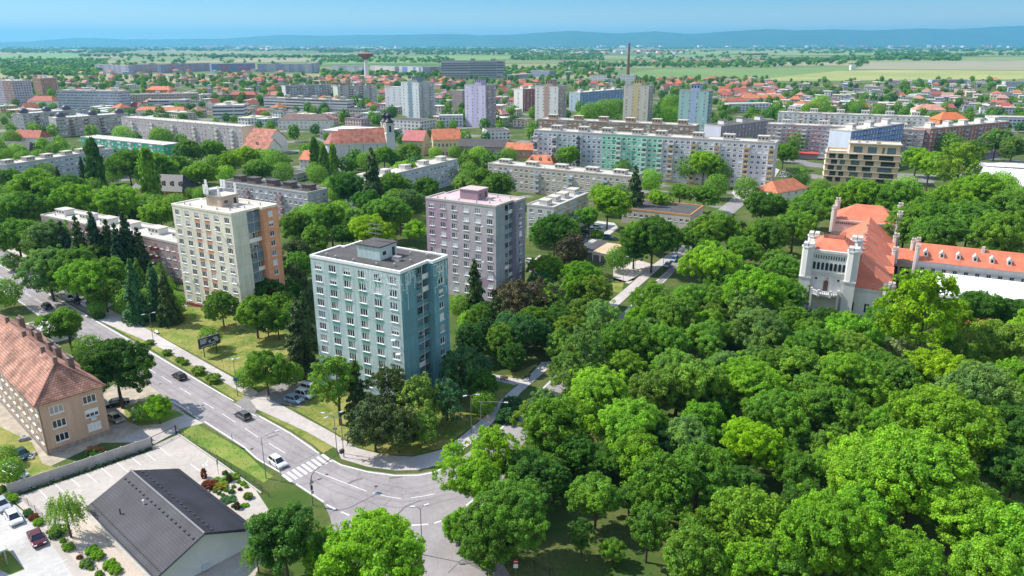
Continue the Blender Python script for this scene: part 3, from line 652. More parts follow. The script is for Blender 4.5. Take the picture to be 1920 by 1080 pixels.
def tower(label, fr, h, wallm, sidem, projm, roofm, loggia_par, panel=None, pcols=(), edge=None, boxm=None, boxcol=None, ww=1.9):
    O, th, Lb = fr; W1, W2, sh = 9.2, 5.4, 1.3; fl = 10; base = .8; fh = (h-base-.75)/fl
    root = thing('tower_block', label, 'tower block', (O.x, O.y, 0), th, 'ten storey tower blocks in the foreground')
    occupy(O.x+math.cos(th)*12-math.sin(th)*7.3, O.y+math.sin(th)*12+math.cos(th)*7.3, th, 13, 7.6)
    mb = MB(); rows = [(base+fh*k+.75, base+fh*k+2.3) for k in range(fl)]; spots = []
    def face(O2, u, n, Lf, cols, rz, m):
        for a0, a1, b0, b1 in cuts_facade(mb, O2, u, n, Lf, h-.02, cols, rows, .16, m, z0=-.5):
            c = (a0+a1)/2; spots.append((O2[0]+u[0]*c-n[0]*.12, O2[1]+u[1]*c-n[1]*.12, b0, rz, a1-a0, b1-b0))
    pc = Lb/6; face((0,0), (1,0), (0,-1), Lb, [(pc*(k+.5)-ww/2, pc*(k+.5)+ww/2) for k in range(6)], 0, 0)
    # right end: blank wall, loggia bay cut deep, then the projecting rear slab
    blank = 5.0; HR = math.pi/2
    V = lambda x, y, z: (x, y, z)
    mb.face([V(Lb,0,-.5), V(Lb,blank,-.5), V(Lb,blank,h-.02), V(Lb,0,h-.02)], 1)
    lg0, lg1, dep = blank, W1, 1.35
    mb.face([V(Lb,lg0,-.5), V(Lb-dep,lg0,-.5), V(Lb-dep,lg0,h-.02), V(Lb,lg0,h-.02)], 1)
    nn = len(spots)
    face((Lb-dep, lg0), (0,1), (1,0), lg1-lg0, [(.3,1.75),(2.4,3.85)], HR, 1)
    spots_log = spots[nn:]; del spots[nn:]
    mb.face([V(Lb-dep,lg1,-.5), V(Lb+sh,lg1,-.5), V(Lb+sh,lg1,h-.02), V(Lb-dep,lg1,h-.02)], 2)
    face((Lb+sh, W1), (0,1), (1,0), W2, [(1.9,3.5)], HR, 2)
    mb.face([V(Lb+sh,W1+W2,-.5), V(sh,W1+W2,-.5), V(sh,W1+W2,h-.02), V(Lb+sh,W1+W2,h-.02)], 0)
    mb.face([V(sh,W1+W2,-.5), V(sh,W1,-.5), V(sh,W1,h-.02), V(sh,W1+W2,h-.02)], 0)
    mb.face([V(sh,W1,-.5), V(0,W1,-.5), V(0,W1,h-.02), V(sh,W1,h-.02)], 0)
    face((0,W1), (0,-1), (-1,0), W1, [(1.6,3.2),(5.6,7.2)], -HR, 0)
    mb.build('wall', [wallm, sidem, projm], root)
    spots.sort(key=lambda s: (s[3] != 0, s[3], -s[2], s[0]))
    place_windows(root, spots + spots_log, True, 100)
    if panel:
        for k in pcols:
            for q in range(fl):
                z0 = rows[q][1]+.06 if q < fl-1 else None
                if q < fl-1: MB().box(pc*(k+.5)-ww/2-.1, pc*(k+.5)+ww/2+.1, -.012, .02, z0, rows[q+1][0]-.16, 0).build('painted_panel', panel, root)
    # loggia slabs, parapets and a middle post
    for q in range(fl):
        z = base+fh*q
        for k in (0, 1):
            y0 = lg0+.004+k*2.12; lb = MB(); pm = 0 if rng.random() < .82 else 3
            lb.box(Lb-dep+.01, Lb-.02, y0, y0+2.07, z-.12, z+.06, 1)
            lb.box(Lb-.1, Lb-.015, y0, y0+2.07, z+.062, z+1.1, pm)
            if rng.random() < .3: lb.box(Lb-.07, Lb-.03, y0+.02, y0+2.05, z+1.105, z+fh-.14, 2)
            lb.build('loggia', [loggia_par, CONC, GLASS2, FRAME], root)
    MB().box(Lb-.18, Lb+.01, lg0+2.075, lg0+2.12, 0, h-.3, 0).build('loggia_post', FRAME, root)
    # roof with its raised rim
    rim = [(0,0),(Lb,0),(Lb,W1),(Lb+sh,W1),(Lb+sh,W1+W2),(sh,W1+W2),(sh,W1),(0,W1)]
    inn = [(.4,.4),(Lb-.4,.4),(Lb-.4,W1+.4),(Lb+sh-.4,W1+.4),(Lb+sh-.4,W1+W2-.4),(sh+.4,W1+W2-.4),(sh+.4,W1-.4),(.4,W1-.4)]
    rb = MB(); rb.sheet(inn, h-.05, 0); rb.sheet([(x, y) for x, y in rim], h-.4, 0)
    out = [(-.08,-.08),(Lb+.08,-.08),(Lb+.08,W1-.08),(Lb+sh+.08,W1-.08),(Lb+sh+.08,W1+W2+.08),(sh-.08,W1+W2+.08),(sh-.08,W1+.08),(-.08,W1+.08)]
    for k in range(8):
        a, b, c, d = out[k], out[(k+1)%8], inn[(k+1)%8], inn[k]
        rb.face([(*a,h+.25),(*b,h+.25),(*c,h+.25),(*d,h+.25)], 1); rb.face([(*a,h-.35),(*b,h-.35),(*b,h+.25),(*a,h+.25)], 1)
        rb.face([(*c,h-.06),(*d,h-.06),(*d,h+.25),(*c,h+.25)], 1); rb.face([(*b,h-.35),(*a,h-.35),(*rim[k],h-.35),(*rim[(k+1)%8],h-.35)], 1)
    rb.build('roof', [roofm, edge or CONC], root)
    hb = MB().box(9.2, 15.4, 4.6, 10.2, h-.04, h+2.7, 0).box(9.0, 15.6, 4.4, 10.4, h+2.703, h+2.95, 1).box(15.4, 15.43, 5.5, 6.6, h+.9, h+1.7, 2).box(15.4, 15.43, 8.6, 9.5, h-.03, h+2, 3)
    hb.build('roof_house', [boxm or wallm, boxcol or roofm, GLASS, DARKMETAL], root)
    for x, y in ((3,2),(6,1.5),(17,1.6),(20.5,3),(21.5,7),(18,11.5),(6,11.8),(11,1.4),(22,12)):
        MB().cone(x, y, h-.05, h+.5, .16, .16, 8, 0).cone(x, y, h+.503, h+.62, .28, .2, 8, 0).build('roof_vent', METAL, root)
    MB().box(17.2, 19.0, 6.2, 7.2, h-.04, h+.75, 0).box(17.1, 19.1, 6.1, 7.3, h+.753, h+.85, 1).build('ventilation_box', [CONC, METAL], root)
    return root, Lb, fh, base
TW = {}
frT = frame((580,480), (751,510.5), 29, -30)
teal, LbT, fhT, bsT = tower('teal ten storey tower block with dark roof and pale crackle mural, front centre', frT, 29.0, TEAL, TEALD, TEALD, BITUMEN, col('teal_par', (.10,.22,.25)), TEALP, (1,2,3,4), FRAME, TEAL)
# crackle lines painted over the top corner of the teal tower
cr = MB(); r5 = random.Random(11)
def crack(face, n, x0, x1):
    for k in range(n):
        x = r5.uniform(x0, x1); z = 28.4 - abs(r5.gauss(0, .4)); 
        for s in range(r5.randint(3, 8)):
            if r5.random() < .55: x2, z2 = x, z - r5.uniform(.5, 1.8)
            else: x2, z2 = x + r5.choice((-1, 1))*r5.uniform(.2, .9), z
            x2 = min(max(x2, x0), x1)
            a0, a1, b0, b1 = min(x, x2)-.055, max(x, x2)+.055, min(z, z2)-.055, max(z, z2)+.055
            if face == 0: cr.box(a0, a1, -.016, -.001, b0, b1)
            elif face == 1: cr.box(LbT+.001, LbT+.016, a0, a1, b0, b1)
            else: cr.box(LbT+1.301, LbT+1.316, a0, a1, b0, b1)
            x, z = x2, z2
crack(0, 40, LbT-10.5, LbT-.1); crack(1, 14, .1, 4.9); crack(2, 14, 9.3, 14.5)
cr.build('mural_lines', M('pale_mural_paint', (.66,.74,.74), .8, .05, 2), teal)
frW = frame((322,383), (432.5,401.5), 29.5, -30.5)
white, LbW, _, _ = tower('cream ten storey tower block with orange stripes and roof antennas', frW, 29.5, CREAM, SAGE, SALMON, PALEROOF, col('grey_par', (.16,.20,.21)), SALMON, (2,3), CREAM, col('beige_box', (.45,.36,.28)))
MB().box(.2, LbW-.2, -.02, .01, -.3, .9).build('plinth', col('red_plinth', (.26,.05,.045)), white)
frM = frame((797,371), (930,387), 28.8, -30.5)
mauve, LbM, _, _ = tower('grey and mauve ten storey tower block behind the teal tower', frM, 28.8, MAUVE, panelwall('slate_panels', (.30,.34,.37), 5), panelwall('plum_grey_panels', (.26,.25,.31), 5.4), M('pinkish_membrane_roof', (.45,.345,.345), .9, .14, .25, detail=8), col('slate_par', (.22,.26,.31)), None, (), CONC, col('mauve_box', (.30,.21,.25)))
# antennas on the cream tower, aerial on the teal one
h = 29.5
MB().box(5.2, 8.6, 8.6, 11.4, h-.04, h+3.6).build('equipment_cabin', col('pale_blue_cabin', (.55,.60,.66)), white)
for x, y in ((3.4,9.6),(6.8,12.2),(8.0,12.2),(9.4,4.4),(10.6,4.4),(15.2,4.4),(15.2,10)):
    a = MB().cone(x, y, h, h+5.4, .07, .05, 6, 0)
    for k in (-.25, .25): a.box(x+k-.16, x+k+.16, y-.4, y-.22, h+3.2, h+5.8, 1)
    a.build('antenna_mast', [METAL, FRAME], white)
MB().box(9.3, 15.3, 4.55, 4.59, h+2.96, h+3.9).box(9.0,9.04,4.5,10.3,h+2.96,h+3.9).build('roof_railing', METAL, white)
a = MB().cone(11.6, 8, 31.9, 36.4, .05, .03, 6, 0)
for z in (33.6, 34.6, 35.6):
    a.box(9.8, 13.4, 7.98, 8.02, z, z+.04)
    for k in range(7): a.box(9.9+k*.55, 9.94+k*.55, 7.4, 8.6, z+.045, z+.08)
a.build('aerial', METAL, teal)
for x, z, s in ((LbT-2.0, 14.2, 1), (LbT-.9, 11.3, 1)):
    MB().tube([(x,-.01,z),(x,-.7,z+.1)], .03).cone(x, -.8, z-.05, z+.3, .45, .5, 10, 1).build('satellite_dish', [METAL, FRAME], teal)
for o_, zs in ((mauve, ((22.5, 20.3), (12.0, 20.4))), (white, ((24.5, 18.5), (13.5, 20.5), (10, 2.4)))):
    for z, x in zs: MB().tube([(x,-.01,z),(x,-.8,z+.2)], .035).cone(x, -.85, z, z+.3, .3, .36, 10, 1).build('satellite_dish', [METAL, FRAME], o_)
# ---------------------------------------------------------------- four-storey slabs
g4 = 'four storey apartment slabs'
LILAC = col('lilac_grey', (.36,.35,.41)); PINKB = col('dusty_rose', (.37,.25,.24)); SKYB = col('pale_blue', (.38,.44,.52))
OCHRE = col('ochre', (.52,.33,.13)); WARM = col('warm_grey', (.42,.38,.33)); GREYW = col('light_grey', (.47,.47,.47)); WHITEG = col('greyish_white', (.60,.60,.59))
DARKB = col('dark_box', (.16,.12,.11)); NAVY = col('navy', (.06,.07,.10)); YEL = col('sand_yellow', (.50,.36,.18))
block('apartment_block', 'dusty rose four storey slab with pale boxed roof behind the row of dark pines', 'apartment block', frame((85,402),(331,461),13,-31), 11.5, 13, PINKB, 4, PALEROOF, 27, 3, 2, units=6, umat=WHITE, udim=(5.5,3.6,1.8), group=g4, balc=(4,10,16,22), bcol=col('burgundy', (.20,.06,.07)), maxn=100)
block('apartment_block', 'lilac four storey slab with grey roof and dark brown roof houses', 'apartment block', frame((415,340),(577,362),13,-31), 11.5, 13, LILAC, 4, BITUMEN, 18, 3, 2, units=5, umat=DARKB, udim=(5,3.6,2.2), group=g4, balc=(5,12), bcol=col('rose_par', (.35,.2,.2)))
block('apartment_block', 'four storey slab with pale roof and turquoise end bay beside the poplars', 'apartment block', frame((687,341),(853,298),13,61), 11.5, 13, SKYB, 4, PALEROOF, 24, 2, 3, units=5, umat=WHITE, udim=(5,3.8,1.8), group=g4, stripe=(col('turquoise', (.10,.42,.45)), (0,1,6,7)))
block('apartment_block', 'grey four storey slab with pale roof in front of the long pastel block', 'apartment block', frame((917,306),(1185,333),13,-31), 11.5, 13, WARM, 4, PALEROOF, 26, 3, 2, units=5, umat=CONC, udim=(6,3.8,1.9), group=g4, balc=(3,9,15,21), bcol=SKYB)
block('apartment_block', 'ochre and grey four storey slab beside the mauve tower block', 'apartment block', frame((1040,390),(1102,362),13,61), 11.5, 13, GREYW, 4, PALEROOF, 14, 3, 3, units=4, umat=WHITE, udim=(4.5,3.6,1.8), group=g4, stripe=(OCHRE, (1,4,5,9,12)))
block('apartment_block', 'pale blue four storey slab at the left edge behind the pointed cypresses', 'apartment block', frame((12,310),(212,279),13), 11, 13, SKYB, 4, PALEROOF, 22, 2, 2, units=6, umat=CONC, udim=(5,3.6,1.8), group=g4)
# ---------------------------------------------------------------- eight-storey slabs
g8 = 'long eight storey apartment slabs'
O, th, Lb = frame((997,245), (1456,267), 24, -26)
parts = [(0, .31, col('ice_blue', (.43,.48,.54)), NAVY, (0,4,9), 14), (.31, .57, col('mint', (.27,.57,.43)), col('pale_mint', (.42,.66,.55)), (3,8,11), 12), (.57, 1, col('silver_lilac', (.48,.48,.52)), YEL, (1,5,9,14,18), 19)]
root = thing('apartment_block', 'very long pastel eight storey slab, blue, mint and lilac, with navy and sand balconies', 'apartment block', (O.x, O.y, 0), th, g8)
occupy(O.x+math.cos(th)*Lb/2-math.sin(th)*6, O.y+math.sin(th)*Lb/2+math.cos(th)*6, th, Lb/2, 6)
mb = MB(); allsp = []; rows = [(1.2+2.72*k+.8, 1.2+2.72*k+2.2) for k in range(8)]; HB = 24.0; nb = 0; exb = MB()
for pi_, (t0, t1, wm, bm_, bal, nc) in enumerate(parts):
    x0 = Lb*t0; Lf = Lb*(t1-t0); pc = Lf/nc
    for a0, a1, b0, b1 in cuts_facade(mb, (x0, 0), (1,0), (0,-1), Lf, HB-.02, [(pc*(k+.5)-.8, pc*(k+.5)+.8) for k in range(nc)], rows, .16, pi_, z0=-.5):
        allsp.append((x0+(a0+a1)/2, .12, b0, 0, a1-a0, b1-b0))
    for k in bal:
        for q in range(8):
            z = 1.2+2.72*q+.05; x = x0+pc*(k+.5); w = pc*.92; b = MB()
            b.box(x-w/2, x+w/2, -1.25, -.003, z, z+.14, 1).box(x-w/2, x+w/2, -1.3, -1.22, z+.03, z+1.1, 0).box(x-w/2, x-w/2+.07, -1.22, -.003, z+.143, z+2.3, 2).box(x+w/2-.07, x+w/2, -1.22, -.003, z+.143, z+2.3, 2)
            b.build('balcony', [bm_ if rng.random() < .7 else WHITE, CONC, FRAME], root); nb += 1
mb.face([(Lb,0,-.5),(Lb,12,-.5),(Lb,12,HB-.02),(Lb,0,HB-.02)], 2); mb.face([(0,12,-.5),(0,0,-.5),(0,0,HB-.02),(0,12,HB-.02)], 0); mb.face([(Lb,12,-.5),(0,12,-.5),(0,12,HB-.02),(Lb,12,HB-.02)], 1)
mb.build('wall', [p[2] for p in parts], root)
for k in (2, 6): 
    x0 = Lb*.31+Lb*.26/12*(k+.1)
    for q in (0,1,3,4,6): MB().box(x0, x0+Lb*.26/12*.8, -.014, .02, 3.5+2.72*q, 4.65+2.72*q).build('painted_panel', col('emerald', (.06,.33,.20)), root)
allsp.sort(key=lambda s: (-s[2], s[0])); place_windows(root, allsp, False, 100)
rb = MB().box(.35, Lb-.35, .35, 11.65, HB-.3, HB, 0).box(-.1, Lb+.1, -.1, .35, HB-.3, HB+.3, 1).box(-.1, Lb+.1, 11.65, 12.1, HB-.3, HB+.3, 1).box(-.1,.35,.352,11.648,HB-.3,HB+.3,1).box(Lb-.35,Lb+.1,.352,11.648,HB-.3,HB+.3,1)
rb.build('roof', [PALEROOF, CONC], root)
roof_units(root, [(Lb*t, 6, 5.5, 4.5, 2.6) for t in (.09,.215,.32,.45,.55,.7,.82,.95)], HB, CONC, PALEROOF)
block('apartment_block', 'brown slab with beige roof houses right behind the long pastel block', 'apartment block', frame((1005,224),(1307,235),24,-25), 12, 24, col('cocoa', (.30,.20,.145)), 8, PALEROOF, 30, 3, 2, units=6, umat=col('cocoa_box', (.36,.25,.18)), udim=(5.5,4.5,2.6), group=g8, stripe=(WARM, (4,5,9,14,15,21,26)))
block('apartment_block', 'slab with blank pale blue gable and deep blue long side behind the beige terraced block', 'apartment block', frame((1591,246),(1701,232),24,40), 13, 24, col('denim', (.12,.21,.42)), 8, PALEROOF, 18, 2, 0, units=3, umat=WHITE, udim=(5,4,3), group=g8, wallside=col('gable_blue', (.52,.57,.67)), stripe=(col('royal', (.05,.10,.28)), (4,9,14)))
block('apartment_block', 'red brown slab running away to the right edge of town', 'apartment block', frame((1742,241),(1897,228),21,30), 12, 21, col('brick_red', (.30,.15,.13)), 7, PALEROOF, 24, 2, 3, units=5, umat=WHITE, udim=(5,4,2.8), group=g8, balc=(2,6,10,14,18,22), bcol=SKYB, stripe=(col('salmon2', (.45,.2,.15)), (4,8,12,16,20)))
block('apartment_block', 'pink and grey slab behind the slab with the blank blue gable', 'apartment block', frame((1440,232),(1735,245),20,-24), 12, 20, col('greyish_rose', (.40,.34,.34)), 7, PALEROOF, 30, 2, 2, units=4, umat=WHITE, udim=(5,4,2.8), group=g8, balc=(2,7,12,17,22,27), bcol=WHITE, stripe=(col('rose', (.45,.20,.18)), (4,5,9,10,14,19,24)))
block('apartment_block', 'long white slab with white roof houses and two pink bays', 'apartment block', frame((1460,210),(1744,221),20,-25), 12, 20, WHITEG, 7, PALEROOF, 28, 3, 2, units=6, umat=WHITE, udim=(5.5,4.5,3), group=g8, balc=(1,6,10,15,19,24), bcol=GREYW, stripe=(col('rose3', (.5,.27,.25)), (4,9)))
block('apartment_block', 'long pinkish grey six storey slab with cream gable at the left', 'apartment block', frame((234,219),(445,239),16.5,-31), 12, 16.5, col('pinkish_grey', (.46,.40,.41)), 5, PALEROOF, 34, 0, 2, group=g8, wallside=col('peach', (.57,.42,.31)), balc=(3,9,15,21,27,31), bcol=WHITE)
block('apartment_block', 'low white roofed slab with bright green walls at the left', 'apartment block', frame((147,257),(310,272),11.5,-30), 12, 11.5, col('bright_green', (.05,.34,.22)), 3, M('near_white_roof', (.60,.58,.53), .9, .08, .4), 24, 3, 2, group=g4, stripe=(WHITEG, (2,5,8,11,14,17,20)))
# ---------------------------------------------------------------- thirteen-storey point blocks
def point(label, pc_, h, ang, L_, W_, wm, sm, fl=13, mid=None, lc=2, rc=6):
    c = P(*pc_, h); th = R(ang); o = c - Vector((math.cos(th), math.sin(th), 0))*L_
    fr = (Vector((o.x, o.y, 0)), th, L_)
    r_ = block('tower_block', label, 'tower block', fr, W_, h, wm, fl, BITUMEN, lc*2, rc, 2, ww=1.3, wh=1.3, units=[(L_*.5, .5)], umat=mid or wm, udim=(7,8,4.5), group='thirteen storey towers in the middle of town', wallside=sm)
    if mid: MB().box(L_*.40, L_*.60, -.03, .02, 0, h+.3).build('painted_stripe', mid, r_)
    for k in range(fl):
        z = 1.1+(h-1.9)/fl*k
        for y in (W_*.25, W_*.75): MB().box(L_+.003, L_+1.1, y-1.6, y+1.6, z, z+.12, 0).box(L_+1.03, L_+1.1, y-1.6, y+1.6, z+.123, z+1.0, 1).build('balcony', [CONC, rng.choice((sm, WHITE, YEL))], r_)
    return r_
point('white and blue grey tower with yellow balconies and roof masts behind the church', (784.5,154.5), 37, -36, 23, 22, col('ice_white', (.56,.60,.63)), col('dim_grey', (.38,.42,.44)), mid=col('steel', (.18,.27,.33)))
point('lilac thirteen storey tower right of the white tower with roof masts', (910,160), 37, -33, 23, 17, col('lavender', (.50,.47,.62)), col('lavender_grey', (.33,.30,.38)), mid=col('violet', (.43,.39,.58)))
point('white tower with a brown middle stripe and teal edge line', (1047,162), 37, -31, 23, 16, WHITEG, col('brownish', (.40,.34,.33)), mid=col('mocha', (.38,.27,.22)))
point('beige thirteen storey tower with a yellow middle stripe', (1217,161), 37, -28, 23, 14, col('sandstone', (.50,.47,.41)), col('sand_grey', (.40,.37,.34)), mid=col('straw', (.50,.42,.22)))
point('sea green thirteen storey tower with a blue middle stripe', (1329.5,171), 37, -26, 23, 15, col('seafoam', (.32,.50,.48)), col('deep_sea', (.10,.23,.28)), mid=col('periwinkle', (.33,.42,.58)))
for i_, (px, py) in enumerate(((752,150),(760,146),(790,147),(800,148))):
    pass
# ---------------------------------------------------------------- mid-distance blocks
gm_ = 'mid-rise blocks in the older town'
block('apartment_block', 'blue slab with white roof houses between the white and beige towers', 'apartment block', frame((1110,175),(1150,166),20,50), 15, 20, col('steel_blue', (.16,.26,.40)), 7, PALEROOF, 14, 2, 2, units=4, umat=WHITE, group=gm_, wallside=col('grey_blue', (.36,.46,.55)))
block('apartment_block', 'narrow white slab with red brown long side left of the brown striped tower', 'apartment block', frame((990,168),(1003,165),24,45), 14, 24, col('maroon', (.28,.12,.10)), 8, PALEROOF, 5, 2, 1, units=2, umat=WHITE, group=gm_, wallside=WHITEG)
block('apartment_block', 'lilac slab with boxed roof beside the sea green tower', 'apartment block', frame((1379,239),(1427,222),16,42), 14, 16, col('dusk', (.26,.22,.27)), 5, BITUMEN, 16, 2, 0, units=3, umat=WHITE, udim=(5,5,3), group=gm_, wallside=col('lilac_white', (.50,.52,.62)))
block('apartment_block', 'white gabled slab with blue grey bays, left of the pair on the old town edge', 'apartment block', frame((542,162),(612,157.5),20,36), 14, 20, col('slate_brown', (.25,.24,.26)), 6, BITUMEN, 16, 2, 0, units=3, umat=CONC, group=gm_, wallside=col('grey_lilac2', (.47,.48,.54)), stripe=(SKYB, (2,3,6,7,10,11)))
block('apartment_block', 'pale green gabled slab with brown strips, right of the pair', 'apartment block', frame((637,163),(701,159.5),20,36), 14, 20, GREYW, 6, BITUMEN, 15, 2, 0, units=3, umat=CONC, group=gm_, wallside=col('pale_sage', (.46,.51,.46)), stripe=(col('umber', (.22,.13,.10)), (1,4,5,8,9,12)))
block('apartment_block', 'slim white high-rise standing just left of the white and blue tower', 'apartment block', frame((728,165),(748,162.5),26,-34), 14, 26, col('cool_white', (.52,.54,.58)), 8, PALEROOF, 3, 2, 2, group=gm_)
BAND = lambda n, w, g=(.05,.06,.08), **k: farwall('banded_'+n, w, g, **k)
def far(name, label, fr, W, h, wm, roofm=None, units=0, group=gm_, cat='apartment block', um=None, edge=None, ud=(5,4,3)):
    return block(name, label, cat, fr, W, h, wm, roofm=roofm or PALEROOF, units=units, umat=um or WHITE, group=group, simple=True, edge=edge, udim=ud)
far('office_building', 'grey slab banded with rows of white balconies above the church square', frame((480,184),(662,187),15,-24), 13, 15, BAND('a', (.50,.50,.50), pu=30, wu=.97, wv=.42, pv=3, wall2=(.28,.24,.24)), units=6, um=CONC)
far('office_building', 'green and white office slab with dark window bands', frame((395,199),(457,197),14,10), 22, 14, BAND('b', (.55,.56,.58), pu=20, wu=.97, wv=.4, pv=3.4), um=WHITE, units=1)
far('school_building', 'beige three storey school building with flat pale roof', frame((250,181),(337,172),12,20), 14, 12, farwall('beige_school', (.46,.39,.33)), units=1)
far('office_building', 'blue and white office building in front of the beige school', frame((278,190),(345,186),10,5), 12, 10, BAND('c', (.45,.50,.58), pu=12, wu=.95, wv=.45, pv=3.3))
far('office_building', 'large pale blue grey slab with gridded windows at the far left', frame((107,169),(222,171),22,-12), 16, 22, farwall('gridded', (.42,.45,.52), pu=1.8, pv=3, wu=.6, wv=.5), units=3)
far('tower_block', 'mauve and white high-rise cut by the left edge of the view', frame((-12,150),(17,152),30,-30), 22, 30, farwall('edge_tower', (.42,.38,.44), wall2=(.35,.22,.2)), units=1, cat='tower block')
far('tower_block', 'orange and beige high-rise at the far left among trees', frame((54,147),(81,146.5),24,-25), 26, 24, farwall('orange_tower', (.48,.27,.17), wall2=(.52,.45,.36)), units=1, cat='tower block')
for q, (a, b, W_, lab) in enumerate((((42,214),(140,206),14,'grey block with dark domes on its roof, rear wing at the left'), ((104,222),(240,213),16,'grey block with dark domes on its roof, front wing at the left'))):
    r_ = block('apartment_block', lab, 'apartment block', frame(a, b, 15), W_, 15, col('greige', (.37,.36,.35)), 5, M('light_grey_roof', (.50,.49,.47), .9, .1, .3), 18 + 6*q, 3, 3, group=gm_, wh=1.5, balc=(4,9,14), bcol=DARKB)
    L_ = frame(a, b, 15)[2]
    for t in (.12, .55, .93): MB().lathe(L_*t, W_*.5, [(3.6,15.3),(3.6,16.5),(3.3,17.8),(2.2,19),(0.05,19.6)], 14).build('dome', M('dark_dome_metal', (.06,.06,.09), .4, .1, 1), r_, smooth=True)
for q, (a, b, h_, c_, c2, lab) in enumerate((((177,121),(240,123),20,(.40,.38,.50),(.30,.28,.42),'far lilac slab leftmost along the fields'),((242,122),(297,120),20,(.46,.36,.36),(.38,.34,.42),'far rose slab second along the fields'),((300,121),(394,118),21,(.36,.34,.46),(.42,.28,.32),'far grey violet slab third along the fields'),((396,120),(478,118.5),21,(.22,.25,.45),(.38,.20,.26),'far dark blue and red slab along the fields'),((482,120),(578,120),21,(.33,.33,.47),(.46,.46,.52),'far blue grey slab left of the water tower'),((580,119),(599,117),24,(.52,.50,.50),(.3,.32,.5),'far pale point block left of the water tower'),((621,123),(684,124),20,(.52,.53,.60),(.36,.38,.55),'far white and blue slab beside the water tower'),((694,123),(740,125),20,(.50,.45,.50),(.60,.56,.52),'far pinkish slab right of the water tower'),((744,124),(792,126),20,(.56,.57,.62),(.14,.24,.52),'far white slab with a blue bay right of the water tower'),((796,126),(838,124),20,(.40,.38,.45),(.33,.24,.26),'far brownish slab left of the hospital'))):
    far('apartment_block', lab, frame(a, b, h_), 12, h_, farwall('far_slab_%d' % q, c_, wall2=c2), units=0, group='far slabs along the edge of town')
h_ = 38
hos = far('hospital', 'huge dark banded hospital slab standing above the far trees', frame((836,113),(937,115),h_,-10), 20, h_, BAND('hospital', (.36,.38,.40), (.035,.045,.06), pu=60, wu=.99, wv=.52, pv=3.3), BITUMEN, units=3, cat='hospital', um=CONC, ud=(9,8,4))
far('clinic_building', 'pale low clinic in front of the hospital', frame((965,140),(1000,138),9), 20, 9, BAND('clinic', (.40,.44,.52), pu=30, wu=.98))
far('clinic_building', 'dark flat roofed clinic tower right of the hospital', frame((995,132),(1030,133),14), 25, 14, BAND('clinic2', (.12,.16,.26), (.3,.34,.42), pu=40, wu=.98, wv=.35), BITUMEN)
far('apartment_house', 'white cubic apartment house left of the chimney', frame((1107,141),(1136,141),17,-20), 14, 17, farwall('white_cube', (.68,.68,.67), wu=.4, wv=.42))
far('apartment_house', 'white cubic apartment house at the foot of the chimney', frame((1156,141),(1188,142),17,-20), 16, 17, farwall('white_cube', (.68,.68,.67)))
far('office_building', 'white modern two storey building behind the church', frame((732,224),(785,229),11,-30), 22, 11, farwall('white_modern', (.56,.55,.56), pu=4, wu=.45), BITUMEN, group=None)
far('market_hall', 'broad flat white roofed hall behind the church', frame((612,242),(702,252),7,-20), 34, 7, farwall('hall_wall', (.42,.40,.38)), M('bright_membrane', (.66,.65,.62), .85, .06, .3), cat='hall', group=None)
far('office_building', 'small pale office with brick red corner behind the lilac tower', frame((823,218),(868,216),10,5), 14, 10, farwall('pale_office', (.46,.49,.55), wall2=(.4,.22,.16)), cat='office', group=None)
far('office_building', 'white box house with dark top storey beside the lilac tower', frame((915,246),(953,243),10,15), 16, 10, farwall('white_box', (.6,.61,.63)), BITUMEN, cat='office', group=None)
far('warehouse', 'brown windowless block left of the lilac tower', frame((849,170),(866,169),22,-30), 12, 22, farwall('brown_block', (.30,.24,.23), wu=.2), cat='warehouse', group=None)
far('school_building', 'long pale blue and white school at the right edge', frame((1850,217),(1990,224),10,-12), 16, 10, BAND('school', (.52,.58,.66), pu=3.4, wu=.72, wv=.5), cat='school', group=None)
far('school_building', 'low pale school wing behind the sea green tower', frame((1372,196),(1440,193),9,10), 18, 9, BAND('school2', (.55,.57,.60), pu=4, wu=.6), cat='school', group=None)
far('apartment_block', 'long blue and white row at the far right by the yellow field', frame((1752,150),(1810,149),10,8), 11, 10, farwall('far_row', (.42,.46,.58), wall2=(.5,.35,.33)))
far('apartment_block', 'long pale row at the right edge by the yellow field', frame((1875,152),(1960,154),10,-3), 11, 10, farwall('far_row2', (.46,.47,.50), wall2=(.3,.45,.5)))
# hall with grey roof, garages
hall = block('sports_hall', 'single storey hall with grey flat roof and orange fascia near the crossing', 'hall', frame((1166,391),(1295,404),6,-28), 21, 6, col('hall_pale', (.50,.45,.40)), 1, BITUMEN, 12, 5, 0, ww=1.5, wh=1.2, base=2.2, edge=col('orange_fascia', (.52,.25,.10)))
for k, (p0, p1, rm, lab) in enumerate((((1094,466),(1112,470),BITUMEN,'garage with dark roof behind the mauve tower, left of the pair'), ((1110,473),(1141,476),PALEROOF,'garage with rusty pale roof behind the mauve tower, right of the pair'))):
    O, th, Lb = frame(p0, p1, 3.2, -29); W_ = 14
    g = thing('garage', lab, 'garage', (O.x, O.y, 0), th, 'row of garages'); occupy(O.x+Lb/2, O.y+5, th, Lb/2+2, 9)
    MB().box(0, Lb, 0, W_, -.2, 3.0, 0, skip='t').build('wall', WHITE, g); MB().box(-.2, Lb+.2, -.2, W_+.2, 3.003, 3.25).build('roof', rm if k == 0 else M('rusty_pale_roof', (.50,.42,.33), .9, .3, .3, col2=(.55,.30,.14)), g)
    for q in range(2): MB().box(Lb*(q+.12)/2, Lb*(q+.88)/2, -.05, .02, .02, 2.3).build('garage_door', DARKB, g)
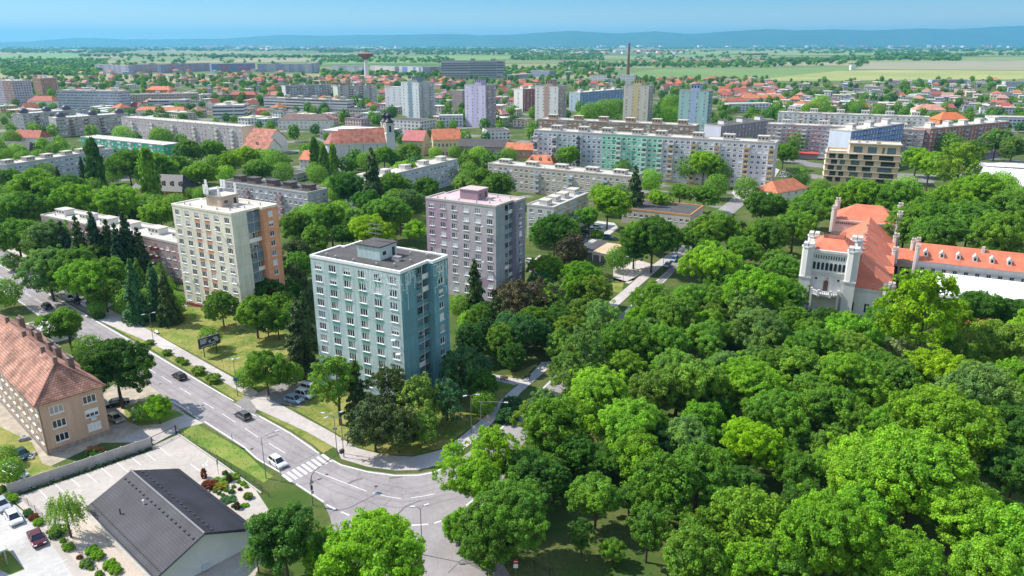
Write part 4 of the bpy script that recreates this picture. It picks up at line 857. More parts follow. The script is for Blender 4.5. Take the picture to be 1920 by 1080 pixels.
# ================================================================== HOUSES WITH PITCHED ROOFS
def pitched(mb, L_, W_, e, rise, hip=0.0, ov=.4, m=0, thick=.18, gm=None):
    """roof solid: ridge along x; hip = run of the hipped ends"""
    a = [(-ov,-ov,e),(L_+ov,-ov,e),(L_+ov,W_+ov,e),(-ov,W_+ov,e)]
    r0, r1 = ((-ov if hip == 0 else hip), W_/2, e+rise), ((L_+ov if hip == 0 else L_-hip), W_/2, e+rise)
    t = lambda p: (p[0], p[1], p[2]+thick)
    A = [t(p) for p in a]; B0, B1 = t(r0), t(r1)
    mb.face([A[0],A[1],B1,B0], m); mb.face([A[2],A[3],B0,B1], m)
    g = m if hip else (gm if gm is not None else m)
    mb.face([A[1],A[2],B1], g); mb.face([A[3],A[0],B0], g)
    for k in range(4): mb.face([a[k],a[(k+1)%4],A[(k+1)%4],A[k]], m)
    mb.face([a[3],a[2],a[1],a[0]], m)
def house(name, label, cat, fr, W_, eave, rise, wallm, roofm, hip=0.0, nwin=0, swin=0, fl=2, chim=(), group=None, ww=1.2, wh=1.5, near=False, rwin=None, dormers=0, ov=.4, wallside=None):
    O, th, L_ = fr; root = thing(name, label, cat, (O.x, O.y, 0), th, group)
    occupy(O.x+math.cos(th)*L_/2-math.sin(th)*W_/2, O.y+math.sin(th)*L_/2+math.cos(th)*W_/2, th, L_/2, W_/2)
    mb = MB(); spots = []; base = .7; fh = (eave-base)/fl; rows = [(base+fh*k+.75, base+fh*k+.75+wh) for k in range(fl)]
    for O2, u, n, Lf, nc, rz, mi in (((0,0),(1,0),(0,-1),L_,nwin,0,0),((L_,0),(0,1),(1,0),W_,swin,math.pi/2,1),((0,W_),(0,-1),(-1,0),W_,swin if rwin is None else rwin,-math.pi/2,1)):
        pc = Lf/max(nc,1)
        for a0, a1, b0, b1 in cuts_facade(mb, O2, u, n, Lf, eave, [(pc*(k+.5)-ww/2, pc*(k+.5)+ww/2) for k in range(nc)], rows if nc else [], .16, mi, z0=-.5):
            c = (a0+a1)/2; spots.append((O2[0]+u[0]*c-n[0]*.12, O2[1]+u[1]*c-n[1]*.12, b0, rz, a1-a0, b1-b0))
    mb.face([(L_,W_,-.5),(0,W_,-.5),(0,W_,eave),(L_,W_,eave)], 0)
    if not hip:
        mb.face([(L_,0,eave),(L_,W_,eave),(L_,W_/2,eave+rise)], 1); mb.face([(0,W_,eave),(0,0,eave),(0,W_/2,eave+rise)], 1)
    mb.build('wall', [wallm, wallside or wallm], root); place_windows(root, spots, near)
    rb = MB(); 
    if hip: pitched(rb, L_, W_, eave+.003, rise, hip, ov)
    else:
        for s in (0, 1):                       # two leaves, open under the gable verge
            y0, y1 = (-ov, W_/2) if s == 0 else (W_+ov, W_/2); e = eave - rise*ov/(W_/2)
            q = [(-ov,y0,e+.02),(L_+ov,y0,e+.02),(L_+ov,y1,eave+rise+.02),(-ov,y1,eave+rise+.02)]
            if s: q = q[::-1]
            up = [(x,y,z+.2) for x,y,z in q]; rb.face(up); rb.face(q[::-1])
            for k in range(4): rb.face([q[k],q[(k+1)%4],up[(k+1)%4],up[k]])
    rb.build('roof', roofm, root)
    for x, y in chim:
        zz = eave + rise*(1-abs(y-W_/2)/(W_/2)) - .4
        MB().box(x-.4, x+.4, y-.3, y+.3, zz, zz+1.9).box(x-.48, x+.48, y-.38, y+.38, zz+1.903, zz+2.05).build('chimney', col('brick_chimney', (.33,.22,.17)), root)
    for k in range(dormers):
        x = L_*(k+.6)/(dormers+.2); y = W_*.2; z = eave + rise*.4
        d = MB().box(x-.55, x+.55, y-.6, y+1.4, z-.5, z+1.0, 0).box(x-.35, x+.35, y-.63, y-.58, z, z+.85, 2)
        d.face([(x-.7,y-.8,z+1.0),(x,y-.8,z+1.7),(x,y+2,z+1.7),(x-.7,y+2,z+1.0)], 1); d.face([(x,y-.8,z+1.7),(x+.7,y-.8,z+1.0),(x+.7,y+2,z+1.0),(x,y+2,z+1.7)], 1); d.face([(x-.55,y-.6,z+1),(x+.55,y-.6,z+1),(x,y-.6,z+1.65)], 0)
        d.build('dormer', [wallm, roofm, GLASS], root)
    return root
# ---------------------------------------------------------------- the old hipped house at the lower left
TAN = M('tan_old_render', (.46,.325,.24), .92, .14, .7, streak=True, detail=10); TANS = M('stained_tan_render', (.38,.275,.20), .92, .35, .9, streak=True, detail=10)
OLDTILE = tiles('weathered_red_tiles', (.36,.165,.112), (.47,.265,.195), .55, .32, rough=.85, patch=.6, dark=.42)
a_, b_ = P(63.75,762,10.2), P(186,724,10.2); th = R(47); L_ = (b_-a_).length*.99
O = Vector((a_.x+.3, a_.y+.3, 0)); Ln = 44
root = thing('tenement_house', 'old tan three storey house with hipped red tile roof and brick chimneys', 'house', (O.x, O.y, 0), th)
# local x runs along the short end wall, local y runs away along the long house (towards the upper left)
occupy(O.x+math.cos(th)*L_/2-math.sin(th)*Ln/2, O.y+math.sin(th)*L_/2+math.cos(th)*Ln/2, th, L_/2+1, Ln/2)
mb = MB(); ev = 10.2; rows = [(1.9,3.45),(4.75,6.3),(7.6,9.15)]; sp_ = []
for a0, a1, b0, b1 in cuts_facade(mb, (0,0), (1,0), (0,-1), L_, ev, [(1.7,4.0),(7.3,9.6)], rows, .14, 0, z0=-.3): sp_.append(((a0+a1)/2, .1, b0, 0, a1-a0, b1-b0))
nc = 14
for a0, a1, b0, b1 in cuts_facade(mb, (0,Ln), (0,-1), (-1,0), Ln, ev, [(Ln*(k+.5)/nc-.75, Ln*(k+.5)/nc+.75) for k in range(nc)], rows, .14, 1, z0=-.3): sp_.append((.1, Ln-(a0+a1)/2, b0, -math.pi/2, a1-a0, b1-b0))
for a0, a1, b0, b1 in cuts_facade(mb, (L_,0), (0,1), (1,0), Ln, ev, [(Ln*(k+.5)/nc-.75, Ln*(k+.5)/nc+.75) for k in range(nc)], rows, .14, 0, z0=-.3): sp_.append((L_-.1, (a0+a1)/2, b0, math.pi/2, a1-a0, b1-b0))
mb.build('wall', [TAN, TANS], root); place_windows(root, sp_, True)
MB().box(-.06, L_+.06, -.07, .0, -.3, 1.0).box(-.07, 0, .002, Ln, -.3, 1.0).build('plinth', M('grey_stone_plinth', (.27,.235,.21), .95, .25, 1.5), root)
rb = MB(); ov = .55; rise = 5.0; hp = 5.2; z = ev
A = [(-ov,-ov,z),(L_+ov,-ov,z),(L_+ov,Ln,z),(-ov,Ln,z)]; B0, B1 = (L_/2, hp, z+rise), (L_/2, Ln, z+rise)
T_ = lambda p: (p[0], p[1], p[2]+.2)
for q in ((A[0],A[1],B0),(A[1],A[2],B1,B0),(A[3],A[0],B0,B1),(A[2],A[3],B1)): rb.face([T_(p) for p in q])
for k in range(4): rb.face([A[k],A[(k+1)%4],T_(A[(k+1)%4]),T_(A[k])])
rb.face(A[::-1]); rb.build('roof', OLDTILE, root)
RID = M('ridge_tiles', (.30,.15,.12), .9, .25, 2); rt = MB()
rt.tube([T_(B0),(L_/2,Ln,z+rise+.2)], .17, 6); rt.tube([T_(A[0]),T_(B0)], .16, 6); rt.tube([T_(A[1]),T_(B0)], .16, 6); rt.build('ridge', RID, root)
BRK = M('sooty_brick', (.17,.125,.105), .95, .35, 2)
for k, y in enumerate((6.4, 13.6, 17.9, 25.6, 29.0, 37.5)):
    x = L_*.74; zz = z + rise*(1-abs(x-L_/2)/(L_/2))
    c = MB().box(x-.5, x+.5, y-.95, y+.95, zz-.6, zz+2.3, 0).box(x-.6, x+.6, y-1.05, y+1.05, zz+2.303, zz+2.5, 0)
    for q in range(4): c.cone(x, y-.7+q*.47, zz+2.503, zz+2.95, .15, .13, 6, 1)
    c.build('chimney', [BRK, M('clay_pot', (.3,.25,.22), .9, .2, 2)], root)
    x2 = L_*.5
    if k not in (2, 4): MB().box(x2-.35, x2+.35, y-1.6, y-.9, z+rise-.5, z+rise+1.25, 0).build('chimney', BRK, root)
MB().box(8.0, 8.9, -.62, -.02, 4.1, 4.75).cone(8.45, -.63, 4.2, 4.6, .1, .1, 8).build('air_conditioner', M('pale_plastic', (.5,.56,.6), .5, .05, 2), root)
MB().tube([(.15,-.05,0),(.15,-.05,ev)], .06).build('downpipe', M('rusty_pipe', (.2,.12,.09), .8, .2, 2), root)
# flat-roofed garage behind the house
g = thing('garage', 'low garage with pale flat roof behind the old tan house', 'garage', (*P(30,648,0).xy, 0), R(47)); q = P(30,648,0)
MB().box(-2, 11, -5, 6, -.1, 2.9, 0).build('wall', WHITE, g); MB().box(-2.3, 11.3, -5.3, 6.3, 2.903, 3.1).build('roof', M('grey_flat_roof', (.44,.42,.40), .9, .1, .5), g); occupy(q.x+2, q.y+3, R(47), 8, 8)
# ---------------------------------------------------------------- black-roofed bungalow
r0, r1 = P(246,883,6.3), P(384,1001,6.3); d = (r1-r0); Lb = d.length; th = math.atan2(d.y, d.x)
Wb = 14.6; u = d.normalized(); n = Vector((-u.y, u.x, 0))
O = r0 - n*Wb/2; O.z = 0
SLATE = tiles('blue_black_concrete_tiles', (.034,.034,.047), (.040,.040,.054), .33, .17, rough=.6, dark=.66, patch=.38, spec=.2)
root = thing('bungalow', 'white bungalow with big blue black tiled gable roof in the lower left', 'bungalow', (O.x, O.y, 0), th)
occupy(*(r0+d/2).xy, th, Lb/2+1, Wb/2+1)
mb = MB(); ea = 3.1; ri = 3.1
mb.box(.7, Lb-.7, .9, Wb-.9, -.2, ea-.3, 0, skip='t')
for x in (.7, Lb-.7): mb.face([(x,.9,ea-.3),(x,Wb-.9,ea-.3),(x,Wb/2,ea+ri-.45)][::1 if x > 1 else -1], 0)
mb.build('wall', M('white_bungalow_render', (.62,.63,.63), .85, .05, .6), root)
rb = MB()
for s in (0, 1):
    y0, y1 = (0, Wb/2) if s == 0 else (Wb, Wb/2)
    q = [(0,y0,ea),(Lb,y0,ea),(Lb,y1,ea+ri),(0,y1,ea+ri)]
    if s: q = q[::-1]
    up = [(x,y,z+.22) for x,y,z in q]; rb.face(up); rb.face(q[::-1])
    for k in range(4): rb.face([q[k],q[(k+1)%4],up[(k+1)%4],up[k]])
rb.build('roof', SLATE, root)
MB().tube([(-.02,Wb/2,ea+ri+.2),(Lb+.02,Wb/2,ea+ri+.2)], .17, 8).build('ridge', M('grey_ridge_tiles', (.12,.12,.13), .5, .1, 2), root)
MB().box(-.05, Lb+.05, -.16, -.02, ea-.02, ea+.14).box(-.05, Lb+.05, Wb+.02, Wb+.16, ea-.02, ea+.14).build('gutter', DARKMETAL, root)
MB().box(Lb+.004, Lb+.05, -.05, .2, ea-.1, ea+.2).tube([(Lb+.03,0,ea+.12),(Lb+.03,Wb/2,ea+ri+.12),(Lb+.03,Wb,ea+.12)], .14, 4).build('verge_board', DARKMETAL, root)
for s in (0, 1):
    for k in range(18):
        x = (k+.7)*Lb/18.3; y = Wb/2 + (-1.35 if s == 0 else 1.35); zz = ea + ri*(1-1.35/(Wb/2))+.22
        MB().box(x-.16, x+.16, y-.14, y+.14, zz-.06, zz+.14).build('roof_vent_tile', DARKMETAL, root)
sg = MB()
for s in (0, 1):
    for k in range(46):
        x = (k+.5)*Lb/46; y = .75 if s == 0 else Wb-.75; zz = ea+ri*.75/(Wb/2)+.22; sg.box(x-.05, x+.05, y-.05, y+.05, zz-.04, zz+.13)
sg.build('snow_guard', DARKMETAL, root)
MB().cone(7.5, 2.3, ea+1.0, ea+2.0, .09, .09, 8).cone(7.5, 2.3, ea+2.003, ea+2.15, .18, .1, 8).build('vent_pipe', DARKMETAL, root)
MB().cone(9.5, 5.1, ea+2.2, ea+3.1, .1, .1, 8).cone(9.5, 5.1, ea+3.103, ea+3.2, .2, .1, 8).build('vent_pipe', FRAME, root)
MB().box(Lb-.7, Lb-.25, 6.4, 7.5, .3, 1.1).cone(Lb-.24, 6.9, .5, .9, .02, .02).build('heat_pump', M('pale_plastic', (.5,.56,.6)), root)
# ---------------------------------------------------------------- castle-like manor
CW = M('white_lime_render', (.56,.555,.54), .9, .11, .5, streak=True, detail=8); CP = M('pinkish_lime_render', (.50,.445,.415), .9, .14, .6, streak=True); CTILE = tiles('fresh_clay_tiles', (.56,.16,.09), (.62,.19,.11), .6, .3, patch=.2, dark=.72)
o = P(1502,577); th = R(-27)
root = thing('manor_house', 'white manor house like a castle with red roofs and square turreted tower', 'manor house', (o.x, o.y, 0), th)
for cx, cy, hl, hw in ((11, 35, 13, 45), (50, 42, 24, 8), (36, 10, 12, 14), (44,29,16,8)):
    q = Vector((o.x+math.cos(th)*cx-math.sin(th)*cy, o.y+math.sin(th)*cx+math.cos(th)*cy)); occupy(q.x, q.y, th, hl, hw)
def crenel(mb, x0, x1, y0, y1, z, m=0, s=.9):
    for a, b, ax in ((x0,x1,'x0'),(x0,x1,'x1'),(y0,y1,'y0'),(y0,y1,'y1')):
        nn = max(2, int((b-a)/(2*s)))
        for k in range(nn):
            c0 = a+(b-a)*(k+.25)/nn; c1 = a+(b-a)*(k+.75)/nn
            if ax[0] == 'x': yy = y0 if ax[1] == '0' else y1-.35; mb.box(c0, c1, yy, yy+.35, z, z+.8, m)
            else: xx = x0 if ax[1] == '0' else x1-.35; mb.box(xx, xx+.35, c0, c1, z, z+.8, m)
def turret(mb, x, y, z0, z1, r=1.25, m=0):
    mb.cone(x, y, z0, z1-1.3, r*1.02, r*1.02, 8, m); mb.cone(x, y, z1-1.297, z1-.9, r*1.16, r*1.16, 8, m)
    s = r*.5
    for dx, dy in ((-1,-1),(1,-1),(1,1),(-1,1)): mb.box(x+dx*r*.5-s*.72, x+dx*r*.5+s*.72, y+dy*r*.5-s*.72, y+dy*r*.5+s*.72, z1-.897, z1, m)
# tower
tz = 17.5; tw = MB()
tw.box(0, 11.6, 0, 13.5, -.5, tz-.6, 0, skip='bt')
tw.box(-.25, 11.85, -.25, 13.75, tz-6.2, tz-5.9, 0); tw.box(-.35, 11.95, -.35, 13.85, tz-.6, tz+.1, 0)
for x in (0, 11.6): tw.obox(x, 0, -.5, 9.5, 2.9, 2.9, 0, 0).obox(x, 0, 9.503, 9.9, 3.2, 3.2, 0, 0)
for q in range(26): tw.box(.9+q*.39, 1.1+q*.39, -.42, -.36, tz-7.0, tz-6.3, 0)
tb = tw.build('tower', CW, root)
def arch(mb, x, y, z, w, hh, m, out=.04):
    n = 8; ptsA = [(x-w/2, y-out, z), (x+w/2, y-out, z), (x+w/2, y-out, z+hh)]
    for k in range(1, n): t = math.pi*k/n; ptsA.append((x+w/2*math.cos(t), y-out, z+hh+w*.62*math.sin(t)))
    ptsA.append((x-w/2, y-out, z+hh)); mb.face(ptsA, m)
for k in range(8):
    f = MB(); arch(f, 1.95+k*1.1, 0, tz-5.6, .95, 1.75, 0, .05); arch(f, 1.95+k*1.1, 0, tz-5.5, .74, 1.7, 1, .07); f.build('arched_window', [CW, GLASS], tb)
for k in range(14):
    f = MB(); arch(f, 1.55+k*.655, -.0, tz-2.35, .3, .9, 0, .05); f.build('arrow_slit', M('dark_recess', (.05,.05,.055), .9, .1, 1), tb)
for x in (2.9, 5.8, 8.7):
    f = MB(); f.face([(x+.33*math.cos(t*math.pi/6), -.05, tz-8.1+.33*math.sin(t*math.pi/6)) for t in range(12)], 0); f.build('round_window', GLASS, tb)
f = MB(); arch(f, 5.6, 0, 6.0, 1.7, 2.5, 0, .06); arch(f, 5.6, 0, 6.0, 1.2, 2.4, 1, .09); f.build('balcony_door', [CP, M('brown_door', (.12,.07,.05), .5, .1, 2)], tb)
for x, y in ((0,0),(11.6,0),(0,13.5),(11.6,13.5)): t = MB(); turret(t, x, y, 9.9 if y == 0 else 12, 19.4, 1.6); t.box(x-.09, x+.09, y-1.32, y-1.2, 18.3, 19.4, 1); t.build('turret', [CW, GLASS], tb)
b = MB().prism([(2.2,-.0),(2.2,-1.6),(4.2,-3.0),(7.2,-3.0),(9.2,-1.6),(9.2,-.0)], 5.2, 5.7, 0)
for p, q in (((2.2,-.1),(2.2,-1.6)),((2.2,-1.6),(4.2,-3.0)),((4.2,-3.0),(7.2,-3.0)),((7.2,-3.0),(9.2,-1.6)),((9.2,-1.6),(9.2,-.1))):
    p, q = Vector(p), Vector(q); nn = int((q-p).length/.45); a = math.atan2((q-p).y, (q-p).x); m_ = (p+q)/2
    b.obox(m_.x, m_.y, 6.45, 6.65, (q-p).length, .3, a, 0)
    for k in range(nn): c = p.lerp(q, (k+.5)/nn); b.obox(c.x, c.y, 5.703, 6.447, .18, .18, a, 0)
for x, y in ((2.2,-1.6),(4.2,-3),(7.2,-3),(9.2,-1.6)): b.obox(x, y, -.3 if y > -2 else 5.1, 7.0, .6, .6, 0, 0)
b.build('balcony', CW, tb)
rf = MB(); zz = tz+.1
A = [(.4,.4,zz),(11.2,.4,zz),(11.2,13.1,zz),(.4,13.1,zz)]; B = [(3.2,6.2,zz+2.2),(8.4,6.2,zz+2.2),(8.4,10.5,zz+2.2),(3.2,10.5,zz+2.2)]
for k in range(4): rf.face([A[k],A[(k+1)%4],B[(k+1)%4],B[k]])
rf.face(B); rf.build('tower_roof', CTILE, tb)
rl = MB()
for x0, x1, y0, y1 in ((3.0,8.6,6.0,6.05),(3.0,8.6,10.65,10.7),(3.0,3.05,6.05,10.65),(8.55,8.6,6.05,10.65)):
    for z in (.05,.35,.65,1.0): rl.box(x0, x1, y0, y1, zz+2.2+z, zz+2.26+z)
    nn = int(max(x1-x0, y1-y0)/.25)
    for k in range(nn):
        t = (k+.5)/nn; rl.box(x0+(x1-x0-.05)*t if x1-x0 > 1 else x0, x0+(x1-x0-.05)*t+.05 if x1-x0 > 1 else x1, y0+(y1-y0-.05)*t if y1-y0 > 1 else y0, y0+(y1-y0-.05)*t+.05 if y1-y0 > 1 else y1, zz+2.2, zz+3.3)
rl.build('iron_railing', DARKMETAL, tb)
# great hall
mb = MB(); spots = []; he = 8.0; HX0, HX1, HY = 5.0, 22.0, 78.0
for a0, a1, b0, b1 in cuts_facade(mb, (11.6,.5), (1,0), (0,-1), HX1-11.6, he, [(.6,1.9),(4.4,5.8),(8.2,9.6)], [(.9,3.7)], .25, 0, z0=-.5):
    spots.append((11.6+(a0+a1)/2, .5+.2, b0, 0, a1-a0, b1-b0))
for a0, a1, b0, b1 in cuts_facade(mb, (HX1,.5), (0,1), (1,0), HY, he, [(3+k*5,4.5+k*5) for k in range(15)], [(1,3.6),(4.6,6.8)], .25, 1, z0=-.5):
    spots.append((HX1-.2, .5+(a0+a1)/2, b0, math.pi/2, a1-a0, b1-b0))
mb.face([(HX0,HY,-.5),(HX0,13.5,-.5),(HX0,13.5,he),(HX0,HY,he)], 0); mb.face([(HX1,HY,-.5),(HX0,HY,-.5),(HX0,HY,he),(HX1,HY,he)], 0)
for k in range(24): mb.box(11.9+k*.42, 12.1+k*.42, .3, .497, he-.9, he-.35, 0)
mb.box(11.7, HX1+.2, .25, .49, he-.35, he, 0)
hw_ = mb.build('hall_wall', [CW, CP], root)
mats = [FRAME, GLASS, GLASS2, CURT, BLIND]
for s in spots: me, pane, sill, _ = win_mesh(s[4], s[5], 0); w_ = link('window', me, hw_, s[:3], s[3]); link('pane', pane, w_)
rf = MB(); A = [(HX0-.3,.2,he+.05),(HX1+.3,.2,he+.05),(HX1+.3,HY,he+.05),(HX0-.3,HY,he+.05)]; xm = 13.5; B0, B1 = (xm,6.8,14.2), (xm,HY-9,14.2)
for q in ((A[0],A[1],B0),(A[1],A[2],B1,B0),(A[3],A[0],B0,B1),(A[2],A[3],B1)): rf.face(q)
rf.face(A[::-1])
for y in (20, 33, 50):                       # cross gables on the courtyard slope
    rf.face([(HX1+.35,y-5.5,he+.1),(HX1+.35,y+5.5,he+.1),(HX1+.35,y,9.9)]); rf.face([(HX1+.35,y-5.5,he+.1),(HX1+.35,y,9.9),(xm+6.1,y,9.88)]); rf.face([(HX1+.35,y,9.9),(HX1+.35,y+5.5,he+.1),(xm+6.1,y,9.88)])
hr_ = rf.build('hall_roof', CTILE, root)
for y in (17, 23, 27, 37, 51): MB().box(xm-.6, xm+.4, y-.35, y+.35, 13.3, 15.0, 0).box(xm-.7, xm+.5, y-.45, y+.45, 15.003, 15.2, 1).build('chimney', [CP, CTILE], hr_)
for x, y, z0, z1 in ((HX1,1,7,10.6),(HX1-1.2,.6,7,10.2),(HX1+.4,40,6,11.2),(HX1+.4,58,6,11.6),(HX1+.2,76,6,12.2)): t = MB(); turret(t, x, y, z0, z1, .95); t.build('turret', CP, root)
# rear wing
mb = MB().box(1.5, 23, 66, 82, -.5, 12.2, 0); mb.box(1.2, 23.3, 65.7, 82.3, 12.203, 12.7, 0)
for k in range(22): mb.box(2.4+k*.62, 2.7+k*.62, 65.85, 65.98, 11.2, 11.8, 1)
rw = mb.build('rear_wing', [CP, DARKMETAL], root)
rf = MB(); A = [(1.6,66.2,12.72),(22.9,66.2,12.72),(22.9,81.8,12.72),(1.6,81.8,12.72)]; B0, B1 = (8.5,74,17.3), (16.5,74,17.3)
for q in ((A[0],A[1],B1,B0),(A[1],A[2],B1),(A[2],A[3],B0,B1),(A[3],A[0],B0)): rf.face(q)
rf.build('rear_roof', CTILE, rw)
for x, y in ((1.8,66.2),(22.6,66.2),(22.6,81.5),(1.8,81.5)): t = MB(); turret(t, x, y, 8, 17.6, .9); t.build('turret', CP, rw)
# link and right wing with dormers
mb = MB(); 
cuts_facade(mb, (22.1,41.5), (1,0), (0,-1), 6, 7, [(.5,1.8),(2.4,3.7),(4.2,5.5)], [(1.2,4.6)], .6, 0, z0=-.5); mb.face([(22.1,42.1,1),(28,42.1,1),(28,42.1,5),(22.1,42.1,5)], 1); mb.box(22.1, 28.1, 41.2, 41.497, 6.0, 7.0, 0)
mb.build('link_wall', [M('dark_stone', (.30,.26,.23), .9, .2, 1), GLASS], root)
rf = MB(); rf.face([(22.1,41.1,7.03),(28.2,41.1,7.03),(28.2,46,9.6),(22.1,46,9.6)]); rf.face([(28.2,51,7.03),(22.1,51,7.03),(22.1,46,9.6),(28.2,46,9.6)]); rf.build('link_roof', CTILE, root)
mb = MB(); wx0, wx1, wy, ww_ = 28.2, 68, 38.5, 9.5
hs = cuts_facade(mb, (wx0,wy), (1,0), (0,-1), wx1-wx0, 8.0, [(1.7+k*2.95,2.9+k*2.95) for k in range(13)], [(4.9,6.0),(1.4,3.2)], .25, 0, z0=-.5)
mb.face([(wx0,wy+ww_,-.5),(wx0,wy,-.5),(wx0,wy,8),(wx0,wy+ww_,8)], 0); mb.face([(wx1,wy,-.5),(wx1,wy+ww_,-.5),(wx1,wy+ww_,8),(wx1,wy,8)], 0); mb.face([(wx1,wy+ww_,-.5),(wx0,wy+ww_,-.5),(wx0,wy+ww_,8),(wx1,wy+ww_,8)], 0)
wg = mb.build('wing_wall', CW, root)
for a0, a1, b0, b1 in hs: w_ = link('window', win_mesh(a1-a0, b1-b0, 0)[0], wg, (wx0+(a0+a1)/2, wy+.2, b0)); link('pane', win_mesh(a1-a0, b1-b0, 0)[1], w_)
rf = MB(); rf.face([(wx0-.1,wy-.4,8.02),(wx1+.2,wy-.4,8.02),(wx1+.2,wy+ww_/2,12.6),(wx0-.1,wy+ww_/2,12.6)]); rf.face([(wx1+.2,wy+ww_+.4,8.02),(wx0-.1,wy+ww_+.4,8.02),(wx0-.1,wy+ww_/2,12.6),(wx1+.2,wy+ww_/2,12.6)]); rf.face([(wx0-.1,wy+ww_+.4,8.02),(wx0-.1,wy-.4,8.02),(wx0-.1,wy+ww_/2,12.6)]); rf.face([(wx1+.2,wy-.4,8.02),(wx1+.2,wy+ww_+.4,8.02),(wx1+.2,wy+ww_/2,12.6)])
wr = rf.build('wing_roof', CTILE, root)
for k in range(9):
    x = wx0+2.6+k*4.4; y = wy+1.5; z = 9.7
    d = MB().box(x-.6, x+.6, y-.5, y+1.6, z-.6, z+1.0, 0).box(x-.3, x+.3, y-.53, y-.48, z-.1, z+.8, 1)
    d.face([(x-.75,y-.7,z+.95),(x,y-.7,z+1.75),(x,y+2.6,z+1.75),(x-.75,y+1.6,z+.95)], 0); d.face([(x,y-.7,z+1.75),(x+.75,y-.7,z+.95),(x+.75,y+1.6,z+.95),(x,y+2.6,z+1.75)], 0); d.face([(x-.6,y-.5,z+1),(x+.6,y-.5,z+1),(x,y-.5,z+1.7)], 0)
    d.build('dormer', [CW, GLASS], wr)
for x, y in ((wx0+.2,wy),(wx0+.4,wy+ww_),(27.2,46),(wx1,wy)): t = MB(); turret(t, x, y, 3, 13.2, .7); t.build('turret', CP, root)
MB().box(45.5,46.3,wy+3.6,wy+4.4,11,13.5).build('chimney', CP, wr)
# marquee and low terracotta annexe
q = lambda x, y: (o.x+math.cos(th)*x-math.sin(th)*y, o.y+math.sin(th)*x+math.cos(th)*y)
mt = thing('marquee', 'long white marquee roof standing in front of the dormered wing', 'marquee', (*q(29, 20), 0), th)
mb = MB(); lx, ly = 36, 16
mb.face([(0,0,3.4),(lx,0,3.4),(lx,ly,5.6),(0,ly,5.6)]); mb.face([(0,ly,5.5),(lx,ly,5.5),(lx,0,3.3),(0,0,3.3)]); mb.box(0, lx, -.05, .0, 2.6, 3.38); mb.build('canopy', M('white_canvas', (.76,.76,.76), .8, .04, .5), mt)
mb = MB()
for k in range(7):
    x = k*lx/6; mb.box(max(.02,x-.06), min(lx-.02,x+.06), .02, .12, 0, 3.3).box(max(.02,x-.06), min(lx-.02,x+.06), ly-.12, ly-.02, 0, 5.45)
mb.build('frame', METAL, mt)
house('annexe', 'low annexe with orange tiled roof behind the lime green tree', 'annexe', (Vector((*q(25, -4), 0)), th, 22), 14, 3.2, 2.6, CP, TERRA, hip=4)
# ---------------------------------------------------------------- beige terraced modern block
O, th, Lb = frame((1550,286),(1688,291),16,-22); Wm = 15
root = thing('modern_block', 'beige modern five storey block with dark glazed bays and set back top floor', 'apartment block', (O.x, O.y, 0), th); occupy(O.x+math.cos(th)*Lb/2-math.sin(th)*8, O.y+math.sin(th)*Lb/2+math.cos(th)*8, th, Lb/2, 9)
BEI = col('beige_panel', (.56,.43,.29)); mb = MB(); sp_ = []
for fl_ in range(5):
    z0 = 3.15*fl_; sh_ = 0 if fl_ % 2 == 0 else 1.2
    for a0, a1, b0, b1 in cuts_facade(mb, (0,0), (1,0), (0,-1), Lb, z0+3.1, [(t*Lb/36+sh_*Lb/36, (t+w)*Lb/36+sh_*Lb/36) for t, w in ((1.5,3.2),(6,2.6),(11.5,4.2),(18.5,4.2),(26,7))], [(z0+.35, z0+2.75)], .7, 0, z0=z0): sp_.append(((a0+a1)/2, .6, b0, 0, a1-a0, b1-b0))
    for a0, a1, b0, b1 in cuts_facade(mb, (Lb,0), (0,1), (1,0), Wm, z0+3.1, [(1,3.2),(5,8),(10.5,13)], [(z0+.35, z0+2.75)], .5, 0, z0=z0): sp_.append((Lb-.4, (a0+a1)/2, b0, math.pi/2, a1-a0, b1-b0))
mb.face([(0,Wm,0),(0,0,0),(0,0,15.7),(0,Wm,15.7)], 0); mb.face([(Lb,Wm,0),(0,Wm,0),(0,Wm,15.7),(Lb,Wm,15.7)], 0)
mb.build('wall', BEI, root)
sl = MB()
for fl_ in range(1, 6): sl.box(-.5, Lb+.5, -.5, Wm+.1, 3.15*fl_-.06, 3.15*fl_+.24)
sl.build('floor_slab', col('pale_slab', (.58,.51,.42)), root)
for s in sp_:
    mb = MB(); w, hh = s[4], s[5]; mb.box(-w/2, w/2, -.02, .03, 0, hh, 0)
    for k in range(int(w/1.3)+1): x = -w/2 + w*k/(int(w/1.3)+.0001 if int(w/1.3) else 1); mb.box(max(-w/2, x-.05), min(w/2, x+.05), -.06, -.023, 0, hh, 1)
    wo = mb.build('glazed_bay', [GLASS if rng.random() < .75 else GLASS2, DARKMETAL], root, s[:3], s[3])
    rl = MB().box(-w/2, w/2, -.52, -.48, .95, 1.0)
    for k in range(int(w/.35)): rl.box(-w/2+.35*k, -w/2+.35*k+.03, -.52, -.48, .0, .947)
    rl.build('railing', METAL, wo)
mb = MB(); x0 = Lb*.31
for a0, a1, b0, b1 in cuts_facade(mb, (x0,1.2), (1,0), (0,-1), Lb-x0-.4, 20.9, [(2,6.4),(9,13.4),(16,17.2),(18.4,22.6)] if Lb-x0 > 24 else [(2,5.6),(7.5,11.2),(13.2,14.2),(15.2,19)], [(16.4,19.6)], .5, 0, z0=15.99):
    MB().box(a0+x0, a1+x0, 1.6, 1.66, b0, b1).build('glazed_bay', GLASS2, root)
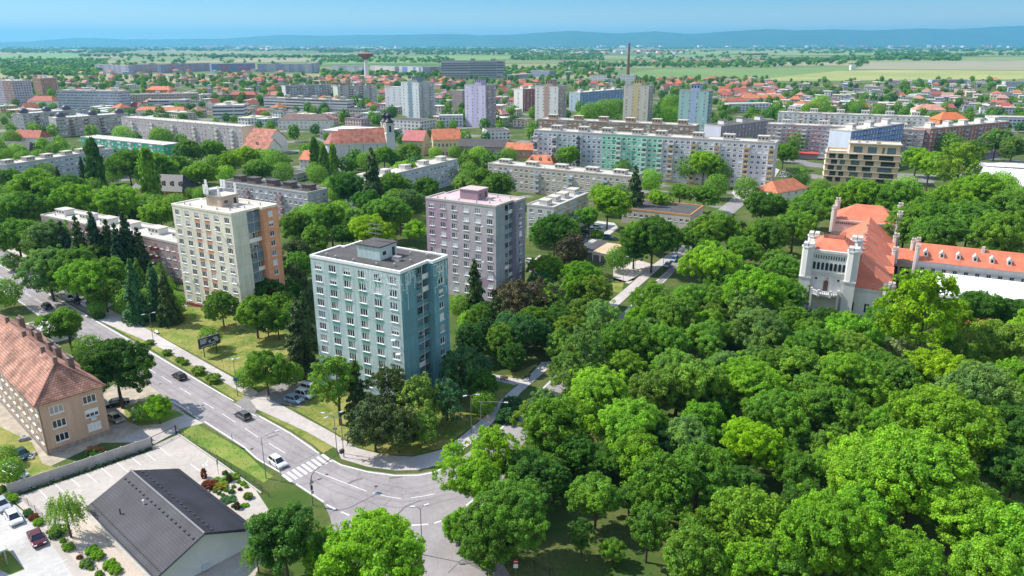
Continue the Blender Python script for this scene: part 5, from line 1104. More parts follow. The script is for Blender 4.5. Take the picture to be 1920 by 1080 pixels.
mb.face([(Lb-.4,1.2,15.99),(Lb-.4,Wm-1,15.99),(Lb-.4,Wm-1,20.9),(Lb-.4,1.2,20.9)]); mb.face([(x0,Wm-1,15.99),(x0,1.2,15.99),(x0,1.2,20.9),(x0,Wm-1,20.9)]); mb.face([(Lb,Wm-1,15.99),(x0,Wm-1,15.99),(x0,Wm-1,20.9),(Lb,Wm-1,20.9)])
mb.build('penthouse', BEI, root)
MB().box(x0-.6, Lb+.2, .4, Wm-.4, 20.903, 21.1, 0).box(x0-.6, Lb+.2, .4, .8, 21.103, 21.5, 1).box(x0-.6, Lb+.2, Wm-.8, Wm-.4, 21.103, 21.5, 1).box(x0-.6, x0-.2, .803, Wm-.803, 21.103, 21.5, 1).box(Lb-.2, Lb+.2, .803, Wm-.803, 21.103, 21.5, 1).build('roof', [PALEROOF, BEI], root)
for x, y in ((x0+4,6),(x0+8,8),(x0+13,5),(x0+14,5.6)): MB().box(x, x+1.2, y, y+.8, 21.103, 21.9).build('roof_unit', METAL, root)
MB().box(.2, x0-.8, .2, .5, 15.99, 17).box(.2, .5, .5, Wm-.4, 15.99, 17).box(.5, x0-.8, Wm-.4, Wm-.1, 15.99, 17).build('terrace_parapet', BEI, root)
# ---------------------------------------------------------------- church
O, th, Lb = frame((675,273),(724,268),11,-2); 
c0 = P(640,300,0); base_ = P(726,300,0); th = R(20); Lc, Wc = 30, 17
o = Vector((base_.x-Lc*math.cos(th), base_.y-Lc*math.sin(th), 0))
root = thing('church', 'church with orange tiled nave, rounded apse and twin towers with black onion domes', 'church', (o.x, o.y, 0), th); occupy(o.x+Lc/2*math.cos(th), o.y+Lc/2*math.sin(th)+8, th, 24, 13)
CHW = M('pale_blue_grey_render', (.50,.53,.53), .9, .07, .4, streak=True); mb = MB(); e = 11.5
apse = [(0,0),(Lc,0),(Lc,Wc),(0,Wc)] + [(-2+ -6*math.sin(math.pi*(k)/6), Wc/2 + (Wc/2-.8)*math.cos(math.pi*k/6)) for k in range(0, 7)]
mb.prism(apse, -.3, e, 0); mb.prism([(x*1.0, y) for x, y in [( -.0,-.35),(Lc,-.35),(Lc,-.002),(0,-.002)]], e-.7, e, 1)
for x in (6, 15, 24): mb.box(x-.12, x+.12, -.12, -.003, 0, e-.72, 2)
mb.build('wall', [CHW, WHITE, DARKMETAL], root)
for x in (10.5, 19.5): f = MB(); arch(f, x, 0, 5, 1.5, 2.2, 0, .03); f.build('arched_window', GLASS, root)
f = MB().box(26.5, 27.7, -.04, .02, 2, 3.8); f.build('window', GLASS, root)
rf = MB(); rz_ = e+8.5; A = [(-.3,-.6,e+.02),(Lc+.2,-.6,e+.02),(Lc+.2,Wc+.6,e+.02),(-.3,Wc+.6,e+.02)]
rf.face([A[0],A[1],(Lc+.2,Wc/2,rz_),(1,Wc/2,rz_)]); rf.face([A[2],A[3],(1,Wc/2,rz_),(Lc+.2,Wc/2,rz_)]); rf.face([A[3],A[0],(1,Wc/2,rz_)])
ap = [(-2.3-6.6*math.sin(math.pi*k/6), Wc/2-(Wc/2-.5)*math.cos(math.pi*k/6), e+.02) for k in range(7)]; ap = [(.3,.3,e+.02)] + ap + [(.3,Wc-.3,e+.02)]
for k in range(8): rf.face([ap[k+1], ap[k], (-3.2,Wc/2,rz_-1.6)])
rf.face([(.3,.3,e+.02),(1.2,Wc/2,rz_-1.3),(-3.2,Wc/2,rz_-1.6)]); rf.face([(1.2,Wc/2,rz_-1.3),(.3,Wc-.3,e+.02),(-3.2,Wc/2,rz_-1.6)])
rf.build('roof', TERRA2, root)
ONION = [(2.7,0),(2.9,.8),(2.3,1.6),(1.5,2.2),(1.1,3.0),(1.9,3.9),(2.15,4.8),(1.5,5.8),(.6,6.3),(.35,6.8),(.18,7.4),(.05,8.2)]
BLK = M('black_copper', (.03,.03,.038), .45, .1, 1)
for y, z_ in ((-1.4, 23), (Wc-4.0, 22)):
    tb = MB().box(Lc+.01, Lc+5.6, y, y+5.6, -.3, z_-6.6, 0).box(Lc-.3, Lc+5.9, y-.3, y+5.9, z_-6.597, z_-6, 0).box(Lc+.3, Lc+5.3, y+.3, y+5.3, z_-5.997, z_, 1).box(Lc, Lc+5.6, y, y+5.6, z_+.003, z_+.6, 1).build('tower', [CHW, col('grey_tower_render', (.42,.43,.41))], root)
    for fx, fy, rz2 in ((Lc+2.8, y+.3, 0), (Lc+5.3, y+2.8, math.pi/2), (Lc+.3, y+2.8, -math.pi/2)):
        f = MB(); arch(f, 0, 0, 0, 1.5, 3.2, 0, .05); f.build('belfry_window', GLASS, tb, (fx, fy, z_-5), rz2)
    MB().lathe(Lc+2.8, y+2.8, [(r, z_+.6+q) for r, q in ONION], 12).build('onion_dome', BLK, tb, smooth=True)
f = MB(); f.face([(Lc+.4,4.3,e+2),(Lc+.4,12.7,e+2),(Lc+.4,12,e+9),(Lc+.4,8.5,e+11.5),(Lc+.4,5,e+9)]); f.box(Lc+.41, Lc+.9, 4.3, 12.7, -.3, e+8, 0); f.build('gable', col('peach_gable', (.55,.36,.26)), root)
# ---------------------------------------------------------------- single houses and rows with pitched roofs
rowg = None
HW = WHITE; YW = col('straw_yellow', (.56,.47,.28)); RTILE = tiles('brick_red_tiles', (.36,.10,.07), (.42,.13,.09), .5, .35, patch=.25); PINKT = tiles('pinkish_red_tiles', (.48,.16,.15), (.54,.19,.17), .5, .35, patch=.15); BRT = tiles('brown_tiles', (.17,.115,.105), (.20,.135,.12), .5, .35, patch=.25); GRT = tiles('dark_grey_tiles', (.085,.078,.078), (.10,.09,.09), .5, .35, patch=.2)
house('town_hall', 'yellow neo-gothic building with orange roof and arched windows', 'public building', frame((813,264),(862,259),12,10), 15, 12, 6, YW, TERRA, 0, 7, 2, 2, near=False, ww=1.3, wh=2.4)
house('school_building', 'gabled building with salmon pink roof beside the yellow neo-gothic building', 'public building', frame((757,262),(790,265),10,-15), 14, 10, 6, YW, PINKT, 0, 5, 3, 2)
house('row_house', 'long grey brown row with dark tiled roof below the lilac tower', 'row house', frame((862,272.5),(948,278),9,-13), 11, 9, 4, col('taupe', (.30,.26,.24)), GRT, 0, 16, 2, 2)
house('row_house', 'short row with orange roof joined to the dark tiled row', 'row house', frame((948.6,278),(998,281),9,-13), 11, 8.6, 3.6, col('orange_brown', (.42,.24,.13)), TERRA, 0, 8, 2, 2)
house('villa', 'orange roofed villa half hidden behind the end of the grey slab', 'house', frame((985,305),(1036,308),7,-18), 11, 7, 4, HW, TERRA, 3, 6, 2, 2, dormers=3)
house('monastery', 'white monastery wing with red roof and tall blank gable', 'monastery', (P(505,290)-Vector((18,-8,0)), R(-25), 20), 19, 9, 7, HW, TERRA2, 0, 5, 0, 2)
house('monastery', 'low monastery wing with red hipped roof left of the tall gable', 'monastery', (Vector((*P(454,277,8).xy, 0)), R(-25), 21), 13, 8, 6, HW, TERRA2, 0, 6, 2, 2, dormers=1)
house('cottage', 'small white house with orange roof and garage door beside the cypresses', 'cottage', frame((562,298.5),(590,301),6.5,-22), 12, 6.5, 4.5, HW, TERRA, 0, 4, 1, 2)
house('cottage', 'narrow white wing with dark red roof between the cypresses and the church', 'cottage', frame((612,285),(650,280),5,15), 8, 5, 3, HW, RTILE, 0, 5, 1, 1)
house('long_house', 'long white house with brown hipped roof at the foot of the grey office slab', 'house', frame((524,229),(611,222),8,-3), 15, 8, 4.5, HW, BRT, 6, 12, 2, 2)
house('villa', 'red roofed villa with white gable at the far left', 'house', frame((12,258),(78,259),6.5,-14), 12, 6.5, 5, HW, RTILE, 3, 7, 2, 2, chim=((8,6),(16,6)))
house('villa', 'dark grey roofed house at the left edge', 'house', frame((-20,281),(52,284),6,-10), 13, 6, 5, WARM, GRT, 4, 5, 2, 2)
house('villa', 'maroon hipped villa at the far left below the orange high-rise', 'house', frame((53,189),(96,190),9,-8), 16, 9, 5, HW, RTILE, 6, 5, 2, 2)
house('long_house', 'long low house with orange roof behind the pinkish slab', 'house', frame((243,209),(355,206),6,-3), 11, 6, 3.5, HW, TERRA, 3, 14, 1, 1)
house('school_building', 'red roofed schoolhouse behind the beige school', 'public building', frame((270,170),(320,168),9,-6), 18, 9, 5, col('rust', (.40,.16,.11)), TERRA, 6, 9, 3, 2)
house('long_house', 'long red roofed house above the white balconied slab', 'house', frame((428,178),(480,178),9,-4), 12, 9, 4, col('rust', (.40,.16,.11)), RTILE, 4, 8, 2, 2)
house('apartment_house', 'big pale apartment house with pink hipped roof at the right', 'apartment house', frame((1717,206),(1775,207),9,-10), 16, 9, 5, HW, tiles('salmon_tiles', (.52,.26,.19), (.56,.29,.21), .5, .35), 7, 8, 3, 2)
house('villa', 'villa with bright orange pyramid roof behind the red brown slab', 'house', frame((1768,226),(1811,224),8,5), 16, 8, 6, col('orange_wall', (.5,.2,.1)), tiles('vivid_orange_tiles', (.60,.16,.05), (.66,.19,.07), .5, .35, patch=.15), 7, 4, 2, 2)
house('villa', 'orange roofed villa in the trees left of the beige modern block', 'house', frame((1464,364),(1508,352),6,35), 12, 6, 4.5, HW, TERRA, 3.5, 4, 2, 2)
house('long_house', 'red tiled row behind the sea green tower', 'house', frame((1395,186),(1470,184),6,-4), 14, 6, 4.5, HW, TERRA, 5, 8, 2, 1)
house('long_house', 'second red tiled row at the right of the sea green tower', 'house', frame((1360,191),(1398,189),7,-4), 12, 7, 4.5, HW, RTILE, 5, 6, 2, 1)
# yellow mansard building
fr = frame((240,349),(342,352),8,-12); O, th, Lb = fr
house('mansard_house', 'yellow house with dark mansard roof and round topped dormers behind the trees', 'house', fr, 16, 6, 6.5, col('bright_yellow', (.60,.42,.10)), M('dark_slate_roof', (.045,.043,.048), .6, .15, 1), 4, 12, 3, 2, dormers=6)
# big white gabled hall at the right edge and low halls
house('white_hall', 'large low hall with white gabled roof at the right edge', 'hall', frame((1835,339),(1960,350),6,-26), 40, 5, 5.5, WHITE, M('white_sheet_roof', (.70,.70,.70), .6, .05, .5), 0, 0, 0, 1)
far('shop', 'low shop with pale flat roof beyond the white gabled hall', frame((1850,312),(1960,318),5,-20), 20, 5, farwall('shop_wall', (.6,.6,.6)), M('near_white_roof', (.60,.58,.53)), cat='shop', group=None)
sh = thing('shop_canopy', 'small shop with bright red canopy by the far crossing', 'shop', (*P(1372,348).xy, 0), R(-20), None); MB().box(0, 14, 0, 6, 0, 3.4).build('wall', WARM, sh); MB().box(-.3, 14.3, -2.6, 6.2, 3.403, 3.8).build('canopy', M('red_canopy', (.55,.06,.05), .6, .1, 1), sh)
sh = thing('shop_canopy', 'red canopied kiosk row below the pink and grey slab', 'shop', (*P(1466,296).xy, 0), R(-20), None); MB().box(0, 22, 0, 6, 0, 3.4).build('wall', WARM, sh); MB().box(-.3, 22.3, -2, 6.2, 3.403, 3.9).build('canopy', MATS['red_canopy'], sh)
far('garage_row', 'low garage row with grey roof left of the cypresses', frame((500,322),(552,328),4,-20), 12, 4, farwall('garages', (.45,.43,.40), pu=3, wu=.7, wv=.3), BITUMEN, cat='garage', group=None)
far('boiler_house', 'flat grey industrial hall in front of the pastel block, left', frame((994,258),(998,258),5,-20), 12, 5, farwall('boiler', (.5,.5,.5)), BITUMEN, cat='hall', group=None)
# ---------------------------------------------------------------- water tower and chimney
p = P(688,149); wt = thing('water_tower', 'white mushroom shaped water tower with rusty brown conical tank', 'water tower', (p.x, p.y, 0)); occupy(p.x, p.y, 0, 6, 6)
MB().lathe(0, 0, [(5.2,0),(4.2,20),(3.8,40)], 20).build('shaft', M('white_shaft', (.62,.62,.62), .8, .06, .2, streak=True), wt, smooth=True)
MB().lathe(0, 0, [(3.8,40),(6,42),(17.2,51.3),(17.4,52.2),(3,56.4),(2.2,57.2),(2.2,58.6),(.05,58.8)], 28).build('tank', M('rusty_brown_tank', (.20,.125,.095), .8, .15, .2), wt)
p = P(1177,141); ch = thing('factory_chimney', 'tall slim brown brick chimney standing above the suburb', 'chimney', (p.x, p.y, 0))
MB().lathe(0, 0, [(4.2,0),(3.1,40),(2.5,70),(2.7,71),(2.7,73),(2.1,73.2)], 16).build('stack', M('brown_brick_stack', (.19,.11,.085), .9, .2, .3), ch, smooth=True)
# ---------------------------------------------------------------- suburbs: one of each kind, then copies
PW = painted('painted_house_wall', .85, 0, .2); PR = painted('coloured_roof_tiles', .85, 0, .2)
def proto_house(kind):
    L_, W_, e = {'hip': (12,11,5.6), 'gable': (13,9,5.0), 'cube': (11,10,6.4), 'row': (18,10,6.2)}[kind]
    w = MB().box(-L_/2, L_/2, -W_/2, W_/2, -.2, e, 0)
    for z in (1.2, 3.9):
        if z+1.3 > e: continue
        n = int(L_/3)
        for k in range(n): x = -L_/2+L_*(k+.5)/n; w.box(x-.6, x+.6, -W_/2-.03, -W_/2+.02, z, z+1.3, 1)
        for k in range(3): y = -W_/2+W_*(k+.5)/3; w.box(L_/2-.02, L_/2+.03, y-.55, y+.55, z, z+1.3, 1); w.box(-L_/2-.03, -L_/2+.02, y-.55, y+.55, z, z+1.3, 1)
    r = MB()
    if kind == 'hip':
        pitched(r, L_, W_, e, 4.0, 4.2, .5); r.v = [(x-L_/2, y-W_/2, z) for x, y, z in r.v]
    elif kind == 'gable':
        w.face([(-L_/2,-W_/2,e),(-L_/2,0,e+4),(-L_/2,W_/2,e)], 0); w.face([(L_/2,-W_/2,e),(L_/2,W_/2,e),(L_/2,0,e+4)], 0)
        for s in (-1, 1): r.face([(-L_/2-.4,s*(W_/2+.5),e-.4),(L_/2+.4,s*(W_/2+.5),e-.4),(L_/2+.4,0,e+4.1),(-L_/2-.4,0,e+4.1)][::-s or 1])
    else:
        r.box(-L_/2-.3, L_/2+.3, -W_/2-.3, W_/2+.3, e+.003, e+.4)
        if kind == 'row': r.box(-2, 2, -1.5, 1.5, e+.403, e+1.6)
    c = MB().box(1.2, 2.0, .3, 1.0, e+1, e+5.0 if kind in ('hip','gable') else e+1.8)
    return w.mesh('wall', [PW, GLASS]), r.mesh('roof', PR), c.mesh('chimney', col('brick_chimney', (.33,.22,.17)))
PROTO = {k: proto_house(k) for k in ('hip', 'gable', 'cube', 'row')}
HOUSES = []
RC = {'orange': (.36,.13,.07), 'red': (.27,.085,.065), 'brown': (.22,.14,.11), 'pale flat': (.50,.47,.43), 'grey': (.16,.155,.15), 'pinkish': (.36,.20,.16)}
WC = {'white': (.62,.61,.59), 'cream': (.56,.50,.40), 'grey': (.40,.40,.41), 'blue': (.35,.40,.50), 'peach': (.55,.40,.30), 'beige': (.47,.42,.36)}
def suburb(zone, n, x0, x1, y0, y1, kinds, mind=15, ang=(-30, 60)):
    k = 0; tries = 0
    while k < n and tries < n*40:
        tries += 1; px = rng.uniform(x0, x1); py = y0 + (y1-y0)*rng.random()**.8; g = P(px, py)
        if inside(g.x, g.y, 9) or inpoly(g.x, g.y): continue
        if any((g.x-h_[1])**2+(g.y-h_[2])**2 < mind**2 for h_ in HOUSES): continue
        kind = rng.choice(kinds); rc = {'hip': ('orange','red','brown','pinkish','orange','red'), 'gable': ('orange','red','orange','grey','pinkish'), 'cube': ('pale flat','pale flat','grey'), 'row': ('pale flat','grey','pale flat')}[kind]
        rc = rng.choice(rc); wc = rng.choice(list(WC)); a = R(rng.choice(ang)+rng.uniform(-4, 4)); s = rng.uniform(.95, 1.3)
        HOUSES.append((zone, g.x, g.y, kind, rc, wc, a, s)); k += 1
suburb('below the yellow field', 165, 1440, 1920, 154, 214, ('hip','cube','cube','row','row','row','cube','cube','gable','cube'), 12.5)
suburb('beyond the sea green tower', 44, 1350, 1470, 150, 188, ('hip','hip','gable','cube'))
suburb('in the distant village', 44, 1190, 1430, 106, 121, ('hip','gable','row','cube'), 26)
suburb('left of the factory chimney', 14, 1040, 1170, 112, 132, ('gable','row','row'), 28)
suburb('beside the lilac tower', 12, 930, 1010, 150, 178, ('hip','gable','hip'))
suburb('below the hospital', 16, 800, 870, 150, 165, ('hip','gable'))
suburb('below the water tower', 64, 590, 745, 146, 163, ('hip','gable','hip','gable','cube'), 14)
suburb('below the far slabs', 34, 300, 590, 142, 160, ('hip','gable','hip','cube'), 16)
suburb('at the far left', 20, 30, 300, 138, 165, ('hip','gable','gable'), 18)
suburb('behind the beige tower', 26, 1235, 1345, 150, 170, ('hip','gable','hip'), 14)
suburb('by the white cubes', 10, 1080, 1170, 150, 166, ('gable','row','hip'), 15)
suburb('behind the striped slabs', 16, 460, 720, 164, 178, ('gable','hip','row'), 14)
suburb('in the town centre left', 95, 0, 560, 160, 235, ('row','cube','hip','row','gable'), 20)
suburb('behind the church', 50, 520, 860, 165, 240, ('row','hip','cube','row'), 18)
suburb('left of the pastel slab', 16, 860, 1010, 165, 240, ('row','cube','hip'), 16)
suburb('at the far edge left', 34, 180, 620, 128, 140, ('row','row','gable','hip'), 22)
suburb('before the hospital', 20, 850, 1150, 130, 148, ('row','row','hip','gable'), 24)
ORD = ['', 'first', 'second', 'third', 'fourth', 'fifth', 'sixth', 'seventh', 'eighth', 'ninth', 'tenth', 'eleventh', 'twelfth', 'thirteenth', 'fourteenth', 'fifteenth', 'sixteenth', 'seventeenth', 'eighteenth', 'nineteenth', 'twentieth']
def uniq(items):
    """items: (x pixel, description, place) -> label that says which one, counting from the left only where needed"""
    by = {}
    for i, (x, d, pl) in enumerate(items): by.setdefault((d, pl), []).append((x, i))
    out = [None]*len(items)
    for (d, pl), l in by.items():
        l.sort()
        for k, (x, i) in enumerate(l):
            out[i] = d+' '+pl if len(l) == 1 else ('leftmost' if k == 0 else 'rightmost' if k == len(l)-1 else ORD[min(k+1, 20)]+' from left')+' '+d+' '+pl
    return out
items = [(pix((h_[1], h_[2], 3))[0], h_[5]+' '+{'hip': 'hipped house', 'gable': 'gabled house', 'cube': 'cube house', 'row': 'flat roofed row house'}[h_[3]]+' with '+h_[4].replace(' flat','')+' roof', h_[0]) for h_ in HOUSES]
for h_, lab in zip(HOUSES, uniq(items)):
    zone, x, y, kind, rc, wc, a, s = h_
    r_ = tag(empty({'row': 'row_house', 'cube': 'cube_house'}.get(kind, 'house'), (x, y, 0), a), lab, 'house', 'houses '+zone); r_.scale = (s, s, 1); occupy(x, y, a, 8, 7)
    w, rr, c = PROTO[kind]
    o1 = link('wall', w, r_); o1.color = (*[min(.9, q*rng.uniform(.9, 1.1)) for q in WC[wc]], 1)
    o2 = link('roof', rr, r_); o2.color = (*[q*rng.uniform(.85, 1.15) for q in RC[rc]], 1); link('chimney', c, r_)
bl = thing('hay_store', 'lone white box shed in the ploughed field', 'shed', (*P(1598,131).xy, 0)); MB().box(-7, 7, -6, 6, 0, 14).build('wall', WHITE, bl); MB().box(-7.4, 7.4, -6.4, 6.4, 14.003, 14.4).build('roof', FRAME, bl)
# ================================================================== VEHICLES
PAINTC = painted('car_paint', .28, .35, .6); TYRE = M('tyre_rubber', (.02,.02,.02), .9, .1, 2); RIM = M('alloy_rim', (.35,.36,.37), .4, .1, 2, metal=.8)
CARGL = M('car_glass', (.015,.018,.022), .05, .1, 1, .7); LAMPW = M('headlight_lens', (.7,.72,.75), .15, .05, 1, .8); LAMPR = M('tail_light_lens', (.35,.02,.02), .2, .05, 1, .6); PLAT = M('number_plate', (.7,.7,.68), .5, .05, 1)
def car_proto(kind):
    L_, top, g = {'hatch': (4.1, 1.48, (-1.95, -1.55, .30, 1.15)), 'estate': (4.6, 1.5, (-2.15, -1.8, .45, 1.25)), 'saloon': (4.6, 1.43, (-1.55, -.85, .45, 1.25)), 'suv': (4.5, 1.68, (-2.1, -1.75, .40, 1.2)), 'van': (5.0, 2.0, (-2.4, -2.3, 1.0, 1.85))}[kind]
    h = L_/2; bz = .95 if kind in ('suv', 'van') else .88
    prof = [(-h,.42),(-h+.06,.28),(-1.75,.2),(1.7,.2),(h-.06,.28),(h,.45),(h-.05,.62),(h-.25,.74),(g[3],bz-.02),(g[0]-.05,bz+.02),(-h+.02,bz-.04)]
    b = MB(); ys = [(-.90,.93),(-.84,1.0),(.84,1.0),(.90,.93)]; n = len(prof)
    rows_ = [[(x*(.985 if s < 1 else 1), y, .5+(z-.5)*s) for x, z in prof] for y, s in ys]
    for r0_, r1_ in zip(rows_[:-1], rows_[1:]):
        for k in range(n): b.face([r0_[k], r0_[(k+1)%n], r1_[(k+1)%n], r1_[k]][::-1])
    b.face(rows_[0]); b.face(rows_[-1][::-1])
    b.box(g[1]-.02, g[2]+.05, -.64, .64, top-.04, top+.025)
    gb = [(g[0],-.8,bz),(g[3],-.78,bz),(g[3],.78,bz),(g[0],.8,bz)]; gt = [(g[1],-.64,top),(g[2],-.62,top),(g[2],.62,top),(g[1],.64,top)]
    for p, q in zip(gb, gt): b.tube([p, q], .055, 4)
    for y in (-1, 1): b.tube([(-.25,.82*y*.98,bz),(-.35,.66*y,top)], .045, 4).box(g[3]-.35, g[3]-.15, .86*y-.1, .86*y+.1, bz, bz+.14)
    w = MB()
    for k in range(4): w.face([gb[k],gb[(k+1)%4],gt[(k+1)%4],gt[k]])
    wl = MB(); wl.v = []
    def wheel(): 
        m = MB(); n_ = 14
        for y0, y1, r, mi in ((-.11,.11,.33,0),(.111,.125,.21,1),(-.125,-.111,.21,1)):
            i = len(m.v); 
            for y in (y0, y1): m.v += [(r*math.cos(2*math.pi*k/n_), y, r*math.sin(2*math.pi*k/n_)) for k in range(n_)]
            for k in range(n_): m.f.append((i+k, i+(k+1)%n_, i+n_+(k+1)%n_, i+n_+k)); m.m.append(mi)
            m.f.append(tuple(i+k for k in range(n_))); m.m.append(mi); m.f.append(tuple(i+n_+n_-1-k for k in range(n_))); m.m.append(mi)
        return m.mesh('wheel', [TYRE, RIM])
    return dict(body=b.mesh('body', PAINTC), win=w.mesh('window_glass', CARGL), wheel=wheel(), hl=MB().box(-.06,.04,-.2,.2,-.07,.07).mesh('headlight', LAMPW), tl=MB().box(-.03,.03,-.18,.18,-.1,.1).mesh('tail_light', LAMPR), plate=MB().box(-.02,.02,-.26,.26,-.06,.06).mesh('number_plate', PLAT), L=L_)
CP_ = {k: car_proto(k) for k in ('hatch', 'estate', 'saloon', 'suv', 'van')}
CCOL = {'white': (.70,.71,.71), 'silver': (.40,.42,.43), 'black': (.012,.012,.014), 'grey': (.10,.105,.11), 'blue': (.06,.16,.32), 'pale blue': (.25,.36,.46), 'dark blue': (.012,.022,.05), 'beige': (.42,.37,.30), 'dark red': (.085,.008,.016), 'dark teal': (.015,.06,.06), 'grey blue': (.20,.24,.31)}
def car(kind, colour, label, px, py, ang, z=.02, group='parked cars'):
    c = CP_[kind]; g = P(px, py)
    r_ = thing('van' if kind == 'van' else 'car', label, 'van' if kind == 'van' else 'car', (g.x, g.y, z), R(ang), group)
    o = link('body', c['body'], r_); o.color = (*CCOL[colour], 1); link('window_glass', c['win'], r_)
    h = c['L']/2
    for x in (-h+.85, h-.85):
        for y in (-.8, .8): link('wheel', c['wheel'], r_, (x, y, .33))
    for y in (-.62, .62): link('headlight', c['hl'], r_, (h-.04, y, .62)); link('tail_light', c['tl'], r_, (-h+.01, y, .74))
    link('number_plate', c['plate'], r_, (-h-.005, 0, .55)); return r_
A_ = -41
dr = 'cars driving on the main road'
car('suv','dark blue','dark blue car driving on the road at the upper left',88,578,A_+180,.02,dr); car('hatch','black','black hatchback driving beside the round hedges',337,709,A_+180,.02,dr)
car('hatch','grey','dark grey hatchback with red tail lights driving past the driveway',456,783,A_+180,.02,dr); car('hatch','white','white hatchback waiting at the zebra crossing',521,871,A_-2,.02,dr)
for a in (('estate','silver','silver estate parked on the strip, third from the far left end',41,510,A_),('hatch','white','white hatchback parked by the tall bushes on the strip, left of two',69,526,A_),('hatch','white','white hatchback parked against the round tree on the strip, right of two',82,534,A_),
  ('estate','silver','silver grey estate parked on the strip, first of three by the olive tree',131,562,A_),('hatch','black','black hatchback parked on the strip, middle of three by the olive tree',146,568,A_),('hatch','white','white car parked on the strip beside the olive tree and blue sign',163,574,A_),
  ('hatch','silver','silver hatchback parked at the left edge of the strip',6,492,A_),('van','white','long white van parked beside the cream tower block',326,567,28),('estate','grey','dark estate parked behind the white strip car at the left edge',20,499,A_)): car(*a)
for a in (('hatch','pale blue','pale blue hatchback parked below the teal tower, nearest the pavement',552,754,-25),('suv','white','white car parked below the teal tower beside the pale blue one',571,745,-25),('estate','white','white estate parked below the teal tower under the loose tree',582,732,-25),('hatch','blue','blue hatchback parked deepest below the teal tower',595,722,-25)): car(*a, z=.12)
for a in (('saloon','black','black saloon in the shade beside the old tan house',221,759,35),('saloon','beige','beige saloon parked at the corner of the old tan house',216,788,-35),('estate','grey blue','grey blue estate parked on the grass by the flowering bush',257,782,-58),('saloon','dark teal','dark teal saloon parked in the yard of the old tan house',42,855,-38),
  ('van','white','white van parked behind the concrete wall at the left',30,892,-25),('saloon','silver','silver saloon parked at the left edge of the concrete drive',4,950,-42),('hatch','white','white hatchback parked on the concrete drive',27,976,-44),('saloon','dark red','dark red saloon parked on the concrete drive',70,1014,-46)): car(*a)
for a in (('hatch','grey blue','grey blue hatchback waiting at the side road kerb, nearer of two',1251,500,-118),('suv','pale blue','pale blue van like car on the side road, farther of two',1264,489,-118)): car(*a, group=dr)
for a in (('hatch','white','white hatchback in the car park behind the mauve tower, at the far end',1121,428,-28),('hatch','silver','silver hatchback second in the car park row behind the mauve tower',1111,433,-28),('hatch','black','black hatchback third in the car park row behind the mauve tower',1101,438,-28),('estate','grey','grey estate nearest in the car park row behind the mauve tower',1094,445,-28),
  ('hatch','blue','blue hatchback parked by the round bush beside the garages',1140,447,-28),('hatch','white','white hatchback beside the garages, half under the tall narrow tree',1152,494,60),('hatch','white','white hatchback parked right of the mauve tower foot',996,493,-28),('hatch','silver','silver hatchback parked right of the mauve tower foot, lower one',1006,500,-28)): car(*a)
for k, (x, y, c) in enumerate(((1470,327,'white'),(1476,328,'silver'),(1466,333,'white'),(1480,322,'grey'),(1884,286,'white'),(1878,290,'silver'))):
    car('hatch', c, ('distant %s hatchback %s' % (c, ('parked right of the pastel block end, left one','parked right of the pastel block end, middle one','parked right of the pastel block end, front one','parked right of the pastel block end, rear one','parked by the white hall, right one','parked by the white hall, left one')[k])), x, y, -30)
# ================================================================== STREET FURNITURE
WOODP = M('grey_steel_post', (.22,.23,.24), .6, .1, 3, metal=.3)
def lamp(label, px, py, h, arms=((2.0, 0),), angle=0, cat='street lamp', extra=None):
    g = P(px, py); r_ = thing('street_lamp', label, cat, (g.x, g.y, 0), R(angle), 'street lamps')
    p = MB().cone(0, 0, -.1, 1.0, .11, .1, 8).cone(0, 0, 1.003, h, .075, .055, 8); p.build('pole', WOODP, r_)
    for ln, a in arms:
        ca, sa = math.cos(a), math.sin(a)
        MB().tube([(0,0,h-.05),(ca*ln*.5,sa*ln*.5,h+.25),(ca*ln,sa*ln,h+.3)], .045, 6).build('arm', WOODP, r_)
        MB().obox(ca*(ln+.3), sa*(ln+.3), h+.24, h+.38, .75, .28, a).build('lamp_head', M('lamp_head_shell', (.5,.51,.52), .5, .08, 2), r_)
    if extra: extra(r_)
    return r_
def disc(mb, x, y, z, r, m=0, n=16, a=0):
    ca, sa = math.cos(a), math.sin(a)
    mb.face([(x+r*math.cos(2*math.pi*k/n)*ca, y+r*math.cos(2*math.pi*k/n)*sa, z+r*math.sin(2*math.pi*k/n)) for k in range(n)], m)
BLUE = M('blue_sign', (.02,.08,.32), .5, .05, 2); REDS = M('red_sign', (.5,.03,.03), .5, .05, 2); GREYB = M('sign_back', (.28,.29,.30), .5, .05, 2)
lamp('street lamp standing by the zebra crossing with its arm over the road', 499, 897, 8, ((2.6, 0),), 40)
def sig(r_):
    MB().box(-.18, .18, -.16, -.02, 3.0, 3.9, 0).build('signal_head', DARKMETAL, r_)
    s = MB(); s.face([(-.5,-.2,4.2),(.5,-.2,4.2),(0,-.2,5.1)], 0); disc(s, 0, -.2, 2.6, .3, 0); s.build('sign_plate', GREYB, r_)
g = P(587,948); r_ = thing('traffic_signal', 'tall curved traffic signal mast reaching over the road beside the crossing', 'traffic signal', (g.x, g.y, 0), R(52))
MB().tube([(0,0,-.1),(0,0,4.6),(.3,0,5.6),(1.2,0,6.2),(6.6,0,7.0)], .085, 8, r1=.05).build('mast', M('dark_steel_post', (.06,.065,.07), .5, .1, 2), r_); sig(r_)
MB().box(6.3, 7.0, -.25, .25, 6.7, 7.35).build('signal_head', DARKMETAL, r_)
lamp('double armed street lamp at the corner by the person in black', 645, 858, 8.2, ((3.4, math.pi*.98),), -15, extra=lambda r_: MB().box(-.22,.22,-.12,-.02,3.6,4.2).build('sign_plate', GREYB, r_))
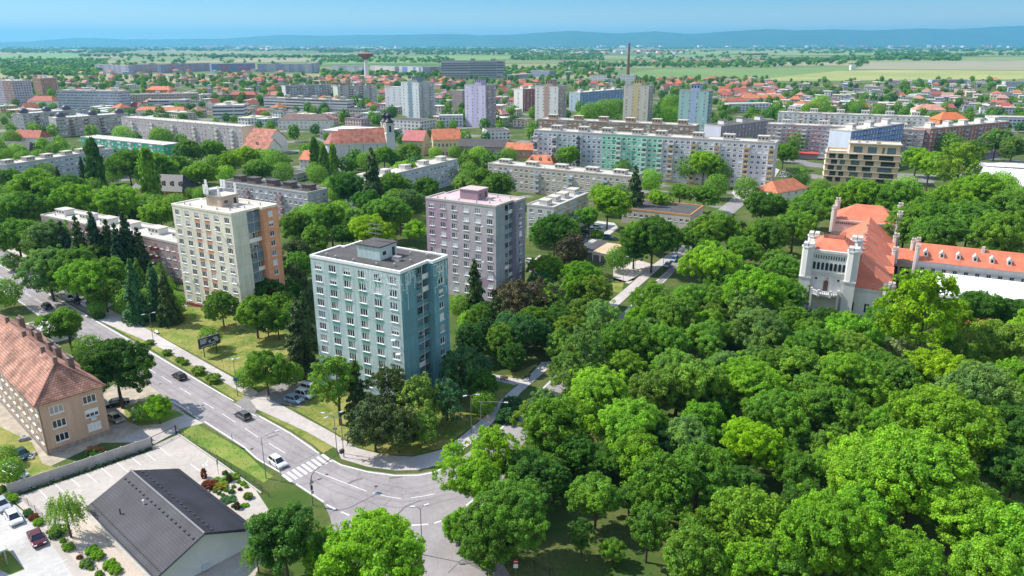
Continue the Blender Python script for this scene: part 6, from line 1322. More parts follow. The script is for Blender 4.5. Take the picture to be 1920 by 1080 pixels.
lamp('street lamp with two heads behind the corner lamp', 632, 849, 7.6, ((1.3, .6), (1.3, math.pi+.6)), 10, extra=lambda r_: MB().box(-.4,.4,-.08,-.02,4.8,5.3).build('sign_plate', GREYB, r_))
lamp('street lamp with blue round sign between lawn and pavement', 446, 743, 8.2, ((.8, .7), (.2, 2)), 10, extra=lambda r_: (lambda s: (disc(s, 0, -.1, 4.0, .42, 0), s.build('sign_plate', BLUE, r_)))(MB()))
lamp('street lamp beside the bench on the lawn left of the billboard', 289, 647, 8.2, ((.8, .4), (1.0, math.pi+.5)), 10)
lamp('street lamp among the trees left of the cream tower', 193, 557, 8.5, ((1.2, math.pi*.95),), 0)
lamp('street lamp by the kerb behind the junction trees, with long arm', 902, 824, 8.0, ((4.6, 0),), -10); lamp('street lamp with short double arms in the shade by the junction', 884, 812, 8.0, ((1.0, 0), (.9, math.pi+.5)), 0)
lamp('double headed street lamp standing at the lower junction', 792, 1040, 8.0, ((.7, .5), (.8, math.pi)), 0); lamp('street lamp by the two cars on the side road', 1243, 504, 8.4, ((1.3, 0),), 0)
lamp('street lamp on the dry grass by the side road', 1168, 531, 8.4, ((.8, 0),), 10); lamp('slim street lamp right of the dry grass triangle', 1190, 512, 7.5, ((.9, .3),), 0)
lamp('street lamp near the far crossing by the red canopy', 1361, 385, 9, ((1.4, .3),), 0); lamp('street lamp beside the marquee and dormered wing', 1828, 516, 10, ((1, 0), (1, math.pi)), 0)
lamp('street lamp on the right below the white hall', 1772, 337, 9, ((1.4, 0), (1.4, math.pi)), 0); lamp('street lamp left of the white hall, further one', 1804, 331, 9, ((1.4, 0), (1.4, math.pi)), 0)
def sign(label, px, py, h, plates, rot=0):
    g = P(px, py); r_ = thing('traffic_sign', label, 'traffic sign', (g.x, g.y, 0), R(rot), 'traffic signs'); MB().cone(0, 0, -.05, h, .035, .035, 6).build('post', WOODP, r_)
    for kind, z, mt in plates:
        s = MB()
        if kind == 'o': s.face([(.34*math.cos(2*math.pi*k/16), -.05, z+.34*math.sin(2*math.pi*k/16)) for k in range(16)], 0); s.face([(.34*math.cos(-2*math.pi*k/16), -.035, z+.34*math.sin(-2*math.pi*k/16)) for k in range(16)], 1)
        elif kind == 'q': s.box(-.33, .33, -.06, -.03, z-.33, z+.33)
        elif kind == 'r': s.box(-.45, .45, -.06, -.03, z-.6, z+.6)
        elif kind == 'n': s.face([(.36*math.cos(2*math.pi*k/16), -.05, z+.36*math.sin(2*math.pi*k/16)) for k in range(16)], 0); s.box(-.26, .26, -.07, -.055, z-.06, z+.06, 1)
        s.build('plate', [mt, FRAME if kind == 'n' else GREYB], r_)
    return r_
sign('blue square sign at the end of the parking strip', 189, 592, 3.0, (('q', 2.7, BLUE),), 10); sign('sign with dark backs of two plates at the kerb by the green verge', 437, 838, 2.9, (('q', 2.6, GREYB), ('o', 1.9, GREYB)), 120)
sign('tall dark sign seen from behind at the edge of the car park', 410, 890, 3.2, (('r', 2.6, GREYB),), 100); sign('grey sign at the zebra crossing near the white car', 528, 904, 2.9, (('q', 2.5, GREYB),), 150)
sign('round red no entry sign at the bottom right of the junction', 967, 1080, 2.9, (('n', 2.5, REDS), ('q', 1.75, FRAME)), 0)
# billboard
g0, g1 = P(383.9,669.4), P(407.3,661.5); d = g1-g0; th = math.atan2(d.y, d.x); m_ = (g0+g1)/2
r_ = thing('billboard', 'black framed billboard on two posts standing on the lawn', 'billboard', (m_.x, m_.y, 0), th); occupy(m_.x, m_.y, th, 5, 5)
dl = d.length/2; MB().box(-dl-.08, -dl+.08, -.08, .08, -.1, 3.0).build('post', DARKMETAL, r_); MB().box(dl-.08, dl+.08, -.08, .08, -.1, 3.0).build('post', DARKMETAL, r_)
w2 = 2.75; z0, z1 = 2.35, 5.0
MB().box(-w2, w2, -.16, .16, z0, z1).box(-w2, w2, -.5, -.162, z1-.12, z1).build('panel', DARKMETAL, r_)
ad = MB(); ad.box(-w2+.15, w2-.15, -.19, -.163, z0+.15, z1-.18, 0); NAVYP = M('navy_poster', (.035,.05,.085), .5, .2, .6)
for k, (l_, zz) in enumerate(((2.1,4.45),(1.7,4.12),(1.9,3.8),(1.5,3.5))): ad.box(-2.35, -2.35+l_*.9, -.205, -.191, zz, zz+.17, 1)
ad.box(-2.35, 1.6, -.205, -.191, 2.65, 2.78, 1)
for x, zz, rx, rz2 in ((.1,3.6,.35,.4),(1.5,3.9,.75,.5),(2.0,3.5,.4,.35),(.9,3.3,.5,.25)): ad.face([(x+rx*math.cos(t*math.pi/7), -.205, zz+rz2*math.sin(t*math.pi/7)) for t in range(14)], 2)
ad.box(.3, 1.3, -.212, -.207, 3.35, 3.95, 3); ad.build('poster', [NAVYP, M('poster_lettering', (.5,.52,.54), .5, .1, 1), M('poster_pale', (.33,.36,.40), .5, .2, 1), M('poster_black', (.01,.012,.02), .5, .1, 1)], r_)
for x in (-1.9, .0, 1.9): MB().tube([(x,-.15,z1),(x,-.7,z1+.25)], .03).box(x-.2, x+.2, -.85, -.6, z1+.2, z1+.32).build('spotlight', METAL, r_)
# benches
for lab, px, py, a in (('white bench on the lawn behind the street lamp', 293, 625, -42), ('wooden bench by the small path in the shade', 945, 713, -8)):
    g = P(px, py); b_ = thing('bench', lab, 'bench', (g.x, g.y, 0), R(a)); MB().box(-.9,.9,-.2,.2,.42,.47).build('seat', WHITE if 'white' in lab else BARK, b_); MB().box(-.9,.9,.22,.27,.5,.85).build('backrest', WHITE if 'white' in lab else BARK, b_)
    for x in (-.7, .7): MB().box(x-.05, x+.05, -.2, .26, 0, .418).build('leg', METAL, b_)
# concrete wall, gate, mesh fence, steel railing
a, b = P(18,927), P(284,838); d = b-a; Lw = d.length; th = math.atan2(d.y, d.x)
WALLC = M('grey_concrete_panels', (.40,.385,.375), .92, .14, .6, detail=8)
r_ = thing('panel_wall', 'grey concrete panel wall between the old house yard and the car park', 'wall', (a.x, a.y, 0), th); nb = 9
for k in range(nb): 
    p = MB(); x0, x1 = Lw*k/nb+.1, Lw*(k+1)/nb-.1
    for q in range(4): p.box(x0, x1, -.05+.004*(q%2), .05, .5*q, .5*q+.49)
    p.build('panel', WALLC, r_)
for k in range(nb+1): MB().box(Lw*k/nb-.097, Lw*k/nb+.097, -.11, .11, -.1, 2.1).build('post', CONC, r_)
a, b = P(285,836), P(331,814); d = b-a; Lg = d.length
r_ = thing('mesh_gate', 'dark metal mesh gate at the end of the concrete wall', 'gate', (a.x, a.y, 0), math.atan2(d.y, d.x)); m = MB(); m.box(.1, Lg-.1, -.03, .03, 1.75, 1.83).box(.1, Lg-.1, -.03, .03, .1, .18).box(.1, .18, -.03, .03, .183, 1.747).box(Lg-.18, Lg-.1, -.03, .03, .183, 1.747)
m.build('gate_frame', DARKMETAL, r_); m = MB()
for k in range(int(Lg/.14)): m.box(.2+k*.14, .215+k*.14, -.008, .008, .183, 1.747)
m.tube([(.2,0,.2),(Lg*.5,0,1.7),(Lg-.2,0,.2)], .025, 4); m.build('mesh_infill', METAL, r_); MB().box(Lg*.55, Lg*.62, -.05, -.031, 1.2, 1.5).build('notice', GREYB, r_)
for x in (0, Lg): MB().box(x-.07, x+.07, -.07, .07, -.1, 2.0).build('post', DARKMETAL, r_)
def meshfence(label, pl, h=1.4, step=2.4, wires=10):
    q = [P(*p) for p in pl]; r_ = thing('mesh_fence', label, 'fence', (q[0].x, q[0].y, 0)); o = q[0]; w = MB(); ps = []
    for a, b in zip(q[:-1], q[1:]):
        n = max(1, int((b-a).length/step)); u = (b-a).normalized(); nn = Vector((-u.y, u.x, 0))*.006
        for k in range(n): ps.append(a.lerp(b, k/n))
        for k in range(wires):
            z = .08+(h-.1)*k/(wires-1); A, B = a-o, b-o
            w.face([(A.x,A.y,z-.008),(B.x,B.y,z-.008),(B.x,B.y,z+.008),(A.x,A.y,z+.008)])
        m_ = int((b-a).length/.3)
        for k in range(m_): c = a.lerp(b, (k+.5)/m_)-o; e_ = u*.008; w.face([(c.x-e_.x,c.y-e_.y,.05),(c.x+e_.x,c.y+e_.y,.05),(c.x+e_.x,c.y+e_.y,h),(c.x-e_.x,c.y-e_.y,h)])
    w.build('wire_mesh', DARKMETAL, r_)
    for c in ps + [q[-1]]: c = c-o; MB().cone(c.x, c.y, -.1, h+.05, .035, .035, 6).build('post', DARKMETAL, r_)
meshfence('dark mesh fence along the green verge and rock garden', [(333,812),(422,874),(490,924)]); meshfence('low mesh fence between the concrete drive and the bungalow', [(40,935),(82,975),(130,1022),(200,1092)])
meshfence('mesh fence under the trees at the bottom right of the junction', [(975,1050),(1030,1078),(1070,1100)], 1.3)
meshfence('short dark railing fence by the pavement above the dark tree', [(478,908),(492,921),(505,932)], 1.1, 1.5)
kb = thing('low_kerb_wall', 'pale concrete kerb wall under the mesh fence by the verge', 'wall', (*P(333,813.5).xy, 0)); q = [P(*p)-P(333,813.5) for p in ((333,813.5),(422,875.5),(490,925.5))]; w = MB()
for a, b in zip(q[:-1], q[1:]): d = b-a; w.obox((a.x+b.x)/2, (a.y+b.y)/2, -.05, .22, d.length, .22, math.atan2(d.y, d.x))
w.build('kerb', CONC, kb)
q = P(-14,1062); sl_ = thing('flat_roof_canopy', 'pale flat roofed shelter cut off at the lower left edge', 'shelter', (q.x, q.y, 0), R(-44)); MB().box(-4.2, 1.6, -3.2, 1.9, 2.6, 2.85).build('roof', M('pale_sheet_roof', (.42,.46,.48), .5, .06, .5), sl_); MB().box(-4, -2.0, -3, 1.6, -.1, 2.597).build('wall', WARM, sl_)
for x_, y_ in ((1.3,-2.9),(1.3,1.6)): MB().box(x_-.08, x_+.08, y_-.08, y_+.08, -.1, 2.597).build('post', METAL, sl_)
for k, (x, y, s) in enumerate(((172,850,1.2),(185,846,.9),(45,825,.8),(62,853,.6),(58,860,.5))):
    g = P(x, y); jr = random.Random(k); mb = MB()
    for q in range(9): mb.obox(jr.uniform(-.9,.9)*s, jr.uniform(-.6,.6)*s, 0, jr.uniform(.3,1.0)*s, jr.uniform(.3,1.1)*s, jr.uniform(.2,.8)*s, jr.uniform(0,3))
    tag(mb.build('junk_pile', M(('rusty_scrap','rusty_scrap','grey_scrap','grey_scrap','pale_scrap')[k], ((.30,.09,.04),(.30,.09,.04),(.3,.3,.3),(.3,.3,.3),(.5,.48,.45))[k], .8, .4, 2), None, (g.x, g.y, 0)), ('rusty red scrap pile at the foot of the old tan house, left heap','rusty red scrap pile at the foot of the old tan house, right heap','grey junk heap on the yard by the old house entrance','grey junk heap beside the dark teal saloon','pale rubble heap beside the dark teal saloon')[k], 'junk pile', 'junk in the yard of the old house')
# ================================================================== PEOPLE
def person(label, px, py, ang, top, legs, stride=.25):
    g = P(px, py); r_ = thing('person', label, 'person', (g.x, g.y, .1), R(ang), 'people on the pavement')
    J = [((0,0,.95),.15),((0,0,1.15),.15),((0,0,1.38),.17),((0,0,1.5),.07),((.02,0,1.62),.10),((.02,0,1.73),.085),((stride*.5,.1,.5),.075),((stride,.1,.08),.05),((stride+.14,.1,.04),.04),((-stride*.3,-.1,.5),.075),((-stride,-.1,.1),.05),((-stride+.12,-.1,.04),.04),((0,.22,1.36),.06),((-.1,.27,1.1),.048),((.05,.28,.88),.035),((0,-.22,1.36),.06),((.1,-.27,1.1),.048),((.25,-.26,.95),.035)]
    E_ = [(0,1),(1,2),(2,3),(3,4),(4,5),(0,6),(6,7),(7,8),(0,9),(9,10),(10,11),(2,12),(12,13),(13,14),(2,15),(15,16),(16,17)]
    me = bpy.data.meshes.new('body'); me.from_pydata([j[0] for j in J], E_, []); o = link('body', me, r_)
    sk = o.modifiers.new('skin', 'SKIN'); ly = me.skin_vertices[0] if me.skin_vertices else None
    if ly is None:
        bm = bmesh.new(); bm.from_mesh(me); bm.verts.layers.skin.verify(); bm.to_mesh(me); bm.free(); ly = me.skin_vertices[0]
    for v, j in zip(ly.data, J): v.radius = (j[1], j[1])
    ly.data[0].use_root = True
    o.modifiers.new('sub', 'SUBSURF').levels = 1; o.modifiers['sub'].render_levels = 2
    me.materials.append(M('cloth_'+top, {'black': (.012,.012,.014), 'pale': (.35,.33,.32)}[top], .9, .1, 3))
    MB().lathe(.02, 0, [(.001,1.84),(.08,1.82),(.108,1.74),(.105,1.68)], 10).build('hair', M('dark_hair', (.03,.02,.015), .7, .1, 3), r_, smooth=True)
    f = MB(); f.lathe(.05, 0, [(.06,1.52),(.085,1.6),(.09,1.68),(.085,1.72)], 10); f.box(.13,.16,-.015,.015,1.6,1.65); f.build('face', M('skin', (.45,.28,.2), .6, .1, 3), r_, smooth=True)
    return r_
person('person in black walking on the pavement by the corner lamp', 653, 836, 200, 'black', 0); person('person in dark clothes walking on the pavement along the side road', 992, 714, 60, 'black', 0)
# ================================================================== TREES
def quads(pos, nor, size, r):
    n = len(pos); nor = nor/np.linalg.norm(nor, axis=1, keepdims=True)
    ref = r.normal(size=(n, 3)); t = np.cross(nor, ref); t /= np.linalg.norm(t, axis=1, keepdims=True)+1e-9; b = np.cross(nor, t)
    v = np.empty((n, 4, 3)); 
    for k, (a, c) in enumerate(((1,0),(0,1),(-1,0),(0,-1))):
        s = size*r.uniform(.7, 1.25, n); v[:, k] = pos + (t*a + b*c)*s[:, None] + nor*((.22 if k % 2 else -.1)*size)[:, None]
    return v.reshape(-1, 3)
def quad_mesh(name, v, mat):
    n = len(v)//4; me = bpy.data.meshes.new(name); me.vertices.add(n*4); me.vertices.foreach_set('co', v.astype(np.float32).ravel())
    me.loops.add(n*4); me.loops.foreach_set('vertex_index', np.arange(n*4, dtype=np.int32)); me.polygons.add(n)
    me.polygons.foreach_set('loop_start', np.arange(0, n*4, 4, dtype=np.int32)); me.materials.append(mat); me.update(calc_edges=True); me.validate(); return me
def unit(r, n):
    d = r.normal(size=(n, 3)); return d/np.linalg.norm(d, axis=1, keepdims=True)
def crown_pts(seed, nc, nl, squash=1.0, rag=.25, cr=(.13,.23), leaf=.047, lobes=7, ex=3):
    r = np.random.default_rng(seed); L_ = unit(r, lobes); L_[:, 2] = np.abs(L_[:, 2])*.9-.3; lw = r.uniform(.5, 1, lobes)
    d = unit(r, nc*2); d = d[d[:, 2] > -.9][:nc]
    hd = unit(r, 6); hole = (np.max(d@hd.T, axis=1) > .90) & (r.random(len(d)) < .8); d = d[~hole]; nc = len(d)
    lob = np.max(np.clip(d@L_.T, 0, 1)**ex*lw, axis=1)
    rad = (1-rag) + rag*1.45*lob + r.normal(0, .085, nc)
    rad *= np.where(r.random(nc) < .25, r.uniform(.4, .8, nc), 1)
    c = d*rad[:, None]*.9; c[:, 2] *= squash
    R_ = r.uniform(*cr, nc)
    ld = unit(r, nc*nl).reshape(nc, nl, 3); ld[:, :, 2] += .30; ld += d[:, None]*.35; ld /= np.linalg.norm(ld, axis=2, keepdims=True)
    p = c[:, None] + ld*(R_[:, None]*r.uniform(.55, 1.05, (nc, nl)))[:, :, None]*np.array([1, 1, .85])
    nn = ld + .55*r.normal(size=ld.shape) + np.array([0, 0, .25])
    return quads(p.reshape(-1, 3), nn.reshape(-1, 3), r.uniform(leaf*.7, leaf*1.3, nc*nl), r)
LEAFM = {}
for k in range(4): LEAFM['round%d' % k] = quad_mesh('crown', crown_pts(10+k, 430, 80, (.95,.9,1.05,1.0)[k], (.46,.52,.42,.54)[k], cr=(.085,.16), lobes=(11,13,16,9)[k], leaf=.024, ex=4), LEAF)
for k in range(3): LEAFM['fine%d' % k] = quad_mesh('crown', crown_pts(30+k, 620, 46, (1.0,1.12,.95)[k], (.36,.34,.42)[k], cr=(.07,.13), lobes=10+3*k, leaf=.026), LEAF)
for k in range(2): LEAFM['clump%d' % k] = quad_mesh('crown', crown_pts(50+k, 320, 120, (1.1,.95)[k], .52, cr=(.11,.19), lobes=8, leaf=.024), LEAF)
for k in range(4): LEAFM['grand%d' % k] = quad_mesh('crown', crown_pts(100+k, 860, 92, (1.0,.92,1.05,.9)[k], (.56,.6,.52,.62)[k], cr=(.06,.115), lobes=(15,12,19,11)[k], leaf=.0165, ex=5), LEAF)
for k in range(2): LEAFM['loose%d' % k] = quad_mesh('crown', crown_pts(60+k, 260, 52, 1.35, .5, cr=(.08,.15), lobes=9, leaf=.028), LEAF)
def birch_pts(seed):
    r = np.random.default_rng(seed); P_ = []; N_ = []; 
    for k in range(150):
        d = unit(r, 1)[0]; d[2] = abs(d[2]); s = d*r.uniform(.35, .9)*np.array([.8,.8,1.1]); ln = r.uniform(.4, 1.0); n = int(ln*60)
        t = np.linspace(0, 1, n)[:, None]; drift = np.array([d[0], d[1], 0])*.25
        q = s + drift*t + np.array([0, 0, -1])*t*ln + r.normal(0, .025, (n, 3)); P_.append(q); N_.append(unit(r, n)+d*.5)
    P_ = np.concatenate(P_); N_ = np.concatenate(N_); return quads(P_, N_, r.uniform(.018, .035, len(P_)), r)
LEAFM['birch0'] = quad_mesh('crown', birch_pts(3), LEAF)
def conifer_pts(seed, tiers=17, pine=False):
    r = np.random.default_rng(seed); P_ = []; N_ = []
    for t in range(tiers):
        f = t/(tiers-1); rad = (1-f)**.62*r.uniform(.72, 1.18)+.05; nb = int(7+10*(1-f))
        for b in range(nb):
            a = r.uniform(0, 6.28); L_ = rad*r.uniform(.65, 1.12); n = int(16+95*L_)
            s = r.uniform(.12, 1, n); dr_ = -.16*s*L_*2+ .10*s**2
            x = s*L_; w = r.normal(0, .055+.03*(1-s), n)*(1.4 if pine else 1)
            q = np.stack([x*math.cos(a)-w*math.sin(a), x*math.sin(a)+w*math.cos(a), f*2-1+dr_*1.5+r.normal(0, .03, n)], 1)
            P_.append(q); nn = np.stack([np.full(n, math.cos(a)*.4), np.full(n, math.sin(a)*.4), np.full(n, .9)], 1)+r.normal(0, .35, (n, 3)); N_.append(nn)
    P_ = np.concatenate(P_); N_ = np.concatenate(N_); return quads(P_, N_, r.uniform(.035, .065, len(P_)), r)
for k in range(3): LEAFM['conifer%d' % k] = quad_mesh('crown', conifer_pts(70+k, (16,20,14)[k]), NEEDLE)
for k in range(2): LEAFM['pine%d' % k] = quad_mesh('crown', crown_pts(80+k, 240, 60, 1.2, .55, cr=(.10,.18), lobes=9, leaf=.028), NEEDLE)
def poplar_pts(seed):
    r = np.random.default_rng(seed); n = 260; z = r.uniform(-1, 1, n); a = r.uniform(0, 6.28, n)
    rr = np.clip((1-((z+.25)/1.3)**2), .05, 1)**.6*r.uniform(.55, 1, n); c = np.stack([rr*np.cos(a), rr*np.sin(a), z], 1); nl = 45
    ld = unit(r, n*nl).reshape(n, nl, 3); out = c.copy(); out[:, 2] = .3
    p = c[:, None] + ld*np.array([.28,.28,.075])*r.uniform(.4, 1, (n, nl, 1)); nn = ld*.6+out[:, None]+.5*r.normal(size=ld.shape)
    v = quads(p.reshape(-1, 3), nn.reshape(-1, 3), r.uniform(.05, .09, n*nl), r); return v
def squash_z(v, k): return v*np.array([1, 1, k])
LEAFM['poplar0'] = quad_mesh('crown', poplar_pts(5), LEAF); LEAFM['poplar1'] = quad_mesh('crown', poplar_pts(6), LEAF)
LEAFM['shrub0'] = quad_mesh('foliage', crown_pts(90, 90, 60, .8, .2, cr=(.2,.3), leaf=.07), LEAF); LEAFM['shrub1'] = quad_mesh('foliage', crown_pts(91, 120, 60, .75, .12, cr=(.16,.24), leaf=.055, lobes=14), LEAF)
def trunk_mesh(seed, limbs=6):
    r = random.Random(seed); m = MB(); m.tube([(0,0,-.02),(.012,.0,.3),(.0,.015,.6),(.01,.0,.95)], .034, 8, r1=.012)
    for k in range(limbs):
        a = 2*math.pi*k/limbs+r.uniform(-.4, .4); z = r.uniform(.32, .6); l_ = r.uniform(.18, .32)
        m.tube([(0,0,z),(math.cos(a)*l_*.5,math.sin(a)*l_*.5,z+l_*.45),(math.cos(a)*l_,math.sin(a)*l_,z+l_*.8)], .014, 5, r1=.005)
    return m.mesh('trunk', BARK, True)
TRUNKS = [trunk_mesh(k) for k in range(3)]; PTR = MB().tube([(0,0,-.02),(0,0,.5),(0,0,.97)], .018, 7, r1=.004).mesh('trunk', BARK)
TONE = {'bright': ((0.217,0.424,0.026),'bright green'), 'mid': ((0.148,0.300,0.027),'mid green'), 'dark': ((0.082,0.202,0.023),'dark green'), 'lime': ((.25,.43,.010),'lime green'), 'yellow': ((.165,.36,.018),'yellow green'), 'olive': ((0.181,0.312,0.032),'olive green'), 'grey': ((0.169,0.307,0.062),'grey green'), 'blue': ((0.066,0.174,0.049),'blue green'), 'purple': ((.095,.085,.035),'purple brown'), 'pine': ((.072,.115,.028),'dusky green'), 'needle': ((.038,.082,.028),'dark'), 'cream': ((.36,.42,.17),'cream flecked'), 'rust': ((.22,.07,.025),'rusty red'), 'gold': ((.34,.33,.03),'golden')}
KIND = {'round': ('broadleaf_tree','round leafy tree'), 'fine': ('broadleaf_tree','leafy tree'), 'clump': ('broadleaf_tree','lumpy leafy tree'), 'loose': ('broadleaf_tree','loose airy tree'), 'birch': ('birch_tree','weeping birch tree'), 'conifer': ('conifer_tree','pointed conifer'), 'pine': ('pine_tree','spreading pine'), 'poplar': ('poplar_tree','slender poplar')}
VARN = {'round': 4, 'fine': 3, 'clump': 2, 'loose': 2, 'birch': 1, 'conifer': 3, 'pine': 2, 'poplar': 2}
TREES = []     # x, y, radius, kind, tone, crown centre height
def tree(px, py, r, kind='round', tone='mid', k=None):
    """crown centre and half width in photograph pixels"""
    if kind == 'conifer': r *= 1.22
    kz = {'conifer': 1.95, 'pine': 1.35, 'poplar': 3.4, 'birch': 1.4, 'loose': 1.75}.get(kind, 1.3) if k is None else k
    z = 6.0
    for _ in range(12):
        g = P(px, py, min(z, 40)); D = math.sqrt(g.x**2+g.y**2+(CAMH-z)**2); rm = r*D/FPX*.97; z = kz*rm
    TREES.append((g.x, g.y, rm, kind, tone, z))
T = """530 1000 74 round dark;700 1042 116 round bright;612 1030 44 fine bright;480 1035 30 birch olive;122 955 38 birch olive
898 895 78 round bright;958 955 84 fine mid;925 845 54 loose bright;860 985 34 clump bright;850 850 26 loose bright;905 1000 62 round mid;1035 800 62 fine mid;985 880 55 round dark;1000 780 42 round olive;1018 760 38 loose grey;1072 722 42 loose grey
1125 735 72 clump bright;1185 790 70 clump bright;1080 790 62 clump bright;1190 845 58 clump bright;1118 928 58 round mid;1040 905 40 fine dark;1245 905 70 fine mid;1310 880 62 round mid;1272 700 78 fine olive;1225 735 50 fine olive;1322 790 46 clump yellow;1405 830 64 clump lime
1405 715 66 fine bright;1180 635 62 round mid;1245 640 56 round mid;1095 655 48 loose grey;1062 690 38 loose grey;1265 585 54 clump mid;1225 560 40 clump mid;1325 630 56 round mid;1425 615 58 fine grey;1400 580 40 fine grey;1130 600 46 loose grey
1530 652 54 fine mid;1592 655 52 fine olive;1640 690 44 round mid;1735 578 78 loose lime;1700 612 36 loose lime;1785 600 36 loose lime;1588 705 66 clump bright;1555 760 56 round mid;1702 652 32 fine cream;1762 688 60 clump lime;1682 712 46 fine mid;1835 735 78 fine grey;1772 790 92 round bright;1690 800 60 round bright;1640 880 86 round bright;1885 640 62 fine olive;1900 712 48 round bright;1880 800 60 fine dark;1890 585 44 fine dark;1830 575 52 round dark;1905 880 60 fine dark
1720 880 100 round bright;1795 955 80 round bright;1560 1000 100 round yellow;1690 1055 82 clump yellow;1885 1015 68 clump bright;1480 1045 64 round mid;1850 1070 60 clump bright;1405 975 72 fine bright;1300 1050 66 fine mid;1405 1065 60 fine bright;1148 1028 26 clump mid;1500 940 48 round dark;1560 840 42 fine mid;1500 880 46 clump mid;1460 770 62 round mid;1520 740 48 fine mid;1090 1000 30 loose dark;1215 985 46 loose mid;1355 940 46 round mid;1610 790 48 round mid;1500 690 50 fine olive;1450 690 42 fine mid;1360 735 44 fine mid;1170 690 44 fine bright;1300 740 40 fine olive;1225 800 40 fine mid;1140 860 44 round dark;1180 930 32 round dark;1080 850 44 fine dark;1000 940 44 fine dark;1350 870 42 round bright
1225 440 58 round dark;1190 455 40 round dark;1160 470 24 loose olive;1345 428 54 round mid;1300 445 40 round mid;1430 385 50 round mid;1335 490 58 round bright;1390 465 40 fine mid;1415 538 62 clump yellow;1360 525 40 fine mid;1460 490 36 fine olive;1380 562 38 pine pine;1290 560 42 round mid;1470 545 40 fine mid;1440 440 46 fine mid;1490 420 44 round mid;1510 395 46 round mid;1535 378 40 round bright;1580 372 40 round bright;1620 368 46 round bright;1680 370 48 round mid;1740 400 50 round mid;1700 420 46 fine mid;1760 440 50 round mid;1820 410 52 fine mid;1870 440 54 round mid;1900 390 46 round mid;1790 370 40 fine bright;1840 355 44 round bright;1715 375 34 fine yellow;1665 395 34 fine yellow;1800 305 40 loose olive;1745 305 36 round bright;1700 352 24 round bright
890 545 24 conifer pine;970 560 46 pine purple;1010 555 40 pine purple;935 580 30 pine pine;1030 500 42 round mid;1072 470 38 pine purple;1088 520 50 round yellow;1110 545 40 fine olive;1040 430 46 round dark;1010 395 30 round dark;988 620 46 round blue;940 640 36 fine mid;1140 375 44 round bright;1105 405 32 round mid;1028 560 36 pine olive;900 600 30 fine mid;865 570 24 fine mid
632 712 54 loose mid;668 740 26 conifer pine;728 725 44 loose pine;785 742 48 pine olive;700 785 52 pine pine;745 795 46 pine pine;795 790 34 pine olive;862 690 50 pine blue;838 742 40 pine blue;900 715 34 fine dark;908 752 24 fine dark;880 640 34 fine blue
498 690 42 round mid;462 705 22 round mid;560 635 30 conifer pine;548 585 28 round mid;415 572 32 fine mid;478 582 42 round mid;530 570 30 fine mid;392 620 20 loose olive;545 690 22 loose olive
122 468 18 conifer needle;150 466 20 conifer pine;180 464 22 conifer needle;206 468 20 conifer pine;240 466 23 conifer needle;222 476 20 conifer needle;252 550 22 conifer blue;290 545 20 conifer blue;264 478 18 conifer pine;312 560 20 conifer pine;320 555 22 loose yellow
40 390 44 round mid;62 350 52 fine mid;30 440 42 fine mid;92 445 44 fine grey;88 500 46 fine grey;135 500 46 round mid;155 520 46 round bright;205 510 34 round mid;195 545 30 fine mid;180 480 30 fine olive
20 487 14 round grey;97 526 20 round grey;182 574 15 round grey;125 605 46 round mid;215 680 66 round dark;295 762 26 clump yellow;268 770 18 fine olive;8 545 24 fine dark;165 650 24 fine olive;10 850 16 fine dark;15 880 22 fine mid
140 375 44 round bright;215 375 46 round bright;270 400 30 fine dark;300 398 36 round bright;330 385 24 round mid;560 420 42 round mid;620 405 46 round mid;688 430 50 fine lime;725 395 46 round mid;778 430 26 clump bright;750 405 30 round bright;640 440 34 round dark;590 450 30 fine mid;650 350 42 round dark;690 375 36 round dark;735 345 36 round mid;765 375 34 fine grey;700 350 26 conifer pine;800 350 30 fine mid;865 345 34 fine grey;935 345 36 fine mid;560 480 36 pine pine;548 520 30 pine pine;545 555 30 fine dark
280 335 15 poplar mid;178 315 14 poplar dark;608 305 9 poplar mid;625 300 8 poplar mid;590 290 9 poplar dark;155 322 9 conifer pine;110 338 8 conifer pine
240 305 34 round mid;290 310 34 round bright;330 310 28 round mid;375 325 34 round bright;430 300 26 round lime;460 290 26 clump lime;500 295 20 clump lime;350 280 26 round mid;400 280 24 fine mid;485 320 30 round mid;520 300 22 fine mid;20 335 24 round mid;70 340 24 round mid;130 345 26 fine mid;230 250 16 round bright;300 255 18 round mid;770 285 26 round mid;720 290 26 round mid;690 300 20 round mid;760 320 32 clump bright;830 320 20 fine mid;880 305 26 round olive;905 330 26 fine mid;1070 290 32 round bright;1095 300 18 round mid;1170 310 18 fine olive;1320 305 34 round bright;1290 310 24 round mid;1350 320 22 round mid;1220 335 22 round bright;1400 350 22 fine mid;1470 285 24 round mid;1495 262 20 round mid;1540 250 16 round bright;1230 370 28 round bright;1275 360 30 round mid;1320 365 26 round mid;1345 345 22 fine mid;1190 365 20 conifer pine;1170 355 20 round mid;1720 295 26 round bright;1820 280 24 fine olive;1870 262 26 fine grey;1900 275 24 fine grey;1840 250 18 round mid;1780 270 22 fine grey
905 585 26 fine dark;950 555 34 pine purple;1000 600 34 fine mid;1045 600 32 fine dark;960 665 30 fine dark;905 690 26 pine blue;880 600 22 round bright;500 545 30 fine dark;470 548 24 fine mid;520 600 30 round mid;575 560 26 pine pine;572 605 22 conifer pine;560 500 30 fine mid;500 600 26 fine dark;1150 640 40 fine mid;1110 700 40 round mid;1205 600 40 round bright;1340 560 40 round mid
1110 210 22 round mid;1135 205 22 round mid;1155 200 18 round mid;1260 195 20 round mid;1255 215 18 round bright;1275 205 14 round mid;1095 218 14 clump bright;1540 195 18 round bright;1520 205 14 round mid;1610 200 14 round mid;1650 205 12 fine mid"""
for line_ in T.replace('\n', ';').split(';'):
    a = line_.split()
    if a: tree(float(a[0]), float(a[1]), float(a[2]), a[3], a[4])
